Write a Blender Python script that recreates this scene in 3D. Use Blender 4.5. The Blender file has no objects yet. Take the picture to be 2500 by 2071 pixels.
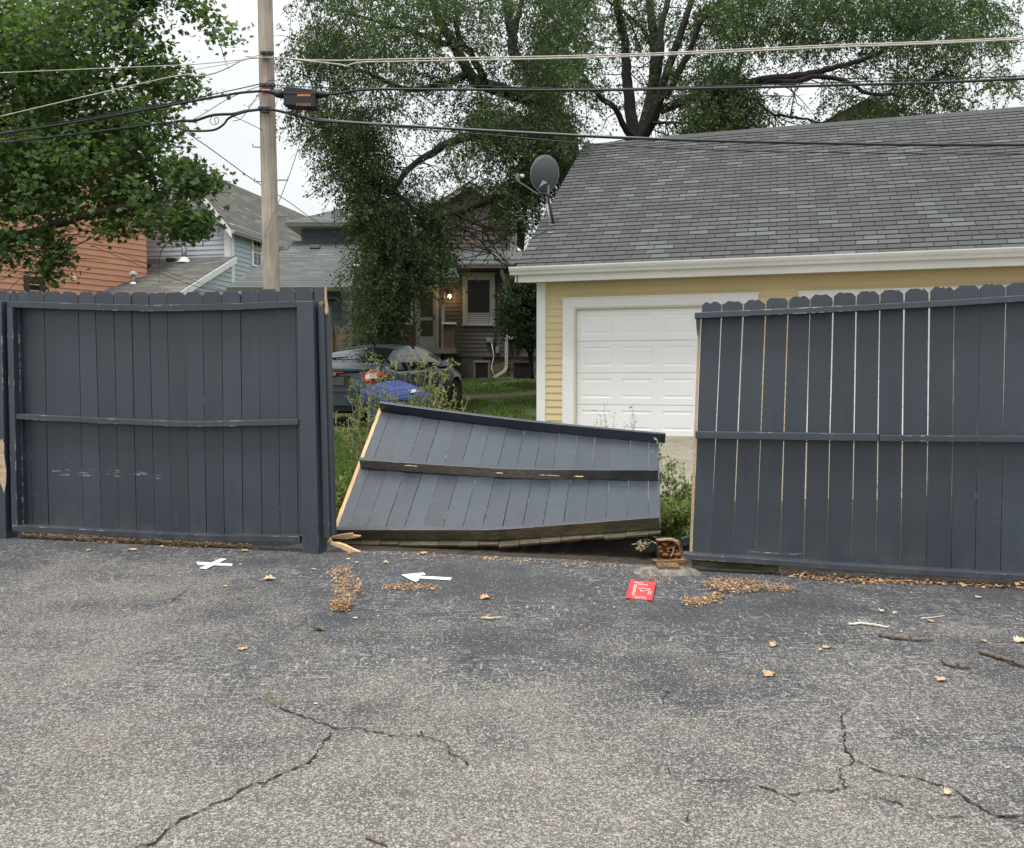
import bpy, bmesh, math, random
import numpy as np
from math import radians as R, sin, cos, pi
from mathutils import Vector as V, Matrix, noise

S = bpy.context.scene
COL = S.collection
random.seed(7)

# ---------------------------------------------------------------- camera
F, CX, CY, H, HOR = 2090.0, 1250.0, 1035.5, 1.2, 925.0
PITCH = math.atan((CY - HOR) / F)
cam = bpy.data.cameras.new("camera")
cam.sensor_width = 36
cam.lens = 36 * F / 2500
cam.clip_start = 0.05
cam.clip_end = 1500
camo = bpy.data.objects.new("camera", cam)
camo.location = (0, 0, H)
camo.rotation_euler = (pi / 2 - PITCH, 0, 0)
COL.objects.link(camo)
S.camera = camo

# ---------------------------------------------------------------- sky and sun
SUN_EL, SUN_AZ = 72.0, 215.0      # from behind the camera, a little to the left
w = bpy.data.worlds.new("World")
S.world = w
w.use_nodes = True
nt = w.node_tree
nt.nodes.clear()
N = nt.nodes.new
L = nt.links.new
out = N("ShaderNodeOutputWorld")
bg = N("ShaderNodeBackground")
sky = N("ShaderNodeTexSky")
sky.sky_type = 'NISHITA'
sky.sun_disc = False
sky.sun_elevation = R(SUN_EL)
sky.sun_rotation = R(SUN_AZ)
hs = N("ShaderNodeHueSaturation")
hs.inputs['Saturation'].default_value = 0.35
geo = N("ShaderNodeTexCoord")
sep = N("ShaderNodeSeparateXYZ")
L(geo.outputs['Generated'], sep.inputs[0])
mr = N("ShaderNodeMapRange")
mr.inputs['From Min'].default_value = 0.0
mr.inputs['From Max'].default_value = 1.0
mr.inputs['To Min'].default_value = 7.3
mr.inputs['To Max'].default_value = 15.5
L(sep.outputs['Z'], mr.inputs['Value'])
cn = N("ShaderNodeTexNoise")
cn.inputs['Scale'].default_value = 2.2
cn.inputs['Detail'].default_value = 4
mp = N("ShaderNodeMapping")
mp.inputs['Scale'].default_value = (1, 1, 3)
L(geo.outputs['Generated'], mp.inputs[0])
L(mp.outputs[0], cn.inputs['Vector'])
cm = N("ShaderNodeMapRange")
cm.inputs['From Min'].default_value = 0.3
cm.inputs['From Max'].default_value = 0.7
cm.inputs['To Min'].default_value = 0.94
cm.inputs['To Max'].default_value = 1.06
L(cn.outputs[0], cm.inputs['Value'])
ml = N("ShaderNodeMath")
ml.operation = 'MULTIPLY'
L(mr.outputs[0], ml.inputs[0])
L(cm.outputs[0], ml.inputs[1])
vm = N("ShaderNodeVectorMath")
vm.operation = 'SCALE'
vm.inputs[0].default_value = (0.955, 0.99, 1.0)
L(ml.outputs[0], vm.inputs['Scale'])
mx = N("ShaderNodeMix")
mx.data_type = 'RGBA'
mx.inputs[0].default_value = 0.9
L(sky.outputs[0], hs.inputs['Color'])
L(hs.outputs[0], mx.inputs[6])
L(vm.outputs[0], mx.inputs[7])
L(mx.outputs[2], bg.inputs['Color'])
bg.inputs['Strength'].default_value = 0.1
L(bg.outputs[0], out.inputs[0])

sl = bpy.data.lights.new("sun", 'SUN')
sl.energy = 2.6
sl.angle = R(16)
sl.color = (1.0, 0.97, 0.92)
so = bpy.data.objects.new("sun", sl)
a = R(SUN_AZ)
sd = V((sin(a) * cos(R(SUN_EL)), cos(a) * cos(R(SUN_EL)), sin(R(SUN_EL))))
so.rotation_euler = sd.to_track_quat('Z', 'Y').to_euler()
COL.objects.link(so)
S.view_settings.view_transform = 'Standard'
S.view_settings.look = 'None'
S.view_settings.gamma = 1
S.view_settings.use_curve_mapping = False
S.view_settings.exposure = 0.18
S.cycles.max_bounces = 7
S.cycles.transparent_max_bounces = 6

# ---------------------------------------------------------------- helpers
def ray(px, py):
    dx = (px - CX) / F
    dz = -(py - CY) / F
    return V((dx, cos(PITCH) + dz * sin(PITCH), -sin(PITCH) + dz * cos(PITCH)))

def at(px, py, Y):
    r = ray(px, py)
    return V((0, 0, H)) + r * (Y / r.y)

def ong(px, py, z=0.0):
    r = ray(px, py)
    return V((0, 0, H)) + r * ((z - H) / r.z)

def onp(px, py, P0, Nn):
    r = ray(px, py)
    o = V((0, 0, H))
    return o + r * ((P0 - o).dot(Nn) / r.dot(Nn))

TER = [(-100, -0.02), (6.3, -0.02), (7.5, 0.02), (9, 0.08), (13.7, 0.26), (15.5, 0.31), (19, 0.5), (28, 1.27), (36, 1.45), (400, 2.0)]
def ter(y):
    for (a0, z0), (a1, z1) in zip(TER, TER[1:]):
        if y <= a1:
            return z0 + (z1 - z0) * (y - a0) / (a1 - a0)
    return 2.0

class MB:
    def __init__(s):
        s.v = []; s.f = []; s.m = []; s.uv = []
    def face(s, pts, m=0, uv=None):
        n = len(s.v)
        s.v += [tuple(p) for p in pts]
        s.f.append(list(range(n, n + len(pts))))
        s.m.append(m)
        s.uv.append(uv if uv else [(0, 0)] * len(pts))
    def hexa(s, p, m=0, mats=None):
        # p: 8 points, 0-3 bottom ring, 4-7 top ring ; mats: (bottom, top, s0, s1, s2, s3)
        n = len(s.v)
        s.v += [tuple(q) for q in p]
        fs = [(3, 2, 1, 0), (4, 5, 6, 7), (0, 1, 5, 4), (1, 2, 6, 5), (2, 3, 7, 6), (3, 0, 4, 7)]
        for i, f in enumerate(fs):
            s.f.append([n + k for k in f]); s.m.append(mats[i] if mats else m); s.uv.append([(0, 0)] * 4)
    def box(s, x0, x1, y0, y1, z0, z1, M=None, m=0, mats=None):
        p = [V((x0, y0, z0)), V((x1, y0, z0)), V((x1, y1, z0)), V((x0, y1, z0)),
             V((x0, y0, z1)), V((x1, y0, z1)), V((x1, y1, z1)), V((x0, y1, z1))]
        if M is not None: p = [M @ q for q in p]
        s.hexa(p, m, mats)
        return s
    def beam(s, a, b, w, h, up=V((0, 0, 1)), m=0):
        a = V(a); b = V(b)
        d = (b - a).normalized()
        sd_ = d.cross(up)
        if sd_.length < 1e-4: sd_ = d.cross(V((1, 0, 0)))
        sd_.normalize()
        u = sd_.cross(d)
        sw = sd_ * w / 2; uh = u * h / 2
        s.hexa([a - sw - uh, a + sw - uh, b + sw - uh, b - sw - uh, a - sw + uh, a + sw + uh, b + sw + uh, b - sw + uh], m)
        return s
    def sweep(s, pts, vs, ns, h, d, mats=(0, 0, 0, 0), cap=0):
        # cross-section: 0 (bottom,back) 1 (bottom,front) 2 (top,front) 3 (top,back); mats bottom,front,top,back
        n = len(s.v)
        for p, vv, nn in zip(pts, vs, ns):
            for q in (p - vv * h / 2, p - vv * h / 2 + nn * d, p + vv * h / 2 + nn * d, p + vv * h / 2):
                s.v.append(tuple(q))
        k = len(pts)
        for i in range(k - 1):
            for j in range(4):
                a0 = n + i * 4 + j; a1 = n + i * 4 + (j + 1) % 4
                s.f.append([a0, a0 + 4, a1 + 4, a1]); s.m.append(mats[j]); s.uv.append([(0, 0)] * 4)
        s.f.append([n, n + 1, n + 2, n + 3]); s.m.append(cap); s.uv.append([(0, 0)] * 4)
        e = n + (k - 1) * 4
        s.f.append([e + 3, e + 2, e + 1, e]); s.m.append(cap); s.uv.append([(0, 0)] * 4)
        return s
    def tube(s, pts, r, sides=6, m=0, cap=True):
        pts = [V(p) for p in pts]
        if not hasattr(r, '__len__'): r = [r] * len(pts)
        n = len(s.v); k = len(pts)
        ref = None
        for i, p in enumerate(pts):
            d = (pts[min(i + 1, k - 1)] - pts[max(i - 1, 0)])
            if d.length < 1e-9: d = V((0, 0, 1))
            d.normalize()
            if ref is None:
                ref = d.cross(V((0.13, 0.3, 1)))
                if ref.length < 1e-3: ref = d.cross(V((1, 0, 0)))
            ref = (ref - d * ref.dot(d)).normalized()
            b = d.cross(ref)
            for j in range(sides):
                t = 2 * pi * j / sides
                s.v.append(tuple(p + (ref * cos(t) + b * sin(t)) * r[i]))
        for i in range(k - 1):
            for j in range(sides):
                a0 = n + i * sides + j; a1 = n + i * sides + (j + 1) % sides
                s.f.append([a0, a1, a1 + sides, a0 + sides]); s.m.append(m); s.uv.append([(0, 0)] * 4)
        if cap:
            s.f.append([n + j for j in range(sides)][::-1]); s.m.append(m); s.uv.append([(0, 0)] * sides)
            e = n + (k - 1) * sides
            s.f.append([e + j for j in range(sides)]); s.m.append(m); s.uv.append([(0, 0)] * sides)
        return s
    def prism(s, poly, ext, m=0, side=None, back=None):
        poly = [V(p) for p in poly]; n = len(s.v); k = len(poly)
        s.v += [tuple(p) for p in poly] + [tuple(p + ext) for p in poly]
        s.f.append(list(range(n, n + k))); s.m.append(m); s.uv.append([(0, 0)] * k)
        s.f.append([n + k + i for i in range(k)][::-1]); s.m.append(m if back is None else back); s.uv.append([(0, 0)] * k)
        for i in range(k):
            j = (i + 1) % k
            s.f.append([n + j, n + i, n + k + i, n + k + j]); s.m.append(m if side is None else side); s.uv.append([(0, 0)] * 4)
        return s
    def build(s, name, mats, parent=None, smooth=False, bevel=0, sub=0, recalc=True):
        me = bpy.data.meshes.new(name)
        me.from_pydata(s.v, [], s.f)
        if not isinstance(mats, (list, tuple)): mats = [mats]
        for m in mats: me.materials.append(m)
        me.polygons.foreach_set('material_index', s.m)
        uvl = me.uv_layers.new(name="UVMap")
        flat = [c for f in s.uv for p in f for c in p]
        uvl.data.foreach_set('uv', flat)
        if recalc:
            bm = bmesh.new(); bm.from_mesh(me)
            bmesh.ops.recalc_face_normals(bm, faces=bm.faces)
            bm.to_mesh(me); bm.free()
        if smooth: me.polygons.foreach_set('use_smooth', [True] * len(me.polygons))
        o = bpy.data.objects.new(name, me)
        COL.objects.link(o)
        if parent is not None: o.parent = parent
        if bevel:
            b = o.modifiers.new("bevel", 'BEVEL'); b.width = bevel; b.segments = 2; b.limit_method = 'ANGLE'
        if sub:
            b = o.modifiers.new("sub", 'SUBSURF'); b.levels = sub; b.render_levels = sub
        return o

def tag(o, label=None, cat=None, group=None, kind=None):
    if label: o["label"] = label
    if cat: o["category"] = cat
    if group: o["group"] = group
    if kind: o["kind"] = kind
    return o

def thing(name, label, cat, group=None):
    o = bpy.data.objects.new(name, None)
    o.empty_display_size = 0.1
    COL.objects.link(o)
    return tag(o, label, cat, group)

def numpy_mesh(name, verts, faces, mats, parent=None, nper=4, midx=None):
    me = bpy.data.meshes.new(name)
    nv = len(verts); nf = len(faces)
    me.vertices.add(nv); me.vertices.foreach_set('co', verts.astype(np.float32).ravel())
    me.loops.add(nf * nper); me.loops.foreach_set('vertex_index', faces.astype(np.int32).ravel())
    me.polygons.add(nf)
    me.polygons.foreach_set('loop_start', np.arange(0, nf * nper, nper, dtype=np.int32))
    me.polygons.foreach_set('loop_total', np.full(nf, nper, dtype=np.int32))
    if not isinstance(mats, (list, tuple)): mats = [mats]
    for m in mats: me.materials.append(m)
    if midx is not None: me.polygons.foreach_set('material_index', midx.astype(np.int32))
    me.update(calc_edges=True)
    o = bpy.data.objects.new(name, me)
    COL.objects.link(o)
    if parent is not None: o.parent = parent
    return o

# ---------------------------------------------------------------- materials
class NT:
    """tiny wrapper for writing node graphs"""
    def __init__(s, name):
        s.mat = bpy.data.materials.new(name)
        s.mat.use_nodes = True
        s.t = s.mat.node_tree
        s.b = s.t.nodes['Principled BSDF']
        s.out = s.t.nodes['Material Output']
        s.tc = None
    def n(s, ty, **kw):
        x = s.t.nodes.new(ty)
        for k, v_ in kw.items(): setattr(x, k, v_)
        return x
    def l(s, a_, b_): s.t.links.new(a_, b_)
    def co(s, kind='Object', scale=None, rot=None):
        if s.tc is None: s.tc = s.n('ShaderNodeTexCoord')
        o = s.tc.outputs[kind]
        if scale or rot:
            m = s.n('ShaderNodeMapping')
            if scale: m.inputs['Scale'].default_value = scale
            if rot: m.inputs['Rotation'].default_value = rot
            s.l(o, m.inputs[0]); return m.outputs[0]
        return o
    def noise(s, vec, scale, detail=4, rough=0.55, dist=0.0):
        x = s.n('ShaderNodeTexNoise')
        x.inputs['Scale'].default_value = scale; x.inputs['Detail'].default_value = detail
        x.inputs['Roughness'].default_value = rough; x.inputs['Distortion'].default_value = dist
        s.l(vec, x.inputs['Vector']); return x.outputs[0]
    def mapr(s, val, a0, a1, b0=0.0, b1=1.0, smooth=False):
        x = s.n('ShaderNodeMapRange')
        if smooth: x.interpolation_type = 'SMOOTHSTEP'
        for i, q in enumerate((val, a0, a1, b0, b1)): s.put(x.inputs[i], q)
        return x.outputs[0]
    def put(s, inp, q):
        if isinstance(q, (int, float)): inp.default_value = q
        elif isinstance(q, tuple): inp.default_value = q if len(q) == 4 else q + (1.0,)
        else: s.l(q, inp)
    def math(s, op, a_, b_=0.0):
        x = s.n('ShaderNodeMath'); x.operation = op
        s.put(x.inputs[0], a_); s.put(x.inputs[1], b_); return x.outputs[0]
    def mix(s, f, a_, b_, mode='MIX'):
        x = s.n('ShaderNodeMix'); x.data_type = 'RGBA'; x.blend_type = mode
        s.put(x.inputs[0], f); s.put(x.inputs[6], a_); s.put(x.inputs[7], b_); return x.outputs[2]
    def xyz(s, vec):
        x = s.n('ShaderNodeSeparateXYZ'); s.l(vec, x.inputs[0]); return x.outputs
    def bump(s, h, strength=0.3, dist=0.01):
        x = s.n('ShaderNodeBump'); x.inputs['Strength'].default_value = strength; x.inputs['Distance'].default_value = dist
        s.l(h, x.inputs['Height']); s.l(x.outputs[0], s.b.inputs['Normal']); return x
    def base(s, c): s.put(s.b.inputs['Base Color'], c)
    def rough(s, r): s.put(s.b.inputs['Roughness'], r)

def simple(name, c, rough=0.6, var=0.12, scale=8.0, metal=0.0, bump=0.0, bscale=60, spec=0.5):
    t = NT(name)
    nz = t.noise(t.co(), scale, 5)
    lo = tuple(x * (1 - var) for x in c); hi = tuple(min(1, x * (1 + var)) for x in c)
    t.base(t.mix(t.mapr(nz, 0.3, 0.7), lo, hi))
    t.rough(t.mapr(nz, 0.3, 0.7, rough * 0.9, min(1, rough * 1.1)))
    t.b.inputs['Metallic'].default_value = metal
    t.b.inputs['Specular IOR Level'].default_value = spec
    if bump: t.bump(t.noise(t.co(), bscale, 4), bump, 0.01)
    return t.mat

def fence_paint(name, scuff=None, wear=1.0, rough=0.48):
    t = NT(name)
    co = t.co()
    oi = t.n('ShaderNodeObjectInfo')
    rv = t.mapr(oi.outputs['Random'], 0, 1, 0.82, 1.18)
    big = t.noise(co, 1.6, 5)
    streak = t.noise(t.co(scale=(14, 14, 0.9)), 1.5, 5, 0.6)
    col = t.mix(t.mapr(big, 0.3, 0.7), (0.019, 0.026, 0.042), (0.028, 0.038, 0.056))
    col = t.mix(t.mapr(streak, 0.35, 0.72, 0, 0.35), col, (0.044, 0.058, 0.070))
    sc = t.n('ShaderNodeVectorMath'); sc.operation = 'SCALE'
    t.l(col, sc.inputs[0]); t.l(rv, sc.inputs['Scale'])
    col = sc.outputs[0]
    # edge wear: the paint has left the arrises, pale primer and wood show
    bv = t.n('ShaderNodeBevel'); bv.samples = 4; bv.inputs['Radius'].default_value = 0.010 if wear >= 1 else 0.007
    g = t.n('ShaderNodeNewGeometry')
    dp = t.n('ShaderNodeVectorMath'); dp.operation = 'DOT_PRODUCT'
    t.l(bv.outputs[0], dp.inputs[0]); t.l(g.outputs['Normal'], dp.inputs[1])
    edge = t.mapr(dp.outputs['Value'], 0.99, 0.93)
    chip = t.noise(t.co(scale=(4, 4, 4)), 3.2, 7, 0.75)
    chipm = t.mapr(chip, 0.515 if wear >= 1 else 0.55, 0.545 if wear >= 1 else 0.58)
    gate = t.mapr(t.noise(t.co(scale=(1, 1, 0.8)), 1.7, 3, 0.6), 0.47, 0.56)
    m1 = t.math('MULTIPLY', t.math('MULTIPLY', edge, gate), t.math('MULTIPLY', chipm, min(0.95, 0.85 * wear)))
    fine = t.noise(t.co(scale=(9, 9, 5)), 9.0, 3, 0.6)
    spot = t.mapr(fine, 0.765, 0.785)
    fleck = t.math('MAXIMUM', m1, t.math('MULTIPLY', spot, 0.7))
    wc = t.mix(t.mapr(t.noise(co, 30, 3), 0.4, 0.6), (0.50, 0.47, 0.42), (0.62, 0.63, 0.64))
    if scuff:
        for (x0, x1, z0, z1, thr) in scuff:
            X = t.xyz(co)
            a_ = t.math('MULTIPLY', t.math('GREATER_THAN', X[0], x0), t.math('LESS_THAN', X[0], x1))
            b_ = t.math('MULTIPLY', t.math('GREATER_THAN', X[2], z0), t.math('LESS_THAN', X[2], z1))
            k = t.noise(t.co(scale=(5, 5, 40)), 2.3, 5, 0.75)
            mm = t.math('MULTIPLY', t.math('MULTIPLY', a_, b_), t.mapr(k, thr, thr + 0.05, 0, 0.75))
            fleck = t.math('MAXIMUM', fleck, mm)
    col = t.mix(fleck, col, wc)
    kn = t.n('ShaderNodeTexVoronoi'); kn.inputs['Scale'].default_value = 1.0
    t.l(t.co(scale=(4.5, 4.5, 2.6)), kn.inputs['Vector'])
    col = t.mix(t.mapr(kn.outputs['Distance'], 0.035, 0.015, 0, 0.75), col, (0.012, 0.014, 0.018))
    saw = t.noise(t.co(scale=(2, 2, 140)), 1.4, 3, 0.6)
    col = t.mix(t.mapr(saw, 0.55, 0.72, 0, 0.28), col, (0.022, 0.026, 0.034))
    X2 = t.xyz(co)
    splash = t.math('MULTIPLY', t.mapr(X2[2], 0.28, 0.02), t.mapr(t.noise(co, 6, 5), 0.42, 0.65))
    col = t.mix(t.math('MULTIPLY', splash, 0.35), col, (0.12, 0.11, 0.095))
    t.base(col)
    grain = t.noise(t.co(scale=(3, 3, 110)), 2.2, 4, 0.65)
    grain2 = t.noise(t.co(scale=(60, 60, 2)), 2.0, 3)
    t.bump(t.math('ADD', t.math('MULTIPLY', grain, 0.6), t.math('MULTIPLY', grain2, 0.5)), 0.55, 0.004)
    t.rough(t.mapr(big, 0.3, 0.7, rough - 0.05, rough + 0.08))
    t.b.inputs['Specular IOR Level'].default_value = 0.85
    return t.mat

def wood(name, dark, light, stretch=(2, 2, 30), scale=3.0, rough=0.8, moss=None, knots=False):
    t = NT(name)
    g = t.noise(t.co(scale=stretch), scale, 6, 0.65, 0.6)
    big = t.noise(t.co(), 2.5, 4)
    col = t.mix(t.mapr(g, 0.3, 0.7), dark, light)
    col = t.mix(t.mapr(big, 0.35, 0.65, 0, 0.45), col, tuple(x * 0.6 for x in dark))
    if moss: col = t.mix(t.mapr(t.noise(t.co(), 5, 5), 0.45, 0.62, 0, 0.7), col, moss)
    t.base(col); t.rough(rough)
    t.bump(g, 0.5, 0.006)
    return t.mat

def shingle(name, c1, c2, c3, bw=0.31, rh=0.14, far=False, mort=0.004):
    t = NT(name)
    uv = t.co('UV')
    br = t.n('ShaderNodeTexBrick')
    br.offset = 0.37; br.offset_frequency = 2; br.squash = 1.0
    br.inputs['Scale'].default_value = 1.0
    br.inputs['Brick Width'].default_value = bw; br.inputs['Row Height'].default_value = rh
    br.inputs['Mortar Size'].default_value = mort; br.inputs['Mortar Smooth'].default_value = 0.1
    br.inputs['Bias'].default_value = -0.1
    br.inputs['Color1'].default_value = (0, 0, 0, 1); br.inputs['Color2'].default_value = (1, 1, 1, 1)
    br.inputs['Mortar'].default_value = (0.35, 0.35, 0.35, 1)
    t.l(uv, br.inputs['Vector'])
    cr = t.n('ShaderNodeValToRGB')
    e = cr.color_ramp.elements
    e[0].position = 0.0; e[0].color = c1 + (1,)
    e[1].position = 1.0; e[1].color = c3 + (1,)
    x = cr.color_ramp.elements.new(0.35); x.color = tuple(a_ * 0.6 + b_ * 0.4 for a_, b_ in zip(c1, c2)) + (1,)
    x = cr.color_ramp.elements.new(0.72); x.color = c2 + (1,)
    t.l(br.outputs['Color'], cr.inputs[0])
    gran = t.noise(uv, 90 if not far else 30, 3, 0.7)
    stain = t.noise(uv, 0.5, 5)
    col = t.mix(t.mapr(gran, 0.3, 0.7, 0, 1), t.mix(1.0, cr.outputs[0], (0.78, 0.78, 0.78), 'MULTIPLY'), t.mix(1.0, cr.outputs[0], (1.2, 1.2, 1.2), 'MULTIPLY'))
    col = t.mix(t.mapr(stain, 0.35, 0.7, 0, 0.3), col, tuple(q * 0.7 for q in c1))
    col = t.mix(t.mapr(br.outputs['Fac'], 0.2, 0.8), col, tuple(q * (0.75 if far else 0.45) for q in c1))
    t.base(col); t.rough(0.95)
    t.b.inputs['Specular IOR Level'].default_value = 0.2
    t.bump(t.math('SUBTRACT', t.math('MULTIPLY', gran, 0.3), br.outputs['Fac']), 0.6, 0.006)
    return t.mat

def leafmat(name, c1, c2, c3, trans=0.35):
    t = NT(name)
    g = t.n('ShaderNodeNewGeometry')
    cr = t.n('ShaderNodeValToRGB')
    e = cr.color_ramp.elements
    e[0].color = c1 + (1,); e[1].color = c3 + (1,)
    x = e.new(0.6); x.color = c2 + (1,)
    big = t.noise(t.co(), 0.55, 3)
    f = t.math('ADD', t.math('MULTIPLY', g.outputs['Random Per Island'], 0.65), t.mapr(big, 0.35, 0.68, -0.1, 0.45))
    t.l(f, cr.inputs[0])
    t.base(cr.outputs[0]); t.rough(0.55)
    t.b.inputs['Specular IOR Level'].default_value = 0.35
    tr = t.n('ShaderNodeBsdfTranslucent')
    t.l(t.mix(1.0, cr.outputs[0], (1.3, 1.5, 0.6), 'MULTIPLY'), tr.inputs[0])
    ms = t.n('ShaderNodeMixShader'); ms.inputs[0].default_value = trans
    t.l(t.b.outputs[0], ms.inputs[1]); t.l(tr.outputs[0], ms.inputs[2]); t.l(ms.outputs[0], t.out.inputs[0])
    return t.mat

def asphalt():
    t = NT("asphalt")
    co = t.co(); X = t.xyz(co)
    n1 = t.noise(co, 0.6, 6, 0.62); n2 = t.noise(co, 3.0, 6, 0.65)
    # worn where cars turn, still sealed beside the fence (and far over to the right)
    yy = t.math('ADD', X[1], t.math('MULTIPLY', X[0], 0.15))
    wear = t.mapr(yy, 5.0, 2.2, -0.16, 0.85)
    wear = t.math('ADD', wear, t.math('MULTIPLY', t.math('SUBTRACT', n1, 0.5), 1.7))
    wear = t.math('ADD', wear, t.math('MULTIPLY', t.math('SUBTRACT', n2, 0.5), 0.75))
    px_ = t.math('MULTIPLY', t.mapr(X[0], -3.6, -2.6, 0, 1, True), t.mapr(X[0], -1.6, -1.0, 1, 0, True))
    py_ = t.math('MULTIPLY', t.mapr(X[1], 4.3, 4.9, 0, 1, True), t.mapr(X[1], 5.4, 5.9, 1, 0, True))
    wear = t.math('ADD', wear, t.math('MULTIPLY', t.math('MULTIPLY', px_, py_), 0.42))
    n3 = t.noise(co, 1.5, 5, 0.6, 0.4)
    wear = t.math('ADD', wear, t.math('MULTIPLY', t.math('SUBTRACT', n3, 0.5), 1.1))
    wear = t.mapr(wear, 0.0, 1.0, 0.0, 1.0)
    agg2 = t.noise(co, 70, 3, 0.75)
    wob_ = t.n('ShaderNodeVectorMath'); wob_.operation = 'ADD'
    wn = t.n('ShaderNodeTexNoise'); wn.inputs['Scale'].default_value = 160; wn.inputs['Detail'].default_value = 2
    t.l(co, wn.inputs['Vector'])
    ws = t.n('ShaderNodeVectorMath'); ws.operation = 'SCALE'; ws.inputs['Scale'].default_value = 0.011
    t.l(wn.outputs['Color'], ws.inputs[0]); t.l(co, wob_.inputs[0]); t.l(ws.outputs[0], wob_.inputs[1])
    def chips(scale):
        v_ = t.n('ShaderNodeTexVoronoi'); v_.inputs['Scale'].default_value = scale
        t.l(wob_.outputs[0], v_.inputs['Vector'])
        return t.xyz(v_.outputs['Color'])
    ca, cb_ = chips(145), chips(290)
    cov = t.mapr(wear, 0, 1, 0.03, 0.46)
    cov = t.math('MULTIPLY', cov, t.mapr(agg2, 0.35, 0.65, 0.45, 1.5))
    sa = t.math('LESS_THAN', ca[0], t.math('MULTIPLY', cov, 0.62)); sb = t.math('LESS_THAN', cb_[0], t.math('MULTIPLY', cov, 0.75))
    spk = t.math('MAXIMUM', sa, sb)
    pit = t.math('MULTIPLY', t.math('GREATER_THAN', cb_[1], 0.86), t.mapr(wear, 0.1, 0.6, 0.25, 0.8))
    ag = t.math('ADD', t.math('MULTIPLY', ca[0], -0.5), t.math('MULTIPLY', agg2, 0.6))
    # scratches: thin strands mostly across
    s1 = t.noise(t.co(scale=(9, 70, 1), rot=(0, 0, R(6))), 1.3, 5, 0.7, 0.8)
    s2 = t.noise(t.co(scale=(50, 12, 1), rot=(0, 0, R(40))), 1.1, 4, 0.7, 0.5)
    patch = t.noise(co, 1.1, 5)
    sm = t.math('MULTIPLY', t.math('MAXIMUM', t.mapr(s1, 0.57, 0.61), t.mapr(s2, 0.59, 0.63)), t.mapr(patch, 0.40, 0.55))
    sm = t.math('MULTIPLY', sm, t.mapr(wear, 0.75, 0.35, 0.12, 1.0))
    dark = t.mix(t.mapr(n2, 0.3, 0.7), (0.050, 0.051, 0.058), (0.074, 0.075, 0.081))
    stone = t.mix(t.math('POWER', cb_[2], 1.6), (0.17, 0.152, 0.132), (0.49, 0.46, 0.415))
    tan = t.mix(t.mapr(wear, 0.2, 0.9, 0, 0.85), dark, (0.132, 0.118, 0.106))
    tan = t.mix(pit, tan, (0.045, 0.042, 0.04))
    col = t.mix(spk, tan, stone)
    col = t.mix(t.math('MULTIPLY', sm, 0.75), col, (0.38, 0.37, 0.35))
    rust = t.mapr(t.noise(co, 3.1, 3), 0.68, 0.76, 0, 0.3)
    col = t.mix(rust, col, (0.22, 0.13, 0.07))
    t.base(col); t.rough(0.92)
    t.b.inputs['Specular IOR Level'].default_value = 0.25
    t.bump(ag, 0.6, 0.005)
    return t.mat

def groundmat():
    t = NT("yard_soil")
    co = t.co(); X = t.xyz(co)
    n1 = t.noise(co, 0.7, 5); n2 = t.noise(co, 14, 5, 0.7)
    green = t.mix(t.mapr(n2, 0.3, 0.7), (0.045, 0.075, 0.018), (0.085, 0.12, 0.035))
    soil = t.mix(t.mapr(n2, 0.3, 0.7), (0.11, 0.085, 0.06), (0.19, 0.155, 0.115))
    # worn footpath across the far lawn
    pth = t.math('ADD', t.math('ABSOLUTE', t.math('ADD', t.math('SUBTRACT', X[1], 22.3), t.math('MULTIPLY', X[0], -0.5))), t.math('MULTIPLY', t.noise(co, 1.5, 3), 1.2))
    m = t.math('MAXIMUM', t.mapr(n1, 0.60, 0.70, 0, 0.8), t.mapr(pth, 1.3, 1.0))
    col = t.mix(m, green, soil)
    # bare earth right along the fence line, colour darkened for the shade there
    fd = t.math('ADD', t.math('ADD', X[1], t.math('MULTIPLY', X[0], 0.235)), t.math('MULTIPLY', t.noise(co, 3, 4), 0.5))
    fd = t.math('SUBTRACT', fd, t.mapr(X[0], 0.9, 1.9, 0, 1.3))
    shaded_dirt = t.mix(t.mapr(n2, 0.35, 0.65), (0.022, 0.017, 0.011), (0.065, 0.048, 0.032))
    t.base(t.mix(t.mapr(fd, 7.5, 6.9), col, shaded_dirt)); t.rough(0.95)
    t.bump(n2, 0.8, 0.03)
    return t.mat

def gravel():
    t = NT("gravel")
    co = t.co()
    a_ = t.noise(co, 40, 4, 0.8); b_ = t.noise(co, 2.2, 5, 0.6)
    col = t.mix(t.mapr(a_, 0.3, 0.7), (0.16, 0.135, 0.105), (0.44, 0.39, 0.32))
    col = t.mix(t.mapr(b_, 0.5, 0.64, 0, 0.55), col, (0.20, 0.16, 0.11))
    col = t.mix(t.mapr(t.noise(co, 3.7, 4), 0.62, 0.68, 0, 0.6), col, (0.12, 0.12, 0.04))
    t.base(col); t.rough(0.95); t.bump(a_, 0.9, 0.02)
    return t.mat

M = {}
scL = None
M['paint'] = fence_paint("fence_paint", wear=0.45, rough=0.48)
M['paint_gloss'] = fence_paint("fence_paint_satin", rough=0.42, wear=0.8)
M['paint_worn'] = fence_paint("fence_paint_worn", wear=1.4)
M['fresh'] = wood("fresh_pine", (0.55, 0.34, 0.17), (0.78, 0.56, 0.33), (30, 2, 2), 3)
M['split'] = wood("split_cedar", (0.42, 0.30, 0.18), (0.66, 0.52, 0.36), (4, 4, 30), 3)
M['mossy'] = wood("mossy_timber", (0.045, 0.035, 0.020), (0.20, 0.155, 0.09), (3, 30, 30), 2, moss=(0.045, 0.048, 0.014))
M['grey_timber'] = wood("grey_timber", (0.045, 0.042, 0.04), (0.105, 0.098, 0.09), (3, 30, 30), 2)
M['rot'] = wood("rotten_timber", (0.14, 0.055, 0.02), (0.62, 0.34, 0.15), (6, 6, 30), 4)
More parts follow.
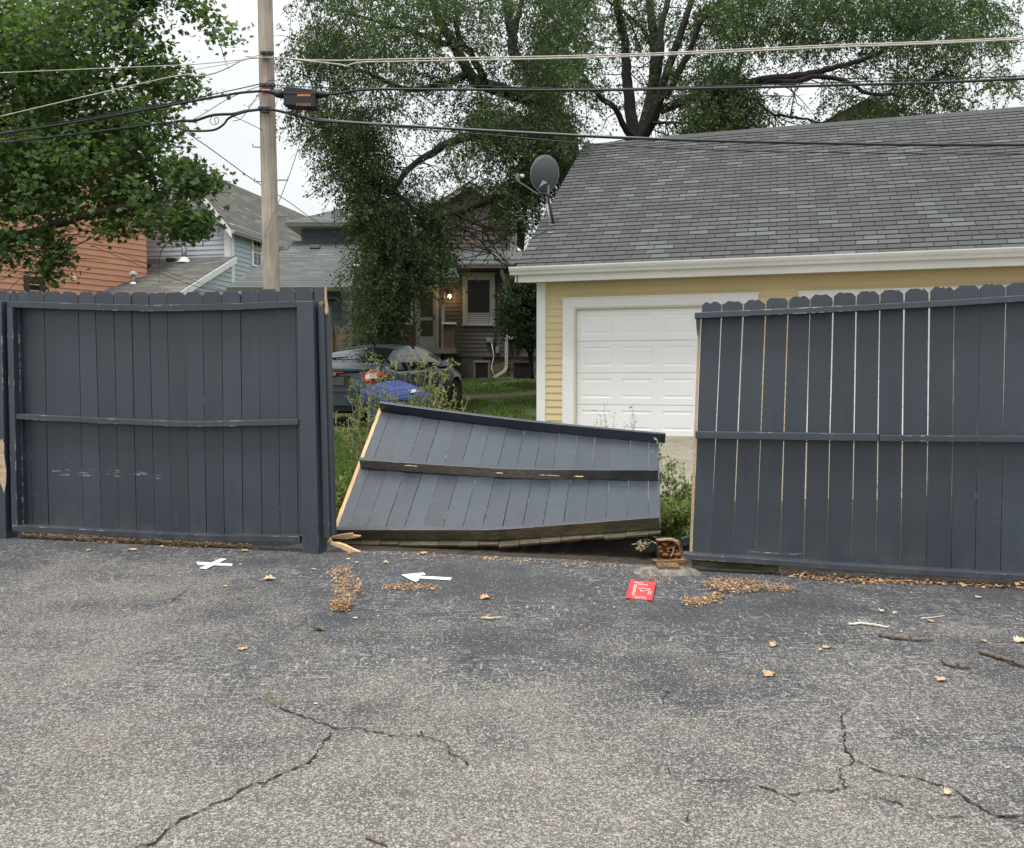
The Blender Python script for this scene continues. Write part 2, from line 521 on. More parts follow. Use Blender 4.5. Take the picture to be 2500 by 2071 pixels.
M['pole'] = wood("pole_wood", (0.27, 0.215, 0.175), (0.60, 0.51, 0.43), (22, 22, 0.6), 2.5)
M['white'] = simple("white_trim", (0.80, 0.80, 0.79), 0.5, 0.04, 3)
M['door_white'] = simple("white_door_paint", (0.86, 0.865, 0.86), 0.4, 0.02, 2)
M['gutter'] = simple("gutter_white", (0.72, 0.715, 0.68), 0.4, 0.08, 1.5)
M['yellow'] = simple("yellow_siding", (0.66, 0.535, 0.30), 0.6, 0.04, 2)
M['taupe'] = simple("taupe_siding", (0.105, 0.092, 0.078), 0.75, 0.12, 2)
M['pink'] = simple("faded_brown_siding", (0.17, 0.135, 0.115), 0.75, 0.12, 2)
M['bluegrey'] = simple("blue_grey_siding", (0.125, 0.155, 0.185), 0.7, 0.08, 2)
M['lightblue'] = simple("pale_blue_siding", (0.43, 0.48, 0.53), 0.6, 0.05, 1)
M['orange'] = simple("orange_siding", (0.60, 0.29, 0.18), 0.7, 0.08, 1)
M['brown_trim'] = simple("brown_trim", (0.06, 0.03, 0.025), 0.6)
M['soffit'] = simple("soffit", (0.5, 0.5, 0.48), 0.6)
M['greytrim'] = simple("off_white_trim", (0.42, 0.41, 0.38), 0.6, 0.08)
M['glass'] = simple("window_glass", (0.02, 0.022, 0.025), 0.08, 0.1, 2)
M['dark_pane'] = simple("dark_pane", (0.018, 0.018, 0.018), 0.5, 0.02)
M['screen'] = simple("door_screen", (0.055, 0.055, 0.03), 0.4, 0.2, 3)
M['stone'] = None
M['concrete'] = simple("concrete", (0.20, 0.185, 0.155), 0.95, 0.6, 24, bump=1.0, bscale=60)
M['block'] = simple("grey_block", (0.15, 0.14, 0.125), 0.9, 0.2, 4, bump=0.4)
M['cable'] = simple("black_cable", (0.012, 0.012, 0.012), 0.5)
M['alu'] = simple("aluminium_cable", (0.50, 0.46, 0.40), 0.55, 0.25, 9)
M['steel'] = simple("galvanised_steel", (0.30, 0.31, 0.32), 0.45, 0.2, 12, metal=0.6)
M['darksteel'] = simple("dark_steel", (0.05, 0.05, 0.055), 0.5, 0.2, 12)
M['rust'] = simple("rusty_peg", (0.22, 0.13, 0.07), 0.7, 0.3, 12)
M['closure'] = simple("black_plastic", (0.010, 0.012, 0.017), 0.55)
M['orange_mark'] = simple("orange_marking", (0.75, 0.16, 0.05), 0.6)
M['dish'] = simple("dish_grey", (0.085, 0.095, 0.10), 0.5, 0.06, 3)
M['lnb'] = simple("off_white_plastic", (0.62, 0.60, 0.52), 0.5)
M['bark'] = wood("dark_bark", (0.016, 0.013, 0.012), (0.055, 0.046, 0.040), (12, 12, 2), 3, rough=0.95)
M['barkm'] = wood("maple_bark", (0.022, 0.018, 0.014), (0.075, 0.062, 0.05), (12, 12, 2), 3, rough=0.95)
M['elm'] = leafmat("elm_leaf", (0.026, 0.046, 0.022), (0.066, 0.108, 0.042), (0.165, 0.235, 0.085), 0.40)
M['maple'] = leafmat("maple_leaf", (0.040, 0.070, 0.026), (0.085, 0.138, 0.046), (0.20, 0.275, 0.105), 0.42)
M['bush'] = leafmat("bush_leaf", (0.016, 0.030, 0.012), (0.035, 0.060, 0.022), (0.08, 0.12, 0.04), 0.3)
M['weed'] = leafmat("weed_leaf", (0.14, 0.155, 0.065), (0.27, 0.27, 0.12), (0.46, 0.44, 0.22), 0.35)
M['weedg'] = leafmat("green_weed_leaf", (0.09, 0.13, 0.04), (0.19, 0.235, 0.08), (0.42, 0.42, 0.19), 0.38)
M['weedstem'] = simple("weed_stem", (0.30, 0.29, 0.16), 0.7, 0.3, 20)
M['grass'] = leafmat("grass_blade", (0.055, 0.095, 0.022), (0.125, 0.19, 0.045), (0.26, 0.33, 0.11), 0.38)
M['carpaint'] = simple("dark_teal_car_paint", (0.048, 0.068, 0.080), 0.28, 0.03, 1, metal=0.35)
M['carglass'] = simple("car_glass", (0.006, 0.008, 0.008), 0.03, 0.0, 1, spec=0.5)
M['rubber'] = simple("rubber", (0.012, 0.012, 0.012), 0.8)
M['rim'] = simple("alloy_rim", (0.30, 0.29, 0.28), 0.35, 0.1, 5, metal=0.7)
M['redlens'] = simple("red_lens", (0.62, 0.06, 0.03), 0.15, 0.1, 5)
M['clearlens'] = simple("clear_lens", (0.70, 0.55, 0.52), 0.15)
M['chrome'] = simple("chrome", (0.65, 0.66, 0.68), 0.15, 0.02, 3, metal=1.0)
M['badge'] = simple("badge_blue", (0.02, 0.03, 0.09), 0.3)
M['plate'] = simple("blank_dark_plate", (0.065, 0.065, 0.065), 0.6, 0.02)
M['bin'] = simple("blue_plastic", (0.012, 0.034, 0.175), 0.4, 0.12, 6)
M['card'] = simple("red_card", (0.78, 0.055, 0.055), 0.55, 0.05, 30)
M['print'] = simple("white_print", (0.82, 0.68, 0.66), 0.6, 0.05, 30)
M['tape'] = simple("white_tape", (0.80, 0.80, 0.77), 0.6, 0.06, 20)
M['leaf_dead'] = simple("dead_leaf", (0.52, 0.33, 0.18), 0.75, 0.35, 25)
M['leaf_pale'] = simple("pale_dead_leaf", (0.55, 0.43, 0.27), 0.75, 0.3, 25)
M['stickm'] = wood("bark_stick", (0.07, 0.05, 0.04), (0.26, 0.20, 0.16), (40, 40, 40), 2)
M['bone'] = simple("bleached_stick", (0.66, 0.62, 0.54), 0.7, 0.1, 20)
M['crack'] = simple("crack_dirt", (0.018, 0.015, 0.013), 1.0, 0.4, 60)
M['ac'] = simple("ac_metal", (0.16, 0.155, 0.15), 0.6, 0.1, 5)
M['acdark'] = simple("ac_dark", (0.018, 0.018, 0.02), 0.6, 0.1, 5)
M['pfence'] = wood("weathered_boards", (0.20, 0.15, 0.11), (0.40, 0.32, 0.25), (2, 2, 30), 2)
M['pfpost'] = wood("cedar_post", (0.17, 0.10, 0.055), (0.30, 0.19, 0.11), (20, 20, 2), 2)
M['redwood'] = wood("stained_boards", (0.05, 0.028, 0.02), (0.13, 0.075, 0.05), (20, 20, 1), 2)
M['asphalt'] = asphalt()
M['soil'] = groundmat()
M['gravel'] = gravel()
M['shg'] = shingle("garage_shingles", (0.084, 0.085, 0.085), (0.112, 0.118, 0.116), (0.165, 0.182, 0.177), mort=0.008)
M['shb'] = shingle("grey_shingles", (0.125, 0.135, 0.133), (0.165, 0.178, 0.174), (0.22, 0.24, 0.235), 0.5, 0.14, True, 0.006)
M['shc'] = shingle("brown_grey_shingles", (0.12, 0.115, 0.105), (0.17, 0.165, 0.15), (0.25, 0.245, 0.225), 0.6, 0.14, True, 0.006)

def stone():
    t = NT("foundation_stone")
    vo = t.n('ShaderNodeTexVoronoi'); vo.feature = 'F1'; vo.inputs['Scale'].default_value = 2.4
    t.l(t.co(scale=(1, 1, 1.8)), vo.inputs['Vector'])
    c = t.mix(t.mapr(t.xyz(vo.outputs['Color'])[0], 0, 1), (0.07, 0.052, 0.035), (0.20, 0.15, 0.09))
    ve = t.n('ShaderNodeTexVoronoi'); ve.feature = 'DISTANCE_TO_EDGE'; ve.inputs['Scale'].default_value = 2.4
    t.l(t.co(scale=(1, 1, 1.8)), ve.inputs['Vector'])
    e = t.mapr(ve.outputs[0], 0.0, 0.05)
    t.base(t.mix(e, (0.12, 0.11, 0.09), c)); t.rough(0.95)
    t.bump(t.math('ADD', e, t.noise(t.co(), 15, 4)), 0.7, 0.04)
    return t.mat
M['stone'] = stone()

# ================================================================ SETTING
def terrain_patch(name, xs, ys, zf, mat, label_kind='structure'):
    mb = MB()
    nx, ny = len(xs), len(ys)
    for y in ys:
        for x in xs: mb.v.append((x, y, zf(x, y)))
    for j in range(ny - 1):
        for i in range(nx - 1):
            k = j * nx + i
            mb.f.append([k, k + 1, k + nx + 1, k + nx]); mb.m.append(0); mb.uv.append([(0, 0)] * 4)
    o = mb.build(name, mat, smooth=True, recalc=False)
    o["kind"] = label_kind
    return o

def bumpy(x, y):
    if y < 6.0 or y > 60: return 0
    return 0.025 * noise.noise(V((x * 0.9, y * 0.9, 0))) * min(1, (y - 6.0))

xs = [-300, -120, -60, -35] + [(-24 + 0.6 * i) for i in range(81)] + [35, 60, 120, 300]
ys = [-60, -20, 0, 5, 6, 6.3, 6.6, 7, 7.5] + [8 + 0.5 * i for i in range(60)] + [40, 50, 70, 100, 180, 400]
terrain_patch("ground", xs, ys, lambda x, y: ter(y) + bumpy(x, y), M['soil'])

# fence line through two points on the ground
FA = ong(0, 1308); FB = ong(2500, 1428)
FD = (FB - FA).normalized()                 # along the fence, to the right
FN = V((FD.y, -FD.x, 0)).normalized()       # toward the camera
if FN.y > 0: FN = -FN
def fence_pt(px, py, off=0.0):
    return onp(px, py, FA + FN * off, FN)

# parking lot asphalt: one sheet up to the fence line with a ragged far edge
mb = MB()
cols = [-60, -20, -9] + [-7 + 0.12 * i for i in range(117)] + [9, 20, 60]
ring = []
for x in cols:
    t_ = (x - FA.x) / FD.x
    y = FA.y + FD.y * t_ + 0.10 + 0.035 * noise.noise(V((x * 2.2, 3, 0))) + 0.02 * noise.noise(V((x * 9, 1, 0)))
    if 0.55 < x < 1.2: y -= 0.03
    ring.append((x, y))
for i in range(len(ring) - 1):
    (xa, ya), (xb, yb) = ring[i], ring[i + 1]
    mb.v += [(xa, -40, 0), (xb, -40, 0), (xb, yb, 0), (xa, ya, 0)]
    k = len(mb.v)
    mb.f.append([k - 4, k - 3, k - 2, k - 1]); mb.m.append(0); mb.uv.append([(0, 0)] * 4)
    mb.v += [(xa, ya, -0.05), (xb, yb, -0.05)]
    mb.f.append([k - 1, k - 2, k + 1, k]); mb.m.append(0); mb.uv.append([(0, 0)] * 4)
o = mb.build("asphalt", M['asphalt'], recalc=False)
o["kind"] = 'structure'

# cracks in the asphalt
def crack(pts, w0, w1, seed):
    w0 *= 1.25; w1 *= 1.25
    rnd = random.Random(seed)
    P = [ong(x, y, 0.0) for x, y in pts]
    fine = []
    for a_, b_ in zip(P, P[1:]):
        n_ = max(2, int((b_ - a_).length / 0.012))
        for i in range(n_):
            fine.append(a_.lerp(b_, i / n_))
    fine.append(P[-1])
    mb = MB(); n_ = len(fine)
    prev = None
    for i, p in enumerate(fine):
        d = (fine[min(i + 1, n_ - 1)] - fine[max(0, i - 1)]).normalized()
        s_ = V((-d.y, d.x, 0))
        f = i / (n_ - 1)
        j = noise.noise(V((i * 0.17, seed * 3.1, 0))) * 0.016 + noise.noise(V((i * 0.55, seed, 4))) * 0.012
        wd = (w0 * (1 - f) + w1 * f) * (0.2 + abs(noise.noise(V((i * 0.43, seed * 7.7, 2)))) * 3.2)
        c = p + s_ * j
        q = (c - s_ * wd, c + s_ * wd)
        if prev:
            z = 0.004
            mb.face([(prev[0].x, prev[0].y, z), (q[0].x, q[0].y, z), (q[1].x, q[1].y, z), (prev[1].x, prev[1].y, z)])
        prev = q
    o = mb.build("asphalt_crack", M['crack'], recalc=False)
    o["kind"] = 'structure'
crack([(330, 2074), (385, 2058), (398, 2035), (440, 2003), (476, 1988), (520, 1968), (565, 1950), (620, 1915), (665, 1902), (755, 1865), (772, 1845), (800, 1805), (803, 1790)], 0.0034, 0.0022, 1)
crack([(675, 1723), (735, 1750), (770, 1762), (820, 1778), (870, 1782), (960, 1797), (1030, 1800), (1085, 1812), (1100, 1845), (1135, 1855), (1140, 1870)], 0.0026, 0.0016, 2)
crack([(2055, 1745), (2060, 1800), (2075, 1840), (2080, 1858), (2050, 1880), (2060, 1925), (2010, 1935), (1910, 1940), (1850, 1922), (1790, 1912), (1700, 1905)], 0.003, 0.0018, 3)
crack([(2080, 1858), (2130, 1878), (2190, 1892), (2240, 1900), (2320, 1925), (2370, 1960), (2420, 1990), (2480, 2010), (2560, 2030)], 0.0026, 0.004, 4)
crack([(2060, 1925), (2150, 1950), (2270, 1990), (2350, 1995)], 0.0018, 0.0014, 5)
crack([(2430, 1995), (2470, 1997), (2560, 1993)], 0.003, 0.003, 6)
crack([(640, 1925), (668, 1905), (672, 1897)], 0.002, 0.0015, 8)
crack([(630, 1704), (650, 1712), (675, 1723)], 0.0015, 0.002, 9)
crack([(1025, 1786), (1040, 1802)], 0.0018, 0.001, 10)
crack([(1630, 1870), (1638, 1895), (1650, 1902)], 0.0016, 0.001, 11)
crack([(1912, 1942), (1945, 1968)], 0.0012, 0.0006, 12)
crack([(2055, 1745), (2075, 1733), (2052, 1720)], 0.0014, 0.001, 13)
crack([(2050, 1868), (2040, 1850), (2060, 1850)], 0.0014, 0.001, 14)
crack([(1625, 1700), (1632, 1688), (1618, 1720)], 0.0012, 0.0008, 15)
crack([(1680, 2010), (1688, 1985), (1700, 1978)], 0.0012, 0.0008, 16)
crack([(1150, 1602), (1156, 1618), (1148, 1640)], 0.0010, 0.0008, 17)
crack([(420, 1470), (436, 1456), (470, 1430)], 0.002, 0.001, 18)

# gravel drive in front of the garage
xs = [0.62 + 0.25 * i for i in range(60)]
ys = [8.1 + 0.3 * i for i in range(22)]
def drv(x, y):
    return ter(y) + bumpy(x, y) + 0.006
mb = MB()
nx, ny = len(xs), len(ys)
for j, y in enumerate(ys):
    for i, x in enumerate(xs):
        xx = x + (0.22 * noise.noise(V((y * 1.3, 0, 0))) if i == 0 else 0) - 0.02 * (y - 8)
        yy = y + (0.35 * noise.noise(V((x * 1.1, 5, 0))) if j == 0 else 0)
        mb.v.append((xx, yy, drv(xx, yy)))
for j in range(ny - 1):
    for i in range(nx - 1):
        k = j * nx + i
        mb.f.append([k, k + 1, k + nx + 1, k + nx]); mb.m.append(0); mb.uv.append([(0, 0)] * 4)
o = mb.build("gravel_drive", M['gravel'], smooth=True, recalc=False)
o["kind"] = 'structure'

# ================================================================ FENCE
def interp(tab, x):
    if x <= tab[0][0]: 
        (x0, y0), (x1, y1) = tab[0], tab[1]
    elif x >= tab[-1][0]:
        (x0, y0), (x1, y1) = tab[-2], tab[-1]
    else:
        for (x0, y0), (x1, y1) in zip(tab, tab[1:]):
            if x <= x1: break
    return y0 + (y1 - y0) * (x - x0) / (x1 - x0)

def picket(parent, bl, br, tl, tr, nrm, mats, ear=0.028, th=0.016, seed=0, side=None):
    """dog-eared board; corners on its camera-side face"""
    rnd = random.Random(seed)
    up = ((tl + tr) / 2 - (bl + br) / 2).normalized()
    wv = (tr - tl).normalized()
    top = []
    n_ = 7
    wid = (tr - tl).length
    e = ear * rnd.uniform(0.8, 1.15)
    for i in range(n_ + 1):
        f = i / n_
        x = e + (wid - 2 * e) * f
        j = rnd.uniform(-0.004, 0.002) + (rnd.uniform(-0.012, 0) if rnd.random() < 0.15 else 0)
        top.append(tl + wv * x + up * j)
    poly = [bl, br]
    # slightly wavy long edges
    for f in (0.25, 0.5, 0.75):
        poly.append(br.lerp(tr - up * e, f) + wv * rnd.uniform(-0.0016, 0.0016))
    poly += [tr - up * e] + top[::-1] + [tl - up * e]
    for f in (0.75, 0.5, 0.25):
        poly.append(bl.lerp(tl - up * e, f) + wv * rnd.uniform(-0.0016, 0.0016))
    mb = MB()
    mb.prism(poly, -nrm * th, 0, side=0 if side is None else 1)
    ms = [mats] if side is None else [mats, side]
    return mb.build("picket", ms, parent)

def rail_sweep(parent, pts, vs, nrm, h, d, mats, midx=(0, 0, 0, 0), cap=0, name="rail", bevel=0.003):
    mb = MB()
    mb.sweep(pts, vs, [nrm] * len(pts), h, d, midx, cap)
    return mb.build(name, mats, parent, bevel=bevel)

UP = V((0, 0, 1))
def upright_panel(label, xtop, xbot, ytop, ybot, rails, pm, rm, seedb, picket_off=0.0, gaps=None, topgap=None):
    """pickets between successive x edges (top row measured at y=ya, bottom row at y=yb)"""
    root = thing("picket_fence", label, "fence panel")
    ya, yb = ytop[1], ybot[1]
    n_ = len(xtop) - 1
    for i in range(n_):
        g0 = gaps[i] if gaps else 1.0
        g1 = gaps[i + 1] if gaps else 1.0
        def ex(side, y):
            k = i + side
            x = xtop[k] + (xbot[k] - xtop[k]) * (y - ya) / (yb - ya)
            return x
        yt = interp(ytop[0], (xtop[i] + xtop[i + 1]) / 2)
        yo = interp(ybot[0], (xbot[i] + xbot[i + 1]) / 2)
        def gg(v, y, k):
            if isinstance(v, tuple): return v[0] + (v[1] - v[0]) * max(0, min(1, (y - ya) / (yb - ya)))
            return v
        tl = fence_pt(ex(0, yt) + gg(g0, yt, 0) / 2, yt, picket_off); tr = fence_pt(ex(1, yt) - gg(g1, yt, 0) / 2, yt, picket_off)
        bl = fence_pt(ex(0, yo) + gg(g0, yo, 0) / 2, yo, picket_off); br = fence_pt(ex(1, yo) - gg(g1, yo, 0) / 2, yo, picket_off)
        rr = random.Random(seedb + i)
        d = FN * rr.uniform(-0.003, 0.003)
        tw = FN * rr.uniform(-0.0035, 0.0035)
        picket(root, bl + d + tw, br + d - tw, tl + d - tw, tr + d + tw, FN, pm, seed=seedb + i, ear=0.026)
    for (tab_top, tab_bot, x0, x1, dep, mt) in rails:
        pts = []; n2 = 14
        for k in range(n2 + 1):
            x = x0 + (x1 - x0) * k / n2
            # the visible front edges lie one rail depth in front of the pickets
            a_ = fence_pt(x, interp(tab_top, x), picket_off + dep)
            b_ = fence_pt(x, interp(tab_bot, x), picket_off + dep)
            c = (a_ + b_) / 2 - FN * dep
            pts.append(c)
            hh = (a_ - b_).length
        rail_sweep(root, pts, [UP] * len(pts), FN, max(0.036, min(0.046, hh)), dep, mt)
    return root

# ---- left panel (standing, bowed)
xt = [44, 66, 108, 150, 192, 234, 278, 322, 364, 408, 451, 495, 541, 587, 632, 678, 722, 764]
xb = [79, 92, 119, 163, 204, 248, 291, 333, 378, 418, 462, 504, 548, 593, 639, 684, 728, 768]
xb[0] = 66; xb[1] = 79
xt[1] = 66; xb = [62, 79, 119, 163, 204, 248, 291, 333, 378, 418, 462, 504, 548, 593, 639, 684, 728, 770]
ytop = ([(20, 709), (250, 713), (420, 714), (560, 711), (700, 703), (800, 702)], 770)
ybot = ([(40, 1290), (300, 1300), (500, 1312), (770, 1318)], 1280)
M['paintL'] = fence_paint("fence_paint_scuffed", wear=0.28, scuff=[(-3.45, -2.55, 0.475, 0.53, 0.57), (-2.35, -1.45, 0.10, 0.24, 0.73), (-3.75, -3.5, 0.30, 0.33, 0.62)])
railsL = [
    ([(14, 736), (180, 741), (366, 746), (560, 741), (724, 734)], [(14, 749), (180, 756), (366, 760), (560, 758), (724, 751)], 16, 728, 0.075, M['paint_worn']),
    ([(34, 1010), (260, 1021), (460, 1030), (724, 1024)], [(34, 1024), (260, 1036), (460, 1043), (724, 1038)], 34, 728, 0.075, M['paint_worn']),
    ([(30, 1283), (300, 1299), (517, 1307), (730, 1309)], [(30, 1297), (300, 1312), (517, 1323), (730, 1326)], 30, 732, 0.085, M['paint_worn']),
]
gapsL = [1.2] * 18
gapsL[11] = (1.3, 1.6); gapsL[13] = (1.0, 2.2); gapsL[14] = (1.0, 2.0); gapsL[15] = (3.2, 1.0)
left_panel = upright_panel("bowed dark grey picket panel left of the fallen one, with white scuff marks low down", xt, xb, ytop, ybot, railsL, M['paintL'], M['paint_worn'], 100, gaps=gapsL)
# vertical stile at its left end
mb = MB()
for (xa, xb_, off0, off1) in ((16, 30, 0.0, 0.085), (30, 46, 0.0, 0.03)):
    a_ = fence_pt(xa, 751, off1); b_ = fence_pt(xb_, 751, off1); c_ = fence_pt(xb_ + 12, 1283, off1); d_ = fence_pt(xa + 12, 1283, off1)
    mb.prism([d_, c_, b_, a_], -FN * (off1 - off0 - 0.001))
mb.build("stile", M['paint_worn'], left_panel, bevel=0.003)

# ---- posts
def post(label, x0, x1, ytp, x0b, x1b, ybt, front, deep, mt, name="fence_post"):
    a_ = fence_pt(x0, ytp, front); b_ = fence_pt(x1, ytp, front)
    c_ = fence_pt(x1b, ybt, front); d_ = fence_pt(x0b, ybt, front)
    c_.z = -0.03; d_.z = -0.03
    mb = MB()
    mb.prism([d_, c_, b_, a_], -FN * deep)
    o = mb.build(name, mt, None, bevel=0.005)
    tag(o, label, "fence post")
    return o
M['paintP'] = fence_paint("fence_paint_post", wear=1.8)
p1 = post("thick dark grey post with flaking paint, right of the bowed panel", 724, 764, 735, 737, 778, 1340, 0.105, 0.14, M['paintP'])
p0 = post("dark grey post cut by the photo's left edge, with a long patch of bare wood", -34, 3, 735, -12, 14, 1310, 0.105, 0.125, M['paintP'])
# bare wood patch torn out of its edge (thin raised splinter surface)
mb = MB()
pp = [(0, 1078), (8, 1072), (13, 1085), (12, 1105), (18, 1150), (17, 1180), (13, 1205), (10, 1195), (4, 1180), (0, 1160), (4, 1140), (0, 1120), (3, 1090)]
pts = [onp(x - 3, y, FA + FN * 0.108, FN) for x, y in pp]
mb.prism(pts, -FN * 0.004)
o = mb.build("bare_patch", M['split'], p0)

# ---- left neighbour panel (only a sliver is in the picture)
lp = thing("picket_fence", "sliver of dark grey picket panel beyond the left-hand post", "fence panel")
for i in range(16):
    x1 = 42 - 42 * i; 
    g = 1.5
    yt = 709
    tl = fence_pt(x1 - 42 + g, yt); tr = fence_pt(x1, yt); bl = fence_pt(x1 - 38 + g + 4, 1290); br = fence_pt(x1 + 8, 1290)
    if i == 0:
        tl = fence_pt(25, yt); bl = fence_pt(34, 1290); tr = fence_pt(42.5, yt); br = fence_pt(60, 1290)
    if i == 1:
        tl = fence_pt(-14, yt); tr = fence_pt(24, yt)
    picket(lp, bl, br, tl, tr, FN, M['paint'], seed=60 + i)
for (ya, yb) in ((736, 750), (1011, 1025), (1283, 1297)):
    pts = [fence_pt(x, (ya + yb) / 2, 0.0) for x in (-620, -300, -22)]
    rail_sweep(lp, pts, [UP] * 3, FN, 0.04, 0.075, M['paint_worn'])

# ---- stile left behind at the break, beside the thick post
br_ = thing("broken_fence_end", "narrow upright board left standing beside the thick post, splintered at its top", "broken board")
a_ = fence_pt(775, 746, 0.06); b_ = fence_pt(790, 746, 0.06); c_ = fence_pt(805, 1313, 0.06); d_ = fence_pt(790, 1314, 0.06)
mb = MB(); mb.prism([d_, c_, b_, a_], -FN * 0.045); mb.build("board", M['paint_worn'], br_, bevel=0.003)
a_ = fence_pt(791, 748, 0.04); b_ = fence_pt(800, 750, 0.04); c_ = fence_pt(815, 1306, 0.04); d_ = fence_pt(805, 1312, 0.04)
mb = MB(); mb.prism([d_, c_, b_, a_], -FN * 0.05); mb.build("cleat", M['paint'], br_, bevel=0.002)
bl, brr, tl, tr = fence_pt(771, 1100), fence_pt(794, 1100), fence_pt(767.5, 702), fence_pt(795.5, 701)
picket(br_, bl, brr, tl, tr, FN, M['paint'], seed=77, ear=0.012)
mb = MB()
pts = [fence_pt(x, y, 0.055) for x, y in [(792.5, 702), (795.5, 701), (796.5, 730), (799, 745), (800, 762), (797.5, 768), (796, 763), (794.5, 770), (792.5, 760), (794, 745), (792.5, 735)]]
mb.prism(pts, -FN * 0.015); mb.build("splinter", M['split'], br_)
mb = MB()
pts = [fence_pt(x, y, 0.02) for x, y in [(776, 739), (784, 735), (790, 738), (791, 742), (784, 746), (777, 744)]]
mb.prism(pts, -FN * 0.01); mb.build("torn_hole", M['rot'], br_)
mb = MB()
pts = [fence_pt(x, y, 0.045) for x, y in [(794, 1034), (797, 1030), (801, 1036), (797, 1040)]]
mb.prism(pts, -FN * 0.02); mb.build("splinter", M['split'], br_)

# ---- right panel (leaning toward us, wide gaps)
xt = [1712, 1760, 1813, 1868, 1923, 1977, 2033, 2090, 2148, 2207, 2269, 2330, 2392, 2455, 2519, 2584, 2650, 2717]
xb = [1691, 1733, 1788, 1845, 1904, 1962, 2019, 2080, 2140, 2200, 2261, 2322, 2381, 2443, 2505, 2570, 2635, 2700]
gapsR = [0, (1.8, 1.0), (3.4, 1.0), (2.6, 1.8), (2.6, 2.2), (1.8, 3.6), (3.6, 2.4), (3.2, 2.8), (3.6, 2.6), (5.2, 2.8), (5.4, 2.0), (2.4, 1.3), (2.4, 1.2), (3.8, 1.8), (2, 2), (3, 3), (3, 3), 0]
gapsR[5] = (1.4, 4.2)
ytop = ([(1730, 737), (1790, 735), (1840, 732), (1895, 727), (1950, 723), (2005, 719), (2060, 715), (2120, 711), (2180, 708), (2240, 704), (2300, 700), (2360, 697), (2425, 693), (2490, 689), (2550, 686)], 800)
ybot = ([(1700, 1362), (2100, 1386), (2500, 1414), (2700, 1426)], 1380)
railsR = [
    ([(1694, 764), (1900, 755), (2100, 745), (2300, 734), (2500, 721), (2700, 709)], [(1694, 777), (1900, 768), (2100, 759), (2300, 749), (2500, 736), (2700, 724)], 1696, 2704, 0.078, M['paint_worn']),
    ([(1696, 1055), (2147, 1060)], [(1696, 1070), (2147, 1078)], 1698, 2146, 0.078, M['paint_worn']),
    ([(2147, 1063), (2500, 1065), (2700, 1067)], [(2147, 1078), (2500, 1081), (2700, 1082)], 2147, 2704, 0.070, M['paint_worn']),
    ([(1664, 1351), (1850, 1363), (2100, 1381), (2500, 1404), (2700, 1415)], [(1664, 1366), (1850, 1379), (2100, 1397), (2500, 1419), (2700, 1430)], 1668, 2704, 0.085, M['paint_worn']),
]
M['paintR'] = fence_paint("fence_paint_right", wear=0.5, scuff=[(1.46, 1.78, 0.120, 0.128, 0.50), (1.9, 3.2, 0.03, 0.09, 0.68)])
right_panel = upright_panel("dark grey picket panel in front of the garage with daylight through its gaps", xt, xb, ytop, ybot, railsR, M['paintR'], M['paint_worn'], 200, gaps=gapsR)
# bare edge strip of the first picket, and a torn piece of post under the top rail end
mb = MB()
pts = [fence_pt(x, y, 0.002) for x, y in [(1683, 1362), (1690, 1362), (1711.5, 775), (1705, 775)]]
mb.prism(pts, -FN * 0.02); mb.build("bare_edge", M['split'], right_panel)
mb = MB()
pts = [fence_pt(x, y, 0.06) for x, y in [(1699, 778), (1708, 778), (1709, 800), (1706, 815), (1704, 826), (1702, 815), (1700, 800)]]
mb.prism(pts, -FN * 0.03); mb.build("splinter", M['paint_worn'], right_panel)
mb = MB()
pts = [fence_pt(x, y, 0.03) for x, y in [(1690, 1384), (1900, 1397), (1900, 1384), (1688, 1369)]]
mb.prism(pts, -FN * 0.03); mb.build("kick_board", M['mossy'], right_panel)
p2 = post("dark grey post beyond the right-hand panel", 2700, 2752, 700, 2706, 2756, 1445, 0.105, 0.13, M['paintP'])

# ---- fallen panel: hinged on its bottom rail, leaning away
BL = at(812, 1316, 6.33); BRR = at(1613, 1292, 5.76)
TL = at(931, 1001, 7.92); TR = at(1609, 1080, 7.45)
def SF(u, v):
    b = BL.lerp(BRR, u)
    kink = (1 - abs(u - 0.53) / (0.53 if u < 0.53 else 0.47))
    b = b + V((0, 0, -0.045)) * max(0, kink)
    t_ = TL.lerp(TR, u)
    t_ = t_ + V((0, 0, -0.02)) * (4 * u * (1 - u))
    return b.lerp(t_, v)
def SVn(u, v):
    e = 1e-3
    dv = (SF(u, v + e) - SF(u, v - e)).normalized()
    du = (SF(min(1, u + e), v) - SF(max(0, u - e), v)).normalized()
    n_ = du.cross(dv).normalized()
    if n_.z < 0: n_ = -n_
    return dv, n_
mid = thing("fallen_picket_fence", "broken dark grey picket panel fallen back into the gap between the standing ones", "fence panel")
M['paintM'] = fence_paint("fence_paint_fallen", rough=0.40, wear=0.6)
nP = 17
U = [0.0, 0.037] + [0.037 + (0.965 - 0.037) * i / 15 for i in range(1, 16)] + [1.0]
gapw = [0, 0.003, 0.003, 0.003, 0.0055, 0.0015, 0.004, 0.004, 0.005, 0.007, 0.005, 0.005, 0.005, 0.004, 0.003, 0.004, 0.002, 0]
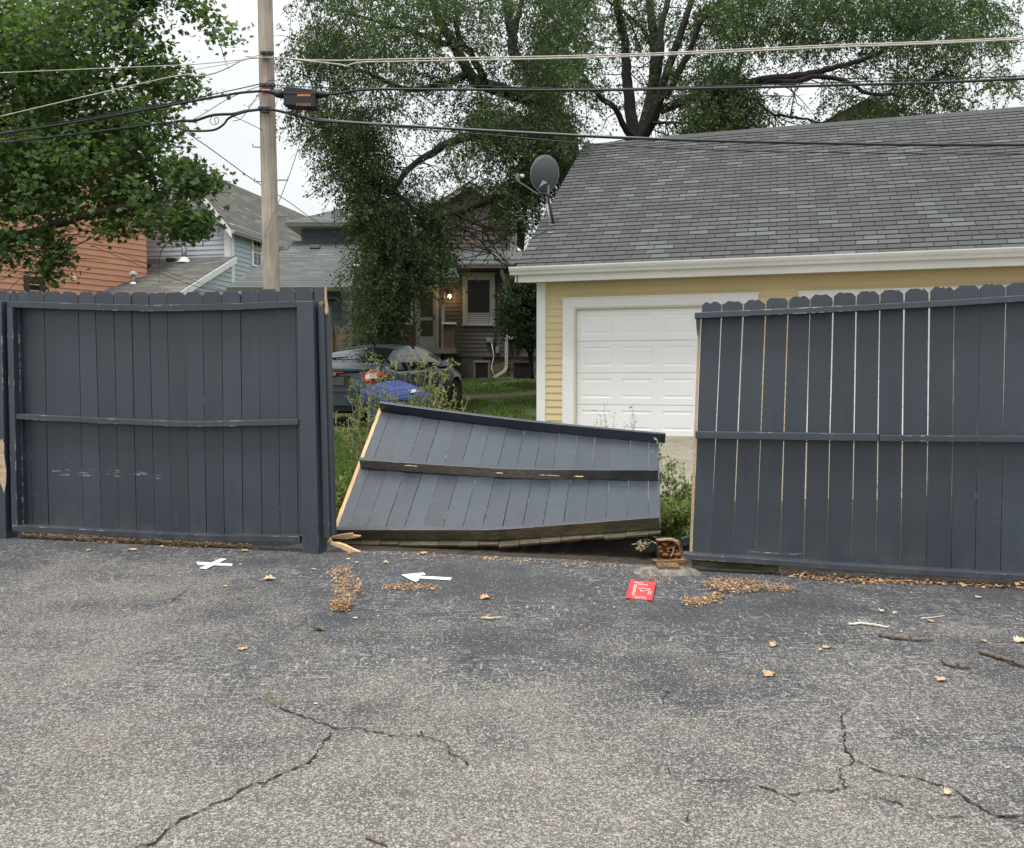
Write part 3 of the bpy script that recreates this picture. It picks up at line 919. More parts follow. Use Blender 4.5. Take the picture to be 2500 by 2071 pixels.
for i in range(17):
    u0, u1 = U[i], U[i + 1]
    wW = 2.38
    vb, vt = -0.007 + random.Random(i).uniform(-0.004, 0.003), 1.06
    um = (u0 + u1) / 2
    dv, nn = SVn(um, 0.5)
    g0 = gapw[i] / 2 / wW; g1 = gapw[i + 1] / 2 / wW
    rr = random.Random(300 + i); d = nn * rr.uniform(-0.003, 0.002)
    bl = SF(u0 + g0, 0) ; b2 = SF(u1 - g1, 0); t1 = SF(u0 + g0, 1); t2 = SF(u1 - g1, 1)
    e0 = (t1 - bl); e1 = (t2 - b2)
    bl_, b2_, t1_, t2_ = bl + e0 * vb, b2 + e1 * vb, bl + e0 * vt, b2 + e1 * vt
    o = picket(mid, bl_ + d, b2_ + d, t1_ + d, t2_ + d, nn, M['paintM'], seed=320 + i, side=M['mossy'])
    if i == 0: o["label"] = "end picket snapped along its grain"
    ve = -0.034 + rr.uniform(-0.007, 0.006)
    c_ = [bl + e0 * ve, b2 + e1 * ve, b2 + e1 * (vb - 0.001), bl + e0 * (vb - 0.001)]
    mb = MB(); mb.prism([q + d - nn * 0.001 for q in c_], -nn * 0.015)
    mb.build("picket_end", M['mossy'], o)
# snapped pale edge down the left side
mb = MB()
pp = []
rr = random.Random(5)
for k in range(26):
    v = -0.03 + 1.04 * k / 25
    dv, nn = SVn(0.001, v)
    ed = (SF(0.05, v) - SF(0, v)).normalized()
    wdt = 0.026 + 0.006 * noise.noise(V((k * 0.7, 0, 0)))
    pp.append((SF(0, v) - ed * wdt + nn * 0.003, SF(0, v) + nn * 0.003 + ed * (0.002 + 0.004 * rr.random())))
poly = [a_[0] for a_ in pp] + [a_[1] for a_ in pp[::-1]]
dv, nn = SVn(0, 0.5)
n_ = len(mb.v)
for k in range(25):
    q = [pp[k][0], pp[k][1], pp[k + 1][1], pp[k + 1][0]]
    mb.hexa([q[0] - nn * 0.018, q[1] - nn * 0.018, q[2] - nn * 0.018, q[3] - nn * 0.018, q[0], q[1], q[2], q[3]])
mb.build("splintered_edge", M['fresh'], mid)
# rails: (v, u0, u1, h, d, materials for bottom(front-facing), front(top-facing), top, back)
def mid_rail(v, u0, u1, h, d, mats, midx, shape=None):
    pts = []; vs = []; ns = []
    for k in range(15):
        u = u0 + (u1 - u0) * k / 14
        uu = max(0, min(1, u))
        dv, nn = SVn(uu, v)
        p = SF(uu, v)
        if u != uu: p = p + (SF(1, v) - SF(0, v)) * (u - uu)
        if shape: p = p + shape(u) * dv
        pts.append(p + nn * 0.002); vs.append(dv); ns.append(nn)
    mb = MB()
    mb.sweep(pts, vs, ns, h, d, midx, 2)
    return mb.build("rail", mats, mid, bevel=0.003)
M['navy'] = fence_paint("fence_paint_dark_face", wear=0.4)
r1 = mid_rail(1.0, -0.004, 1.02, 0.038, 0.085, [M['paint_gloss'], M['navy'], M['rot']], (1, 0, 0, 0))
# middle rail: half bare and stained, half painted
t = NT("stained_rail_face")
X = t.xyz(t.co())
g = t.noise(t.co(scale=(3, 25, 25)), 2.5, 6, 0.7)
bare = t.mix(t.mapr(g, 0.3, 0.7), (0.12, 0.102, 0.084), (0.30, 0.255, 0.21))
pt_ = t.mix(t.mapr(t.noise(t.co(), 9, 4), 0.4, 0.6), (0.030, 0.034, 0.044), (0.055, 0.055, 0.058))
t.base(t.mix(t.mapr(t.math('ADD', X[0], t.math('MULTIPLY', t.noise(t.co(), 4, 4), 0.9)), 0.5, 1.2), bare, pt_)); t.rough(0.7)
t.bump(g, 0.3, 0.004)
M['midface'] = t.mat
r2 = mid_rail(0.505, 0.004, 0.995, 0.038, 0.085, [M['paint_gloss'], M['midface'], M['rot']], (1, 0, 0, 0))
r3 = mid_rail(0.008, -0.002, 1.0, 0.040, 0.088, [M['paint_gloss'], M['mossy'], M['rot']], (1, 0, 0, 0))
r3["label"] = "bottom rail with a mossy olive-brown face, bent in the middle"
# paint patches missing from rail tops, thin bare flakes
def flake(px, py, w_, h_, v, mt=M['fresh'], seed=0):
    rr = random.Random(seed)
    dv, nn = SVn(0.5, v)
    c = onp(px, py, SF((px - 812) / 800, v) + nn * 0.087, nn)
    uu = (SF(0.6, v) - SF(0.4, v)).normalized()
    pts = []
    for k in range(9):
        t_ = 2 * pi * k / 9
        pts.append(c + uu * cos(t_) * w_ * rr.uniform(0.45, 1.2) + dv * sin(t_) * h_ * rr.uniform(0.3, 1.2))
    mb = MB(); mb.prism(pts, -nn * 0.004)
    return mb.build("bare_patch", mt, mid)
for q in ((1000, 1137, 0.05, 0.008, 0.505), (1013, 1138, 0.02, 0.006, 0.505), (1217, 1155, 0.035, 0.007, 0.505), (1412, 1163, 0.04, 0.009, 0.505), (1350, 1161, 0.07, 0.004, 0.505), (1325, 1160, 0.03, 0.005, 0.505)):
    flake(*q, seed=int(q[0]))
# split ends at the hinge corner: two long splinters of raw pine
def splinter(name, pts3, th, mt, parent):
    mb = MB(); mb.prism(pts3, th); return mb.build(name, mt, parent)
Pn = V((0.1, -1, 0.35)).normalized()
base = BL + V((0, -0.12, 0.0))
def spx(lst, off): return [onp(x, y, base + V((0, -off, 0)), Pn) for x, y in lst]
splinter("splinter", [at(x, y, 6.10) for x, y in [(808, 1312), (830, 1307), (860, 1303), (862, 1308), (880, 1310), (870, 1313), (846, 1317), (822, 1316), (810, 1315)]], V((0, 0.03, 0.004)), M['fresh'], mid)
splinter("splinter", [at(x, y, 5.86) for x, y in [(806, 1325), (826, 1327), (842, 1332), (860, 1341), (874, 1347), (879, 1349), (862, 1348), (857, 1351), (846, 1346), (822, 1335), (808, 1330)]], V((0, 0.03, 0.004)), M['fresh'], mid)
splinter("splinter", [at(x, y, 6.0) for x, y in [(797, 1326), (808, 1321), (811, 1325), (803, 1331)]], V((0, 0.03, 0.004)), M['split'], mid)
# a sliver lifted off near the right end
splinter("splinter", [onp(x, y, SF(0.85, 0.03) + SVn(0.85, 0.03)[1] * 0.03, SVn(0.85, 0.03)[1]) for x, y in [(1485, 1283), (1490, 1284), (1506, 1293), (1500, 1293), (1492, 1289)]], SVn(0.85, 0.03)[1] * 0.006, M['navy'], mid)

# ---- snapped post lying back from its concrete footing
sp = thing("broken_post", "snapped fence post lying back with its rotten crumbly end toward us", "broken post")
e = [at(1604, 1317, 5.66), at(1658, 1320, 5.66), at(1665, 1370, 5.62), at(1610, 1372, 5.62)]
dirb = V((0.06, 0.98, -0.12)).normalized()
lenb = 0.34
n_ = 12
mb = MB()
# rough end: jittered grid
def lerp4(u, v): return e[3].lerp(e[2], u).lerp(e[0].lerp(e[1], u), v)
G = 14
for j in range(G + 1):
    for i in range(G + 1):
        u, v = i / G, j / G
        p = lerp4(u, v)
        inn = min(u, 1 - u, v, 1 - v)
        k = noise.noise(V((u * 5, v * 9, 1))) * 0.055 + noise.noise(V((u * 14, v * 22, 3))) * 0.03
        if inn > 0.02: p = p + dirb * (0.035 + k)
        mb.v.append(tuple(p))
for j in range(G):
    for i in range(G):
        k = j * (G + 1) + i
        mb.f.append([k, k + 1, k + G + 2, k + G + 1]); mb.m.append(0); mb.uv.append([(0, 0)] * 4)
mb.build("rotten_end", M['rot'], sp)
mb = MB()
for a_, b_ in ((0, 1), (1, 2), (2, 3), (3, 0)):
    off = dirb * lenb
    mb.face([e[a_], e[b_], e[b_] + off, e[a_] + off])
mb.face([q + dirb * lenb for q in e])
mb.build("post_body", M['paint_worn'], sp)
splinter("splinter", [at(x, y, 5.60) for x, y in [(1602, 1318), (1640, 1315), (1658, 1322), (1654, 1325), (1636, 1319), (1612, 1321)]], V((0, 0.02, 0)), M['fresh'], sp)
splinter("splinter", [at(x, y, 5.62) for x, y in [(1644, 1335), (1647, 1336), (1645, 1350), (1638, 1359), (1636, 1358), (1642, 1349)]], V((0, 0.01, 0)), M['fresh'], sp)
splinter("splinter", [at(x, y, 5.64) for x, y in [(1590, 1321), (1602, 1326), (1604, 1331), (1596, 1325)]], V((0, 0.02, 0)), M['split'], sp)

g1 = splinter("broken_rail_piece", [at(x, y, 5.78) for x, y in [(1574, 1323), (1590, 1321), (1600, 1330), (1605, 1326), (1606, 1344), (1598, 1345), (1578, 1338)]], V((0, 0.09, 0.0)), M['paint_worn'], None)
tag(g1, "notched grey rail offcut left of the snapped post end", "broken rail")
g2 = thing("broken_rail_piece", "short grey rail stub between the snapped post and the right-hand panel", "broken rail")
splinter("board", [at(x, y, 5.72) for x, y in [(1664, 1316), (1686, 1309), (1687, 1328), (1667, 1334)]], V((0, 0.04, 0.0)), M['paint_worn'], g2)
splinter("board", [at(x, y, 5.76) for x, y in [(1667, 1334), (1687, 1329), (1686, 1352), (1669, 1352)]], V((0, 0.02, 0.0)), M['grey_timber'], g2)
g3 = splinter("broken_rail_piece", [at(x, y, 5.60) for x, y in [(1596, 1371), (1674, 1367), (1674, 1375), (1620, 1377)]], V((0, 0.08, 0.0)), M['rot'], None)
tag(g3, "flat dark brown splinter lying under the snapped post end", "broken wood")
# crumbled wood knot beside it
mb = MB()
rr = random.Random(9)
for k in range(60):
    c = at(1570 + rr.gauss(-3, 6), 1331 + rr.gauss(0, 5), 5.74 + rr.uniform(-0.04, 0.04))
    d = V((rr.uniform(-1, 1), rr.uniform(-1, 1), rr.uniform(-1, 1))).normalized()
    mb.beam(c, c + d * rr.uniform(0.01, 0.04), 0.006, 0.004, V((0.2, 0.5, 1)))
tag(mb.build("wood_crumbs", M['split']), "ragged tuft of torn pale wood fibres at the fallen panel's lower right corner", "wood fibres")

# concrete footing
ft = thing("post_footing", "worn pale concrete footing with the rotten stub of the post in it", "concrete footing")
mb = MB()
c0 = ong(1630, 1400, 0)
rx, ry = 0.222, 0.105
nr, na = 6, 40
for r_ in range(nr + 1):
    f = r_ / nr
    for k in range(na):
        t_ = 2 * pi * k / na
        rr_ = f * (1 + 0.05 * noise.noise(V((cos(t_) * 2, sin(t_) * 2, 3))))
        sx = abs(cos(t_)) ** 0.6 * (1 if cos(t_) > 0 else -1); sy = abs(sin(t_)) ** 0.6 * (1 if sin(t_) > 0 else -1)
        z = 0.028 * (1 - f ** 4) + 0.006 * noise.noise(V((sx * f * 6, sy * f * 6, 0))) - (0.01 if r_ == nr else 0)
        mb.v.append((c0.x + rx * rr_ * sx, c0.y + 0.03 + ry * rr_ * sy, z))
for r_ in range(nr):
    for k in range(na):
        a0 = r_ * na + k; a1 = r_ * na + (k + 1) % na
        mb.f.append([a0, a0 + na, a1 + na, a1]); mb.m.append(0); mb.uv.append([(0, 0)] * 4)
mb.build("concrete_collar", M['concrete'], ft, smooth=True)
mb = MB()
a_ = ong(1607, 1393, 0.02); b_ = ong(1661, 1393, 0.02)
for k in range(14):
    f0, f1 = k / 14, (k + 1) / 14
    h_ = 0.044 + 0.010 * noise.noise(V((k * 0.9, 1, 1)))
    p, q = a_.lerp(b_, f0), a_.lerp(b_, f1)
    mb.hexa([V((p.x, p.y, 0.01)), V((q.x, q.y, 0.01)), V((q.x, q.y + 0.1, 0.01)), V((p.x, p.y + 0.1, 0.01)),
             V((p.x, p.y, h_)), V((q.x, q.y, h_)), V((q.x, q.y + 0.1, h_ + 0.004)), V((p.x, p.y + 0.1, h_ + 0.004))])
mb.build("stub", wood("dark_rot", (0.06, 0.03, 0.015), (0.30, 0.19, 0.10), (14, 14, 40), 4), ft)
# small worn collar at the standing thick post
mb = MB()
c0 = ong(758, 1340, 0)
for r_ in range(4):
    f = (0.0, 0.6, 0.85, 1)[r_]
    for k in range(28):
        t_ = 2 * pi * k / 28
        q = 1 + 0.12 * noise.noise(V((cos(t_) * 2, sin(t_) * 2, 8)))
        mb.v.append((c0.x + 0.2 * f * q * cos(t_), c0.y + 0.02 + 0.13 * f * q * sin(t_), 0.012 if r_ < 3 else 0.001))
for r_ in range(3):
    for k in range(28):
        a0 = r_ * 28 + k; a1 = r_ * 28 + (k + 1) % 28
        mb.f.append([a0, a0 + 28, a1 + 28, a1]); mb.m.append(0); mb.uv.append([(0, 0)] * 4)
tag(mb.build("post_footing", simple("tarred_concrete", (0.12, 0.115, 0.11), 0.9, 0.5, 18), smooth=True), "thin grey concrete collar at the foot of the thick standing post", "concrete footing")

# ================================================================ BUILDING HELPERS
def frame(x, y, z, deg):
    """local x along a wall (to the right seen from outside), local -y outward, z up"""
    return Matrix.Translation((x, y, z)) @ Matrix.Rotation(R(deg), 4, 'Z')

def clip_range(poly, z):
    xs_ = []
    k = len(poly)
    for i in range(k):
        (x0, z0), (x1, z1) = poly[i], poly[(i + 1) % k]
        if (z0 <= z <= z1) or (z1 <= z <= z0):
            if abs(z1 - z0) < 1e-9: xs_ += [x0, x1]
            else: xs_.append(x0 + (x1 - x0) * (z - z0) / (z1 - z0))
    return (min(xs_), max(xs_)) if xs_ else None

def lap_wall(name, Mx, poly, course, proud, mat, parent, y=0.0, thick=0.12):
    """wall of one or more convex polygons (x,z) clad in lapped boards, outward is local -y"""
    mb = MB()
    for pl in (poly if isinstance(poly[0], list) else [poly]):
        lap_piece(mb, Mx, pl, course, proud, y, thick)
    return mb.build(name, mat, parent, recalc=False)

def lap_piece(mb, Mx, poly, course, proud, y, thick):
    zs = [p[1] for p in poly]
    z0, z1 = min(zs), max(zs)
    n_ = max(1, int(math.ceil((z1 - z0) / course)))
    corners = sorted(set([round(q[1], 4) for q in poly]))
    for i in range(n_):
        za, zb = z0 + i * course, min(z1, z0 + (i + 1) * course)
        # split at polygon corner heights
        cuts = [za] + [c for c in corners if za + 1e-3 < c < zb - 1e-3] + [zb]
        for a_, b_ in zip(cuts, cuts[1:]):
            ra, rb = clip_range(poly, a_ + 1e-5), clip_range(poly, b_ - 1e-5)
            if not ra or not rb: continue
            fa = proud * (1 - (a_ - za) / course); fb = proud * (1 - (b_ - za) / course)
            q = [(ra[0], y - fa, a_), (ra[1], y - fa, a_), (rb[1], y - fb, b_), (rb[0], y - fb, b_)]
            mb.face([Mx @ V(p) for p in q])
            if a_ == za:
                q = [(ra[0], y, a_), (ra[1], y, a_), (ra[1], y - fa, a_), (ra[0], y - fa, a_)]
                mb.face([Mx @ V(p) for p in q])
    # backing
    P = [Mx @ V((x, y + 0.002, z)) for x, z in poly]
    ext = (Mx.to_3x3() @ V((0, thick, 0)))
    mb.prism(P, ext)

def roof_plane(name, p_eave0, p_eave1, p_top1, p_top0, mat, parent, course=0.14, step=0.008, thick=0.05, tab=None):
    """shingled slope: corners eave-left, eave-right, top-right, top-left; every course is a real step"""
    mb = MB()
    a_, b_, c_, d_ = map(V, (p_eave0, p_eave1, p_top1, p_top0))
    ex = (b_ - a_).normalized()
    nrm = (b_ - a_).cross(d_ - a_).normalized()
    if nrm.z < 0: nrm = -nrm
    upd = nrm.cross(ex)
    if upd.z < 0: upd = -upd
    hgt = (d_ - a_).dot(upd)
    n_ = max(1, round(hgt / course))
    for i in range(n_):
        f0, f1 = i / n_, (i + 1) / n_
        l0, r0 = a_.lerp(d_, f0), b_.lerp(c_, f0)
        l1, r1 = a_.lerp(d_, f1), b_.lerp(c_, f1)
        def uv(p, q): return ((p - a_).dot(ex) + 0.05 * noise.noise(V((q * 3.3, 1, 1))), q * 0.14)
        q = [l0 + nrm * step, r0 + nrm * step, r1, l1]
        mb.face(q, 0, [uv(l0, i), uv(r0, i), uv(r1, i + 1), uv(l1, i + 1)])
        mb.face([l0, r0, r0 + nrm * step, l0 + nrm * step], 0, [uv(l0, i), uv(r0, i), uv(r0, i), uv(l0, i)])
    P = [a_ - nrm * 0.001, b_ - nrm * 0.001, c_ - nrm * 0.001, d_ - nrm * 0.001]
    n0 = len(mb.v)
    mb.hexa([p - nrm * thick for p in P] + P, 0)
    return mb.build(name, mat, parent, recalc=False)

def gutter(name, Mx, x0, x1, y, z, mat, parent, s=0.11):
    """K-style gutter, local coordinates; outer lip toward -y"""
    prof = [(0.0, 0.0), (0.0, s), (-s * 0.18, s), (-s * 0.18, s * 0.93), (-s * 0.92, s * 0.93), (-s * 0.92, s), (-s * 1.12, s), (-s * 1.12, s * 0.86), (-s, s * 0.55), (-s * 0.72, s * 0.3), (-s * 0.62, 0.0)]
    mb = MB()
    P = [Mx @ V((x0, y + a_, z + b_)) for a_, b_ in prof]
    ext = Mx.to_3x3() @ V((x1 - x0, 0, 0))
    mb.prism(P, ext)
    return mb.build(name, mat, parent)

def lbox(name, Mx, x0, x1, y0, y1, z0, z1, mat, parent, bevel=0):
    mb = MB(); mb.box(x0, x1, y0, y1, z0, z1, Mx)
    return mb.build(name, mat, parent, bevel=bevel)

def ltube(name, Mx, pts, r, mat, parent, sides=8):
    mb = MB(); mb.tube([Mx @ V(p) for p in pts], r, sides)
    return mb.build(name, mat, parent, smooth=True)

def window(Mx, x0, x1, z0, z1, parent, trim, pane, tw=0.1, y=0.0, bars=((0.5,), ()), sill=True, name="window"):
    """frame (part) with panes and sill as sub-parts; outward -y"""
    mb = MB()
    for (a_, b_, c_, d_) in ((x0, x1, z1 - tw, z1), (x0, x0 + tw, z0 + (tw if not sill else 0.05), z1 - tw), (x1 - tw, x1, z0 + (tw if not sill else 0.05), z1 - tw)):
        mb.box(a_, b_, y - 0.055, y + 0.02, c_, d_, Mx)
    if not sill: mb.box(x0, x1, y - 0.055, y + 0.02, z0, z0 + tw, Mx)
    ia, ib, ic, id_ = x0 + tw, x1 - tw, z0 + (0.05 if sill else tw), z1 - tw
    s_ = 0.035
    mb.box(ia, ib, y - 0.040, y + 0.01, id_ - s_, id_, Mx); mb.box(ia, ib, y - 0.040, y + 0.01, ic, ic + s_, Mx)
    mb.box(ia, ia + s_, y - 0.040, y + 0.01, ic + s_, id_ - s_, Mx); mb.box(ib - s_, ib, y - 0.040, y + 0.01, ic + s_, id_ - s_, Mx)
    for f in bars[0]:
        z = ic + (id_ - ic) * f
        mb.box(ia + s_, ib - s_, y - 0.037, y + 0.01, z - 0.02, z + 0.02, Mx)
    for f in bars[1]:
        x = ia + (ib - ia) * f
        mb.box(x - 0.015, x + 0.015, y - 0.034, y + 0.01, ic + s_, id_ - s_, Mx)
    o = mb.build(name, trim, parent)
    lbox("pane", Mx, ia + 0.01, ib - 0.01, y - 0.028, y + 0.005, ic + 0.01, id_ - 0.01, pane, o)
    if sill: lbox("sill", Mx, x0 - 0.03, x1 + 0.03, y - 0.085, y + 0.02, z0 - 0.01, z0 + 0.048, trim, o)
    return o

# ================================================================ GARAGE
GT = 17.0
GX, GY, GZ = 0.445, 14.26, 0.26
G = frame(GX, GY, GZ, -GT)
ga = thing("garage", "yellow clapboard garage with white doors and a long grey shingle roof", "garage")
GW, GD = 12.6, 9.6
EZ = 2.62
ZT = 2.10
c_ = 0.115
zc = 0.02 + c_ * 18
lap_wall("wall", G, [[(0.12, 0.02), (0.60, 0.02), (0.60, zc), (0.12, zc)], [(3.30, 0.02), (4.30, 0.02), (4.30, zc), (3.30, zc)],
                     [(9.1, 0.02), (GW, 0.02), (GW, zc), (9.1, zc)], [(0.12, zc), (GW, zc), (GW, EZ), (0.12, EZ)]], c_, 0.014, M['yellow'], ga)
Gl = G @ Matrix.Translation((0, GD, 0)) @ Matrix.Rotation(-pi / 2, 4, 'Z')
rise = GD / 2 * 0.636
lap_wall("wall", Gl, [(0, 0.02), (GD - 0.0, 0.02), (GD, EZ), (GD / 2, EZ + rise), (0, EZ)], 0.115, 0.014, M['yellow'], ga)
Gr = G @ Matrix.Translation((GW, 0, 0)) @ Matrix.Rotation(pi / 2, 4, 'Z')
lap_wall("wall", Gr, [(0, 0.02), (GD, 0.02), (GD, EZ), (GD / 2, EZ + rise), (0, EZ)], 0.115, 0.014, M['yellow'], ga)
Gb = G @ Matrix.Translation((GW, GD, 0)) @ Matrix.Rotation(pi, 4, 'Z')
lap_wall("wall", Gb, [(0, 0.02), (GW, 0.02), (GW, EZ), (0, EZ)], 0.115, 0.014, M['yellow'], ga)
lbox("corner_trim", G, -0.03, 0.12, -0.032, 0.02, 0, EZ, M['white'], ga, 0.003)
lbox("corner_trim", G, -0.03, 0.0, 0.021, 0.14, 0, EZ, M['white'], ga, 0.003)
# roof: eave overhang 0.45, rake overhang 0.45
OV, RK = 0.42, 0.29
sl_ = 0.636
def gp(x, y, z): return G @ V((x, y, z))
ez = EZ + 0.10 - OV * sl_ * 0.3
ez = 2.72
top_y = GD / 2
top_z = ez + (top_y + OV) * sl_
roof_plane("roof", gp(-RK, -OV, ez), gp(GW + RK, -OV, ez), gp(GW + RK, top_y, top_z), gp(-RK, top_y, top_z), M['shg'], ga, 0.168, 0.010)
roof_plane("roof", gp(GW + RK, GD + OV, ez), gp(-RK, GD + OV, ez), gp(-RK, top_y, top_z), gp(GW + RK, top_y, top_z), M['shg'], ga, 0.168, 0.010)
# ridge vent and cap
mb = MB()
mb.prism([gp(1.4, top_y - 0.16, top_z - 0.088), gp(1.4, top_y, top_z + 0.035), gp(1.4, top_y + 0.16, top_z - 0.088), gp(1.4, top_y, top_z + 0.005)], G.to_3x3() @ V((GW - 2.2, 0, 0)))
mb.build("ridge_cap", simple("ridge_cap", (0.07, 0.07, 0.07), 0.9, 0.2, 10), ga)
# fascia, soffit, gutter
lbox("fascia", G, -RK + 0.06, GW + RK - 0.03, -OV - 0.015, -OV + 0.02, ez - 0.23, ez - 0.055, M['gutter'], ga)
lbox("soffit", G, -RK + 0.10, GW + RK - 0.05, -OV + 0.021, -0.033, ez - 0.2, ez - 0.18, M['soffit'], ga)
gutter("gutter", G, -RK - 0.06, GW + RK, -OV - 0.016, ez - 0.115, M['gutter'], ga, 0.12)
# rake boards
for sgn, xx in ((1, -RK), (-1, GW + RK)):
    mb = MB()
    for (ya, yb) in ((-OV, top_y), (GD + OV, top_y)):
        mb.prism([gp(xx, ya, ez - 0.06), gp(xx, yb, top_z - 0.06), gp(xx, yb, top_z - 0.22), gp(xx, ya, ez - 0.22)], G.to_3x3() @ V((0.03 * sgn, 0, 0)))
    mb.build("rake_board", M['white'], ga)
    mb = MB()
    for (ya, yb) in ((-OV + 0.05, top_y), (GD + OV - 0.05, top_y)):
        mb.prism([gp(xx + 0.031 * sgn, ya, ez - 0.19), gp(xx + 0.031 * sgn, yb, top_z - 0.19), gp(xx + 0.031 * sgn, yb, top_z - 0.205), gp(xx + 0.031 * sgn, ya, ez - 0.205)], G.to_3x3() @ V((RK * sgn * 0.9, 0, 0)))
    mb.build("rake_soffit", M['soffit'], ga)

def garage_door(x0, x1, zt, parent, ncol, tx0, tx1):
    tw = 0.19
    mb = MB()
    mb.box(tx0, x0, -0.034, 0.02, 0, zt, G); mb.box(x1, tx1, -0.034, 0.02, 0, zt, G)
    mb.box(tx0, tx1, -0.036, 0.02, zt, zt + 0.145, G)
    mb.box(tx0 - 0.02, tx1 + 0.02, -0.05, 0.02, zt + 0.145, zt + 0.165, G)
    mb.build("door_trim", M['white'], parent, bevel=0.003)
    mb = MB()
    # reveal and weather strip
    mb.box(x0 - 0.01, x0 + 0.035, -0.030, 0.10, 0, zt, G); mb.box(x1 - 0.035, x1 + 0.01, -0.030, 0.10, 0, zt, G)
    mb.box(x0 + 0.036, x1 - 0.036, -0.028, 0.10, zt - 0.03, zt + 0.01, G)
    mb.build("door_jamb", simple("cream_jamb", (0.60, 0.55, 0.45), 0.6, 0.05), parent)
    sec = (zt - 0.03) / 4
    M2 = G
    mb = MB()
    yd = 0.045
    xa, xb = x0 + 0.036, x1 - 0.036
    for s_ in range(4):
        z0_, z1_ = s_ * sec + 0.004, (s_ + 1) * sec - 0.004
        cw = (xb - xa) / ncol
        # section slab with pressed panels
        px_ = []
        for c in range(ncol):
            cx0, cx1 = xa + c * cw, xa + (c + 1) * cw
            ix0, ix1 = cx0 + cw * 0.12, cx1 - cw * 0.12
            iz0, iz1 = z0_ + sec * 0.20, z1_ - sec * 0.17
            def q(x, z, y): return G @ V((x, yd + y, z))
            O = [(cx0, z0_), (cx1, z0_), (cx1, z1_), (cx0, z1_)]
            I = [(ix0, iz0), (ix1, iz0), (ix1, iz1), (ix0, iz1)]
            d1, d2, d3 = 0.018, 0.035, 0.055
            def inset(R_, d): return [(R_[0][0] + d, R_[0][1] + d), (R_[1][0] - d, R_[1][1] + d), (R_[2][0] - d, R_[2][1] - d), (R_[3][0] + d, R_[3][1] - d)]
            rings = [(O, 0), (I, 0), (inset(I, d1), 0.007), (inset(I, d2), 0.007), (inset(I, d3), 0.002)]
            for (A_, ya), (B_, yb) in zip(rings, rings[1:]):
                for k in range(4):
                    k2 = (k + 1) % 4
                    mb.face([q(*A_[k], ya), q(*A_[k2], ya), q(*B_[k2], yb), q(*B_[k], yb)])
            mb.face([q(*p, 0.002) for p in rings[-1][0]])
        mb.face([G @ V(p) for p in ((xa, yd, z1_), (xb, yd, z1_), (xb, yd + 0.02, z1_ + 0.002), (xa, yd + 0.02, z1_ + 0.002))])
        mb.face([G @ V(p) for p in ((xa, yd + 0.02, z0_ - 0.002), (xb, yd + 0.02, z0_ - 0.002), (xb, yd, z0_), (xa, yd, z0_))])
    mb.box(xa, xb, yd + 0.021, yd + 0.06, 0.0, zt - 0.03, G)
    o = mb.build("garage_door", M['door_white'], parent, recalc=False)
    lbox("bottom_seal", G, xa, xb, yd - 0.012, yd - 0.001, -0.01, 0.03, simple("cream_seal", (0.5, 0.46, 0.36)), o)
    return o
garage_door(0.60, 3.30, ZT, ga, 4, 0.41, 3.49)
garage_door(4.30, 9.1, ZT, ga, 8, 4.08, 9.3)

# ---- satellite dish on the rake edge
Pr = gp(0, -OV, ez + 0.007); Nr = (gp(1, -OV, ez) - gp(0, -OV, ez)).cross(gp(0, 0, ez + OV * sl_) - gp(0, -OV, ez)).normalized()
if Nr.z < 0: Nr = -Nr
foot = onp(1344, 548, Pr, Nr)
dy = foot.y
dt = thing("satellite_dish", "grey oval satellite dish on a slanted mast at the garage roof's left edge", "satellite dish")
def dp_(px, py, off=0.0): return at(px, py, dy + off)
mb = MB(); mb.tube([dp_(1351, 546, 0.0), dp_(1342, 500, -0.02), dp_(1336, 470, -0.02), dp_(1336, 452, -0.02)], 0.021, 10)
mb.build("mast", M['darksteel'], dt, smooth=True)
mb = MB()
mb.tube([onp(1345, 568, Pr, Nr), dp_(1334, 480, -0.06)], 0.010, 6)
mb.build("strut", M['steel'], dt, smooth=True)
mb = MB()
mb.tube([onp(1328, 534, Pr, Nr), dp_(1340, 490, 0.12)], 0.008, 6)
mb.build("strut", M['darksteel'], dt, smooth=True)
mb = MB()
for (x, y) in ((1345, 550), (1345, 569), (1330, 535)):
    c = onp(x, y, Pr, Nr); exx = (gp(1, 0, 0) - gp(0, 0, 0)); upx = Nr.cross(exx)
    mb.hexa([c - exx * 0.05 - upx * 0.02, c + exx * 0.05 - upx * 0.02, c + exx * 0.05 + upx * 0.02, c - exx * 0.05 + upx * 0.02,
             c - exx * 0.05 - upx * 0.02 + Nr * 0.012, c + exx * 0.05 - upx * 0.02 + Nr * 0.012, c + exx * 0.05 + upx * 0.02 + Nr * 0.012, c - exx * 0.05 + upx * 0.02 + Nr * 0.012])
mb.build("foot", M['steel'], dt)
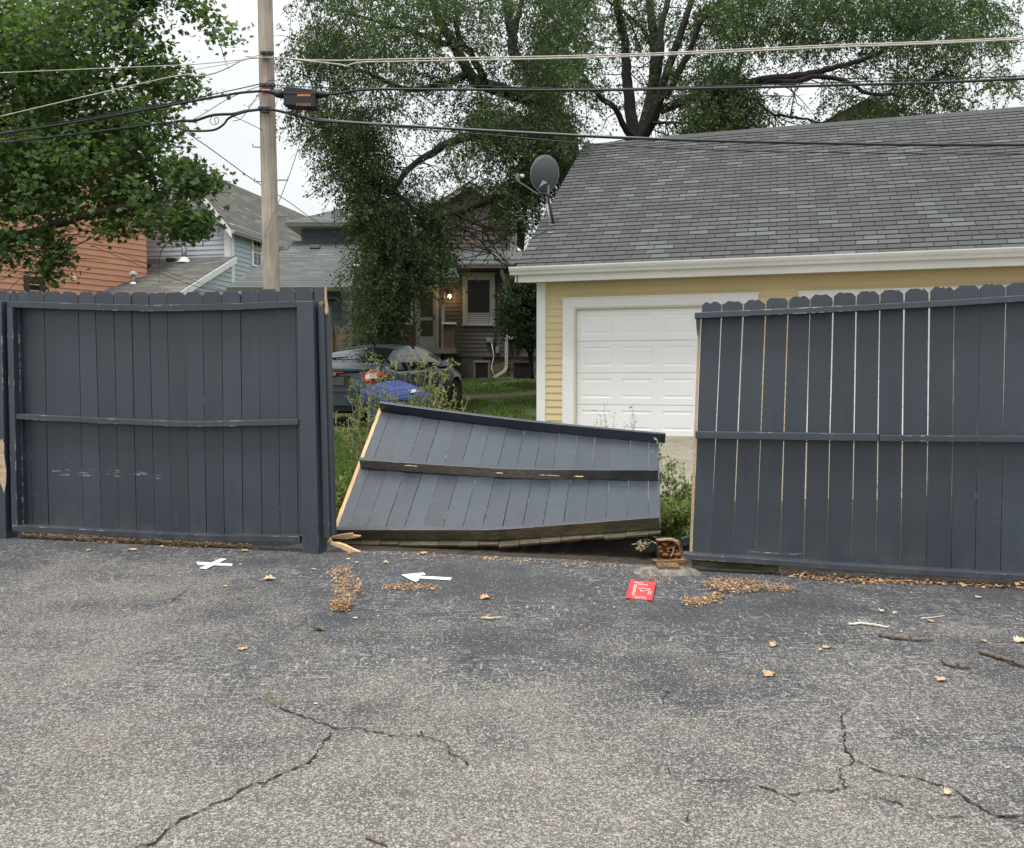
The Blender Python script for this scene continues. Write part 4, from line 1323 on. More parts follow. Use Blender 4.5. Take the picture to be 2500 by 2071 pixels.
# reflector: back of an egg-shaped dish
mb = MB()
cD = dp_(1330, 426, -0.10)
nD = V((0.30, -0.90, -0.22)).normalized()    # back face toward the camera
uD = V((0, 0, 1)); uD = (uD - nD * uD.dot(nD)).normalized(); rD = nD.cross(uD) * -1
wD, hD = 0.262, 0.315
pxm = dy / F
rings = 8; na = 44
def dpt(f, k, th):
    t_ = 2 * pi * k / na
    x = sin(t_); z = cos(t_)
    wf = 1.0 if z >= 0 else (1 - 0.16 * z * z)
    bulge = 0.055 * (1 - f * f)
    return cD + rD * (wD * f * x * wf) + uD * (hD * f * z) + nD * (bulge + th)
for th in (0, -0.008):
    for r_ in range(rings + 1):
        for k in range(na): mb.v.append(tuple(dpt(r_ / rings, k, th)))
off = (rings + 1) * na
for s_ in (0, 1):
    for r_ in range(rings):
        for k in range(na):
            a0 = s_ * off + r_ * na + k; a1 = s_ * off + r_ * na + (k + 1) % na
            mb.f.append([a0, a1, a1 + na, a0 + na]); mb.m.append(0); mb.uv.append([(0, 0)] * 4)
for k in range(na):
    a0 = rings * na + k; a1 = rings * na + (k + 1) % na
    mb.f.append([a0, a1, off + a1, off + a0]); mb.m.append(0); mb.uv.append([(0, 0)] * 4)
mb.build("reflector", M['dish'], dt, smooth=True)
mb = MB()
mb.tube([dpt(1.005, k, -0.004) for k in range(na + 1)], 0.007, 6, cap=False)
mb.build("rim", simple("pale_rim", (0.30, 0.31, 0.31)), dt, smooth=True)
mb = MB()
mb.tube([dp_(1262, 441, -0.45), dp_(1312, 474, -0.18)], 0.014, 6)
mb.build("feed_arm", M['steel'], dt)
mb = MB()
c = dp_(1274, 430, -0.42)
mb.tube([c + V((-0.03, 0.0, 0.0)), c, c + V((0.035, 0.01, 0.0))], [0.02, 0.034, 0.028], 12)
o = mb.build("receiver", M['lnb'], dt, smooth=True)
mb = MB()
for (a_, b_) in (((1259, 436), (1263, 424)), ((1263, 424), (1270, 431)), ((1260, 436), (1269, 441)), ((1262, 428), (1268, 437))):
    mb.tube([dp_(*a_, -0.44), dp_(*b_, -0.44)], 0.011, 5)
mb.build("bracket", M['steel'], o)
mb = MB()
for a_, b_ in (((1313, 466), (1326, 443)), ((1326, 443), (1336, 450)), ((1312, 472), (1334, 474)), ((1317, 462), (1330, 456))):
    mb.tube([dp_(*a_, -0.17), dp_(*b_, -0.17)], 0.016, 5)
mb.build("clamp", M['darksteel'], dt)
mb = MB()
mb.prism([dp_(x, y, -0.2) for x, y in ((1324, 441), (1330, 442), (1337, 447), (1330, 449), (1324, 452), (1316, 459), (1318, 454))], V((0, 0.02, 0)))
mb.build("bracket", M['steel'], dt)
mb = MB()
mb.tube([dp_(1338, 452, -0.05), dp_(1338, 474, -0.03)], [0.03, 0.026], 10)
mb.build("mast_sleeve", M['steel'], dt)
mb = MB()
cab = [dp_(1342, 552, 0.0)] + [onp(x, y, Pr + Nr * 0.012, Nr) for x, y in [(1334, 562), (1318, 572), (1300, 582), (1288, 590), (1280, 600)]]
mb.tube(cab, 0.006, 5)
tag(mb.build("cable", M['cable']), "thin black cable trailing from the dish foot down the roof edge", "cable")

# ================================================================ POLE AND LINES
PY = 13.0
def wy(px):
    """depth of the line corridor: it runs parallel to the fence through the pole"""
    k = (px - CX) / F
    X0 = (660 - CX) / F * PY
    t_ = (k * PY - X0) / (1 + 0.235 * k)
    return PY - 0.235 * t_
pole = thing("utility_pole", "weathered wooden utility pole rising behind the bowed fence panel", "utility pole")
mb = MB()
pb = at(663, 700, PY); 
zb_ = ter(PY) - 0.05
pts, rad = [], []
for k in range(24):
    z = zb_ + (8.6 - zb_) * k / 23
    x = pb.x - 0.008 * (z - pb.z) 
    pts.append(V((x, PY, z))); rad.append(0.136 - 0.0042 * (z - zb_))
mb.tube(pts, rad, 24)
mb.build("pole", M['pole'], pole, smooth=True)
def front(px, py, off=0.15): return at(px, py, PY - off)
def hardware(y0, y1, x0=636, x1=668):
    mb = MB()
    a_ = front(x0, y0); b_ = front(x1, y1)
    mb.box(a_.x, b_.x, a_.y - 0.03, a_.y + 0.03, b_.z, a_.z)
    for fx in (0.3, 0.72):
        c = V((a_.x + (b_.x - a_.x) * fx, a_.y - 0.05, (a_.z + b_.z) / 2))
        mb.tube([c, c + V((0, 0.05, 0))], 0.018, 6)
    mb.box(a_.x + 0.05, b_.x - 0.04, a_.y - 0.02, a_.y + 0.05, b_.z - 0.04, b_.z)
    mb.build("cable_clamp", M['darksteel'], pole, bevel=0.004)
hardware(126, 133); hardware(204, 212, 634, 672); hardware(261, 268, 631, 662)
for (x0, y0, x1, y1, hook) in ((617, 359, 642, 360, 1), (622, 443, 643, 444, 1), (677, 440, 703, 440, 2), (618, 532, 643, 533, 1), (677, 530, 704, 529, 2), (617, 609, 643, 610, 1), (677, 609, 704, 609, 2)):
    mb = MB()
    a_, b_ = at(x0, y0, PY), at(x1, y1, PY)
    pts = [a_, b_]
    if hook == 1: pts = [a_ + V((0, 0, 0.045)), a_, b_]
    else: pts = [a_, b_, b_ + V((0, 0, 0.045))]
    mb.tube(pts, 0.009, 6)
    mb.build("climbing_peg", M['rust'], pole)

def wire(pts, r, label, mat='cable', off=0.0, cat="cable", extra=None, name="overhead_cable", sub=6, Yf=None, wob=0.0):
    ctrl = []
    for i, p in enumerate(pts):
        y = p[2] if len(p) > 2 else (wy(p[0]) + off)
        ctrl.append(at(p[0], p[1], y))
    if pts[-1][0] > 2500: ctrl.append(ctrl[-1] + (ctrl[-1] - ctrl[-2]).normalized() * 9 + V((0, 0, 0.1)))
    if pts[0][0] < -30: ctrl.insert(0, ctrl[0] + (ctrl[0] - ctrl[1]).normalized() * 9)
    # Catmull-Rom
    fine = []
    n_ = len(ctrl)
    for i in range(n_ - 1):
        p0 = ctrl[max(0, i - 1)]; p1 = ctrl[i]; p2 = ctrl[i + 1]; p3 = ctrl[min(n_ - 1, i + 2)]
        for k in range(sub):
            t_ = k / sub
            q = 0.5 * ((2 * p1) + (p2 - p0) * t_ + (2 * p0 - 5 * p1 + 4 * p2 - p3) * t_ ** 2 + (3 * p1 - p0 - 3 * p2 + p3) * t_ ** 3)
            fine.append(q)
    fine.append(ctrl[-1])
    if wob: fine = [q + V((0, 0, wob * noise.noise(q * 3))) for q in fine]
    mb = MB(); mb.tube(fine, r * 0.85, 6)
    if extra: extra(mb, fine)
    o = mb.build(name, M[mat], None, smooth=True)
    tag(o, label, cat)
    return o
FR = -0.18
wire([(600, 138), (642, 141), (690, 141), (742, 146), (830, 148), (1000, 144), (1500, 134), (2000, 112), (2560, 89)], 0.011, "upper of the two pale wires lashed together, highest line right of the pole", 'alu', FR)
wire([(690, 141), (760, 150), (830, 158), (845, 162), (858, 157), (890, 152), (1000, 150), (1500, 139), (2000, 117), (2560, 93)], 0.012, "lower pale wire with a V-shaped dip near the pole, highest pair", 'alu', FR - 0.03)
wire([(790, 231), (830, 228), (900, 219), (1100, 219), (1500, 220), (2100, 207), (2560, 190)], 0.020, "thick black cable running right from the splice box", 'cable', FR)
wire([(642, 205), (760, 213), (1100, 217), (1500, 217), (2560, 183)], 0.008, "thin black wire just above the splice box cable", 'cable', FR + 0.05)
wire([(640, 268), (662, 268), (700, 276), (760, 292), (800, 297), (1000, 309), (1500, 336), (2000, 350), (2560, 354)], 0.022, "thick black cable sagging from the pole across the garage roof", 'cable', FR)
wire([(700, 275), (775, 290), (1000, 306), (1500, 333), (2000, 348), (2560, 351)], 0.007, "thin strand lashed on top of the thick sagging cable", 'steel', FR + 0.03)
wire([(900, 306), (1200, 330), (1450, 352), (1700, 365), (2000, 372), (2560, 376)], 0.009, "lowest thin black wire crossing the garage roof", 'cable', FR - 0.06)
wire([(780, 180), (1000, 202), (1300, 214), (1500, 222)], 0.006, "faint thin wire between the pale pair and the black cable", 'cable', 0.1)
wire([(-60, 180), (0, 178), (300, 165), (480, 157), (640, 140)], 0.008, "thin grey wire rising to the pole's top clamp from the left", 'alu', FR)
wire([(-60, 300), (0, 285), (250, 226), (440, 184), (480, 186), (520, 180), (560, 164), (595, 146), (640, 141), (690, 141)], 0.011, "pale wire with a slack loop before the pole's top clamp", 'alu', FR - 0.03)
wire([(470, 171), (560, 155), (640, 132)], 0.006, "thin wire reaching the underside of the top clamp", 'alu', FR)
wire([(-60, 340), (0, 328), (200, 296), (380, 264), (560, 231), (620, 224), (650, 222)], 0.021, "thick black cable left of the pole, meeting the middle clamp", 'cable', FR)
wire([(-60, 336), (0, 324), (380, 259), (560, 222), (636, 205)], 0.009, "black messenger strand above the thick left-hand cable", 'cable', FR + 0.04)
wire([(-60, 352), (20, 347), (250, 320), (400, 301), (425, 301), (442, 315), (470, 320), (520, 318), (545, 305), (560, 288), (600, 273), (640, 268)], 0.019, "black cable with a hanging loop left of the pole", 'cable', FR)
wire([(420, 302), (450, 293), (520, 281), (560, 277), (600, 270), (640, 265)], 0.024, "knobbly lashed cable at the lowest clamp, left of the pole", 'cable', FR + 0.03, wob=0.06)
wire([(300, 345), (420, 308), (480, 288), (560, 240), (636, 210)], 0.006, "thin drop wire climbing from the lower left to the middle clamp", 'cable', FR + 0.05)
wire([(436, 310, 13.2), (520, 368, 14.5), (622, 442, 16), (700, 490, 18), (780, 545, 21), (900, 610, 25.5)], 0.009, "service wire falling from the left-hand cable past the pole to the blue-grey house", 'cable')
wire([(560, 280), (600, 298), (641, 318)], 0.006, "short slack wire dropping toward the pole below the lowest clamp", 'cable', FR)
wire([(738, 330), (716, 400), (690, 470), (660, 540), (645, 578)], 0.007, "thin wire slanting down across the front of the pole", 'steel', -0.2)
wire([(225, 600, 20), (340, 648, 21), (480, 700, 22), (560, 716, 23)], 0.008, "service wire over the small grey lean-to roof", 'cable')
wire([(238, 598, 20.5), (400, 660, 21), (500, 695, 22), (560, 712, 23)], 0.006, "fainter second service wire over the small lean-to roof", 'cable')
wire([(-40, 125), (0, 107), (160, 45), (300, -5)], 0.008, "upper of two thin wires crossing the top left corner", 'cable', 0.1)
wire([(-40, 150), (60, 125), (200, 85), (340, 38), (420, -5)], 0.008, "lower of two thin wires crossing the top left corner", 'cable', 0.1)
wire([(836, -10, 15), (890, 120, 15.5), (960, 300, 16), (1010, 450, 17), (1090, 590, 19), (1170, 690, 22)], 0.010, "dark wire dropping diagonally through the elm to the brown house", 'cable')
wire([(750, -10, 15), (790, 150, 15.5), (850, 340, 16), (930, 560, 18)], 0.010, "second dark wire dropping through the left side of the elm", 'cable')
wire([(990, 545, 20), (1090, 600, 22), (1180, 650, 25), (1250, 640, 27)], 0.007, "thin wire ending at the brown house's gutter", 'cable')
# curls of spare wire
for i, (lst, lab) in enumerate([
    ([(700, 300), (705, 320), (716, 335), (726, 328), (728, 305), (722, 290)], "loose curl of thin wire hanging just right of the pole"),
    ([(738, 300), (732, 322), (738, 345), (744, 350), (752, 330), (748, 300), (742, 290)], "longer loop of thin wire hanging under the splice box"),
    ([(520, 282), (512, 296), (522, 305), (533, 300), (532, 287), (524, 290), (527, 302)], "small coil of wire hanging from the left-hand cable"),
    ([(676, 140), (670, 152), (676, 168), (690, 182), (705, 196), (716, 214)], "thin black wire curving down from the top clamp to the splice box"),
    ([(648, 205), (660, 196), (676, 200), (678, 215)], "short bent wire over the middle clamp"),
    ([(636, 222), (610, 262), (588, 290), (568, 296)], "pair of thin wires dropping left from the middle clamp")]):
    wire(lst, 0.006, lab, 'cable', FR, name="loose_wire", cat="wire")
# cable weight
mb = MB()
a_ = at(554, 231, wy(557) + FR); b_ = at(562, 243, wy(557) + FR)
mb.box(a_.x, b_.x, a_.y - 0.03, a_.y + 0.03, b_.z, a_.z)
tag(mb.build("cable_tag", M['darksteel'], bevel=0.006), "small dark block hanging from the thick cable left of the pole", "cable tag")
# splice closure
sc_ = thing("splice_box", "black cable splice box with orange markings hanging right of the pole", "splice box")
yb = wy(730) + FR
mb = MB()
prof = [(691, 219), (694, 213), (700, 210), (765, 218), (769, 222), (770, 260), (766, 262), (696, 257), (692, 253)]
P = [at(x, y, yb - 0.11) for x, y in prof]
mb.prism(P, V((0, 0.22, 0)))
mb.build("housing", M['closure'], sc_, bevel=0.015)
mb = MB()
mb.prism([at(x, y, yb - 0.118) for x, y in [(692, 224), (769, 226), (769, 229), (692, 227)]], V((0, 0.24, 0)))
mb.build("seam", M['darksteel'], sc_)
for pts, rr_ in (([(641, 222), (668, 226), (676, 230), (692, 232)], [0.022, 0.034, 0.052, 0.056]), ([(769, 231), (785, 231), (797, 231), (804, 230)], [0.056, 0.052, 0.038, 0.022])):
    mb = MB(); mb.tube([at(x, y, yb) for x, y in pts], rr_, 10); mb.build("cable_boot", M['closure'], sc_, smooth=True)
def mark(x0, x1, y0, y1, yd):
    a_ = at(x0, y0, yd); b_ = at(x1, y1, yd)
    return (a_, V((b_.x, a_.y, a_.z)), b_, V((a_.x, a_.y, b_.z)))
mb = MB()
a_, b_, c_, d_ = mark(725.5, 758.5, 229.8, 235, yb - 0.114)
mb.prism([a_, b_, c_, d_], V((0, 0.003, 0)))
mb.build("orange_label", M['orange_mark'], sc_)
mb = MB()
# row of orange glyph-like strokes (illegible in the photo)
for (gx, st) in ((724, "O"), (730, "I"), (734, "E"), (739, "S"), (744, "O"), (748, "I"), (753.5, "O")):
    def seg(x0, y0, x1, y1):
        a_, b_, c_, d_ = mark(gx + x0, gx + x1, 252.5 + y0, 252.5 + y1, yb - 0.114)
        mb.prism([a_, b_, c_, d_], V((0, 0.003, 0)))
    if st == "O": seg(0, 0, 3.4, 1); seg(0, 5, 3.4, 6); seg(0, 1, 1, 5); seg(2.4, 1, 3.4, 5)
    if st == "I": seg(1, 0, 2.2, 6)
    if st == "E": seg(0, 0, 1.1, 6); seg(1.1, 0, 3.4, 1); seg(1.1, 2.5, 3, 3.5); seg(1.1, 5, 3.4, 6)
    if st == "S": seg(0, 0, 3.4, 1); seg(0, 1, 1, 2.5); seg(0, 2.5, 3.4, 3.5); seg(2.4, 3.5, 3.4, 5); seg(0, 5, 3.4, 6)
mb.build("orange_lettering", M['orange_mark'], sc_)
mb = MB()
mb.tube([at(641, 222, yb), at(660, 222.5, yb)], 0.024, 8)
mb.build("orange_wrap", M['orange_mark'], sc_)
mb = MB()
mb.tube([at(755, 262, yb), at(755, 272, yb)], 0.03, 8)
mb.build("drain_cap", M['closure'], sc_)

# ================================================================ BROWN HOUSE
BH = thing("brown_house", "taupe clapboard house with a lit porch lamp, seen under the drooping elm", "house")
by = 28.0
def bx_(px, y=by): return (px - CX) / F * y
A = frame(0, by, 0, 0)
g0 = 1.15
zs0 = at(1180, 868, by).z
zt0 = at(1180, 648, by).z
lap_wall("wall", A, [(bx_(935), zs0), (bx_(1380), zs0), (bx_(1380), zt0 + 0.2), (bx_(935), zt0 + 0.2)], 0.13, 0.018, M['taupe'], BH)
lbox("foundation", A, bx_(935), bx_(1380), 0.02, 0.3, g0 - 0.4, zs0, M['stone'], BH)
lbox("foundation_panel", A, bx_(1127), bx_(1178), 0.005, 0.03, g0 - 0.2, zs0 - 0.02, M['block'], BH)
lbox("water_table", A, bx_(935), bx_(1380), -0.03, 0.02, zs0 - 0.05, zs0 + 0.0, M['taupe'], BH)
# lower roof slope
ze = at(1180, 642, by - 0.5).z
yu, zu = 31.0, at(1180, 612, 31.0).z
roof_plane("roof", (bx_(1020), by - 0.5, ze), (bx_(1395), by - 0.5, ze), (bx_(1395), yu, zu), (bx_(1020), yu, zu), M['shb'], BH, 0.16, 0.004)
gutter("gutter", A, bx_(1100), bx_(1256, by - .5), -0.5, ze - 0.17, M['greytrim'], BH, 0.15)
lbox("soffit", A, bx_(1020), bx_(1395), -0.5, 0.0, ze - 0.2, ze - 0.17, M['brown_trim'], BH)
# upper storey, gable to the yard
AU = frame(0, yu, 0, 0)
zr = at(1150, 452, yu).z
xl, xr = bx_(1035, yu), bx_(1262, yu)
lap_wall("wall", AU, [(xl, zu - 0.3), (xr, zu - 0.3), (xr, at(0, 528, yu).z), ((xl + xr) / 2, zr), (xl, at(0, 528, yu).z)], 0.14, 0.018, M['pink'], BH)
lbox("corner_trim", AU, bx_(1246, yu), bx_(1262, yu), -0.04, 0.02, zu, at(0, 530, yu).z, M['greytrim'], BH)
mb = MB()
zk = at(0, 528, yu).z
for s_ in (-1, 1):
    xm = (xl + xr) / 2; xe = xm + s_ * ((xr - xl) / 2 + 0.35); zz = zk - 0.35 * (zr - zk) / ((xr - xl) / 2)
    mb.prism([V((xm, yu - 0.35, zr + 0.05)), V((xe, yu - 0.35, zz + 0.05)), V((xe, yu - 0.35, zz - 0.12)), V((xm, yu - 0.35, zr - 0.12))], V((0, 0.05, 0)))
mb.build("rake_board", M['greytrim'], BH)
for s_ in (-1, 1):
    xm = (xl + xr) / 2; xe = xm + s_ * ((xr - xl) / 2 + 0.35); zz = zk - 0.35 * (zr - zk) / ((xr - xl) / 2)
    roof_plane("roof", (xe, yu - 0.36, zz + 0.06), (xe, yu + 7, zz + 0.06), (xm, yu + 7, zr + 0.06), (xm, yu - 0.36, zr + 0.06), M['shb'], BH, 0.16, 0.004)
lap_wall("wall", frame(xr, yu, 0, 90), [(0, zu - 0.3), (6.5, zu - 0.3), (6.5, zk), (0, zk)], 0.14, 0.018, M['pink'], BH)
# window with its white infill
wz1, wz0 = at(0, 671, by).z, at(0, 795, by).z
wf = window(A, bx_(1130), bx_(1209), wz0, wz1, BH, M['greytrim'], M['dark_pane'], 0.14, bars=((0.235,), ()))
lbox("head_trim", A, bx_(1127), bx_(1212), -0.08, 0.0, wz1, wz1 + 0.06, M['greytrim'], wf)
mb = MB()
zc0 = wz0 + 0.09; zc1 = wz0 + 0.36
for k in range(4):
    a_, b_ = zc0 + (zc1 - zc0) * k / 4, zc0 + (zc1 - zc0) * (k + 1) / 4
    mb.box(bx_(1144), bx_(1195), -0.036, -0.02, a_ + 0.004, b_ - 0.006, A)
mb.build("infill_panel", M['greytrim'], wf)
# downspout
x0 = bx_(1232)
dsp = [(x0 - 0.08, -0.42, ze - 0.15), (x0 - 0.08, -0.38, ze - 0.32), (x0 + 0.06, -0.12, ze - 0.62), (x0 + 0.06, -0.09, ze - 0.9), (x0 + 0.06, -0.09, g0 + 0.42), (x0 - 0.02, -0.14, g0 + 0.28), (x0 - 0.42, -0.35, g0 + 0.05)]
mb = MB()
for a_, b_ in zip(dsp, dsp[1:]): mb.beam(A @ V(a_), A @ V(b_), 0.11, 0.09, V((0, 0.2, 1)) if a_[2] - b_[2] < .4 else V((0, 1, 0)))
mb.build("downspout", M['greytrim'], BH, bevel=0.01)
ltube("conduit", A, [(bx_(1210), -0.04, wz1 + 0.3), (bx_(1210), -0.04, zs0 + 0.35), (bx_(1207), -0.04, zs0 + 0.1)], 0.02, M['cable'], BH)
# meters and boxes on the wall
lbox("junction_box", A, bx_(1187), bx_(1204), -0.12, -0.02, at(0, 837, by).z, at(0, 826, by).z, M['steel'], BH, 0.01)
lbox("disconnect_box", A, bx_(1210), bx_(1219), -0.12, -0.02, at(0, 863, by).z, at(0, 847, by).z, M['steel'], BH, 0.01)
lbox("breaker_box", A, bx_(1274), bx_(1289), -0.12, -0.02, at(0, 833, by).z, at(0, 815, by).z, M['ac'], BH, 0.01)
for px_ in (1247, 1261):
    c = A @ V((bx_(px_), -0.10, at(0, 825, by).z))
    mb = MB(); mb.tube([c + V((0, 0.08, 0)), c, c + V((0, -0.09, 0))], [0.085, 0.085, 0.075], 16)
    mm = mb.build("electric_meter", M['steel'], BH)
    mb = MB(); mb.tube([c + V((0, -0.091, 0)), c + V((0, -0.12, 0))], [0.07, 0.055], 16); mb.build("meter_glass", M['lnb'], mm)
    ltube("pipe", A, [(bx_(px_ + 1), -0.06, at(0, 836, by).z), (bx_(px_ + 3), -0.06, at(0, 868, by).z)], 0.02, M['cable'], BH)
lbox("meter_board", A, bx_(1240), bx_(1268), -0.055, -0.02, at(0, 835, by).z, at(0, 815, by).z, M['acdark'], BH)
ltube("hose", A, [(bx_(1200), -0.1, at(0, 836, by).z), (bx_(1206), -0.12, zs0), (bx_(1200), -0.2, g0 + 0.4), (bx_(1210), -0.35, g0 + 0.05)], 0.014, M['lnb'], BH)
# porch
py_f = 26.6
def bxf(px): return (px - CX) / F * py_f
zdk = at(0, 850, py_f).z
lbox("porch_deck", A, bxf(955), bxf(1114), py_f - by, -0.03, zdk - 0.17, zdk, M['taupe'], BH)
lbox("porch_skirt", A, bxf(1000), bxf(1076), py_f - by + 0.06, -0.05, g0 - 0.3, zdk - 0.171, M['taupe'], BH)
lbox("porch_skirt", A, bxf(1082), bxf(1104), py_f - by + 0.09, -0.05, g0 - 0.3, zdk - 0.171, M['acdark'], BH)
for (a_, b_) in ((1083, 1110), (992, 1006)):
    rp = lbox("railing_column", A, bxf(a_), bxf(b_), py_f - by + 0.02, py_f - by + 0.45, zdk, at(0, 792, py_f).z, M['redwood'], BH)
    lbox("cap", A, bxf(a_ - 4), bxf(b_ + 4), py_f - by - 0.04, py_f - by + 0.52, at(0, 792, py_f).z, at(0, 787, py_f).z, M['greytrim'], rp)
for (a_, b_) in ((1075, 1083), (1000, 1004)):
    lbox("porch_post", A, bxf(a_), bxf(b_), py_f - by + 0.5, py_f - by + 0.6, zdk, at(0, 690, py_f).z, M['greytrim'], BH)
lbox("porch_fascia", A, bxf(990), bxf(1119), py_f - by - 0.15, py_f - by - 0.1, at(0, 690, py_f).z, at(0, 680, py_f).z, M['greytrim'], BH)
zpe = at(0, 680, py_f).z
roof_plane("porch_roof", (bxf(985), py_f - 0.25, zpe), (bxf(1124), py_f - 0.25, zpe), (bxf(1100), by, zpe + 0.75), (bxf(1010), by, zpe + 0.75), M['shb'], BH, 0.16, 0.004)
# porch steps
mb = MB()
nst = 4
for k in range(nst):
    zz = g0 - 0.05 + (zdk - g0 - 0.1) * (nst - k) / (nst + 1)
    mb.box(bxf(1010), bxf(1074), py_f - by - 0.28 * (k + 1), py_f - by - 0.28 * k - 0.003 * k, g0 - 0.3, zz, A)
mb.build("porch_steps", M['pfence'], BH)
# storm door
dz0, dz1 = zdk + 0.0, at(0, 707, by).z
dx0, dx1 = bx_(1014), bx_(1072)
mb = MB()
mb.box(dx0, dx0 + 0.10, -0.06, 0, dz0, dz1 + 0.12, A); mb.box(dx1 - 0.10, dx1, -0.06, 0, dz0, dz1 + 0.12, A); mb.box(dx0 + 0.1, dx1 - 0.1, -0.06, 0, dz1, dz1 + 0.12, A)
ix0, ix1 = dx0 + 0.11, dx1 - 0.11
za, zb2 = at(0, 822, by).z, at(0, 783, by).z; zc2 = at(0, 775, by).z
mb.box(ix0, ix1, -0.05, -0.02, dz0 + 0.01, za, A)
mb.box(ix0, ix1, -0.05, -0.02, zb2, zc2, A)
mb.box(ix0, ix1, -0.05, -0.02, dz1 - 0.07, dz1 - 0.005, A)
mb.box(ix0, ix0 + 0.07, -0.048, -0.02, za, dz1 - 0.07, A); mb.box(ix1 - 0.07, ix1, -0.048, -0.02, za, dz1 - 0.07, A)
door = mb.build("door", M['greytrim'], BH)
lbox("screen", A, ix0 + 0.07, ix1 - 0.07, -0.035, -0.022, za, zb2, M['screen'], door)
lbox("screen", A, ix0 + 0.07, ix1 - 0.07, -0.035, -0.022, zc2, dz1 - 0.07, M['screen'], door)
lbox("handle", A, ix1 - 0.055, ix1 - 0.02, -0.09, -0.05, zc2 - 0.1, zc2 + 0.08, M['acdark'], door)
# porch lamp, lit
lc = at(1097, 724, by - 0.14)
emt = NT("lamp_glow"); emt.b.inputs['Emission Color'].default_value = (1.0, 0.62, 0.25, 1); emt.b.inputs['Emission Strength'].default_value = 5.0
emt.base((0.9, 0.7, 0.4))
lm = lbox("lamp_backplate", A, lc.x - 0.06, lc.x + 0.06, -0.14, -0.02, lc.z + 0.07, lc.z + 0.12, M['acdark'], BH)
mb = MB(); mb.tube([lc + V((0, 0, -0.07)), lc + V((0, 0, -0.02)), lc + V((0, 0, 0.03)), lc + V((0, 0, 0.07))], [0.04, 0.062, 0.062, 0.045], 12)
mb.build("lamp_globe", emt.mat, lm, smooth=True)
pl = bpy.data.lights.new("porch_lamp_light", 'POINT'); pl.energy = 5; pl.color = (1.0, 0.60, 0.22); pl.shadow_soft_size = 0.05
plo = bpy.data.objects.new("porch_lamp_light", pl); plo.location = lc + V((0, -0.14, 0.0)); COL.objects.link(plo)
# side wall and mass behind
lbox("rear_mass", A, bx_(940), bx_(1375), 0.32, 8.0, g0 - 0.4, zt0 - 0.3, M['taupe'], BH)

# air conditioners
def ac(px0, px1, ytop, ybot, lab, m1, m2, Y=27.1):
    a_ = at(px0, ybot, Y); b_ = at(px1, ytop, Y)
    t_ = thing("air_conditioner", lab, "air conditioner", "air conditioners against the brown house")
    wd = b_.x - a_.x; zb = ter(Y) - 0.02
    I = Matrix.Identity(4)
    lbox("base_pad", I, a_.x - 0.05, b_.x + 0.05, Y - 0.05, Y + wd + 0.02, zb, zb + 0.06, M['block'], t_)
    zt_ = b_.z
    lbox("core", I, a_.x + 0.05, b_.x - 0.05, Y + 0.05, Y + wd - 0.05, zb + 0.06, zt_ - 0.07, M['acdark'], t_)
    mb = MB()
    nl = 16
    for k in range(nl):
        z = zb + 0.10 + (zt_ - 0.15 - zb - 0.08) * k / (nl - 1)
        mb.box(a_.x + 0.04, b_.x - 0.04, Y + 0.02, Y + 0.05, z, z + 0.015)
    mb.build("louvres", m2, t_)
    mb = MB()
    for (x, y) in ((a_.x, Y), (b_.x - 0.06, Y), (a_.x, Y + wd - 0.06), (b_.x - 0.06, Y + wd - 0.06)):
        mb.box(x, x + 0.06, y, y + 0.06, zb + 0.06, zt_ - 0.07)
    mb.build("corner_posts", m1, t_)
    lbox("lid", I, a_.x - 0.01, b_.x + 0.01, Y - 0.01, Y + wd, zt_ - 0.07, zt_, m1, t_, 0.015)
ac(1156, 1196, 881, 918, "pale grey air conditioner left of the downspout", M['ac'], M['acdark'])
ac(1253, 1298, 883, 923, "black air conditioner right of the downspout, under the bush", M['acdark'], M['acdark'], 26.9)

# ================================================================ BLUE-GREY HOUSE
BG = thing("blue_grey_house", "blue-grey house with a low grey roof, partly behind the elm", "house")
y0 = 24.0
def bq(px, y=y0): return (px - CX) / F * y
B = frame(0, y0 + 0.4, 0, 0)
zg = 0.7
zE = at(700, 700, y0).z
yU = 27.2
zU = at(760, 588, yU).z
xL, xR = bq(560), bq(853)
lap_wall("wall", B, [(xL + 0.3, zg), (xR - 0.3, zg), (xR - 0.3, zE + 0.1), (xL + 0.3, zE + 0.1)], 0.22, 0.02, M['bluegrey'], BG)
Br = frame(xR - 0.3, y0 + 0.4, 0, 90)
lap_wall("wall", Br, [(0, zg), (yU - y0 + 4, zg), (yU - y0 + 4, zU), (yU - y0 - 0.4, zU - 0.05), (0, zE)], 0.22, 0.02, M['bluegrey'], BG)
roof_plane("roof", (xL, y0, zE), (xR, y0, zE), (xR, yU, zU), (xL + 1.1, yU, zU), M['shb'], BG, 0.14, 0.004)
gutter("gutter", frame(0, y0, 0, 0), xL, xR, 0, zE - 0.13, M['greytrim'], BG, 0.12)
mb = MB()
d_ = V((xR, yU, zU)) - V((xR, y0, zE))
mb.prism([V((xR, y0, zE - 0.01)), V((xR, yU, zU - 0.01)), V((xR, yU, zU - 0.17)), V((xR, y0, zE - 0.17))], V((0.03, 0, 0)))
mb.build("rake_board", M['greytrim'], BG)
mb = MB()
I = Matrix.Identity(4)
c = at(846, 706, y0 + 0.1)
pts = [c, c + V((0.0, 0.02, -0.12)), at(853, 722, y0 + 0.3), at(854, 740, y0 + 0.34), at(854, 800, y0 + 0.34)]
for a_, b_ in zip(pts, pts[1:]): mb.beam(a_, b_, 0.09, 0.07, V((0, 1, 0.1)))
mb.build("downspout", M['greytrim'], BG, bevel=0.01)
# dark side porch under the eave
lbox("porch_roof", I, bq(800), bq(838), y0 - 0.3, y0 + 0.38, at(0, 733, y0).z, at(0, 727, y0).z, M['acdark'], BG)
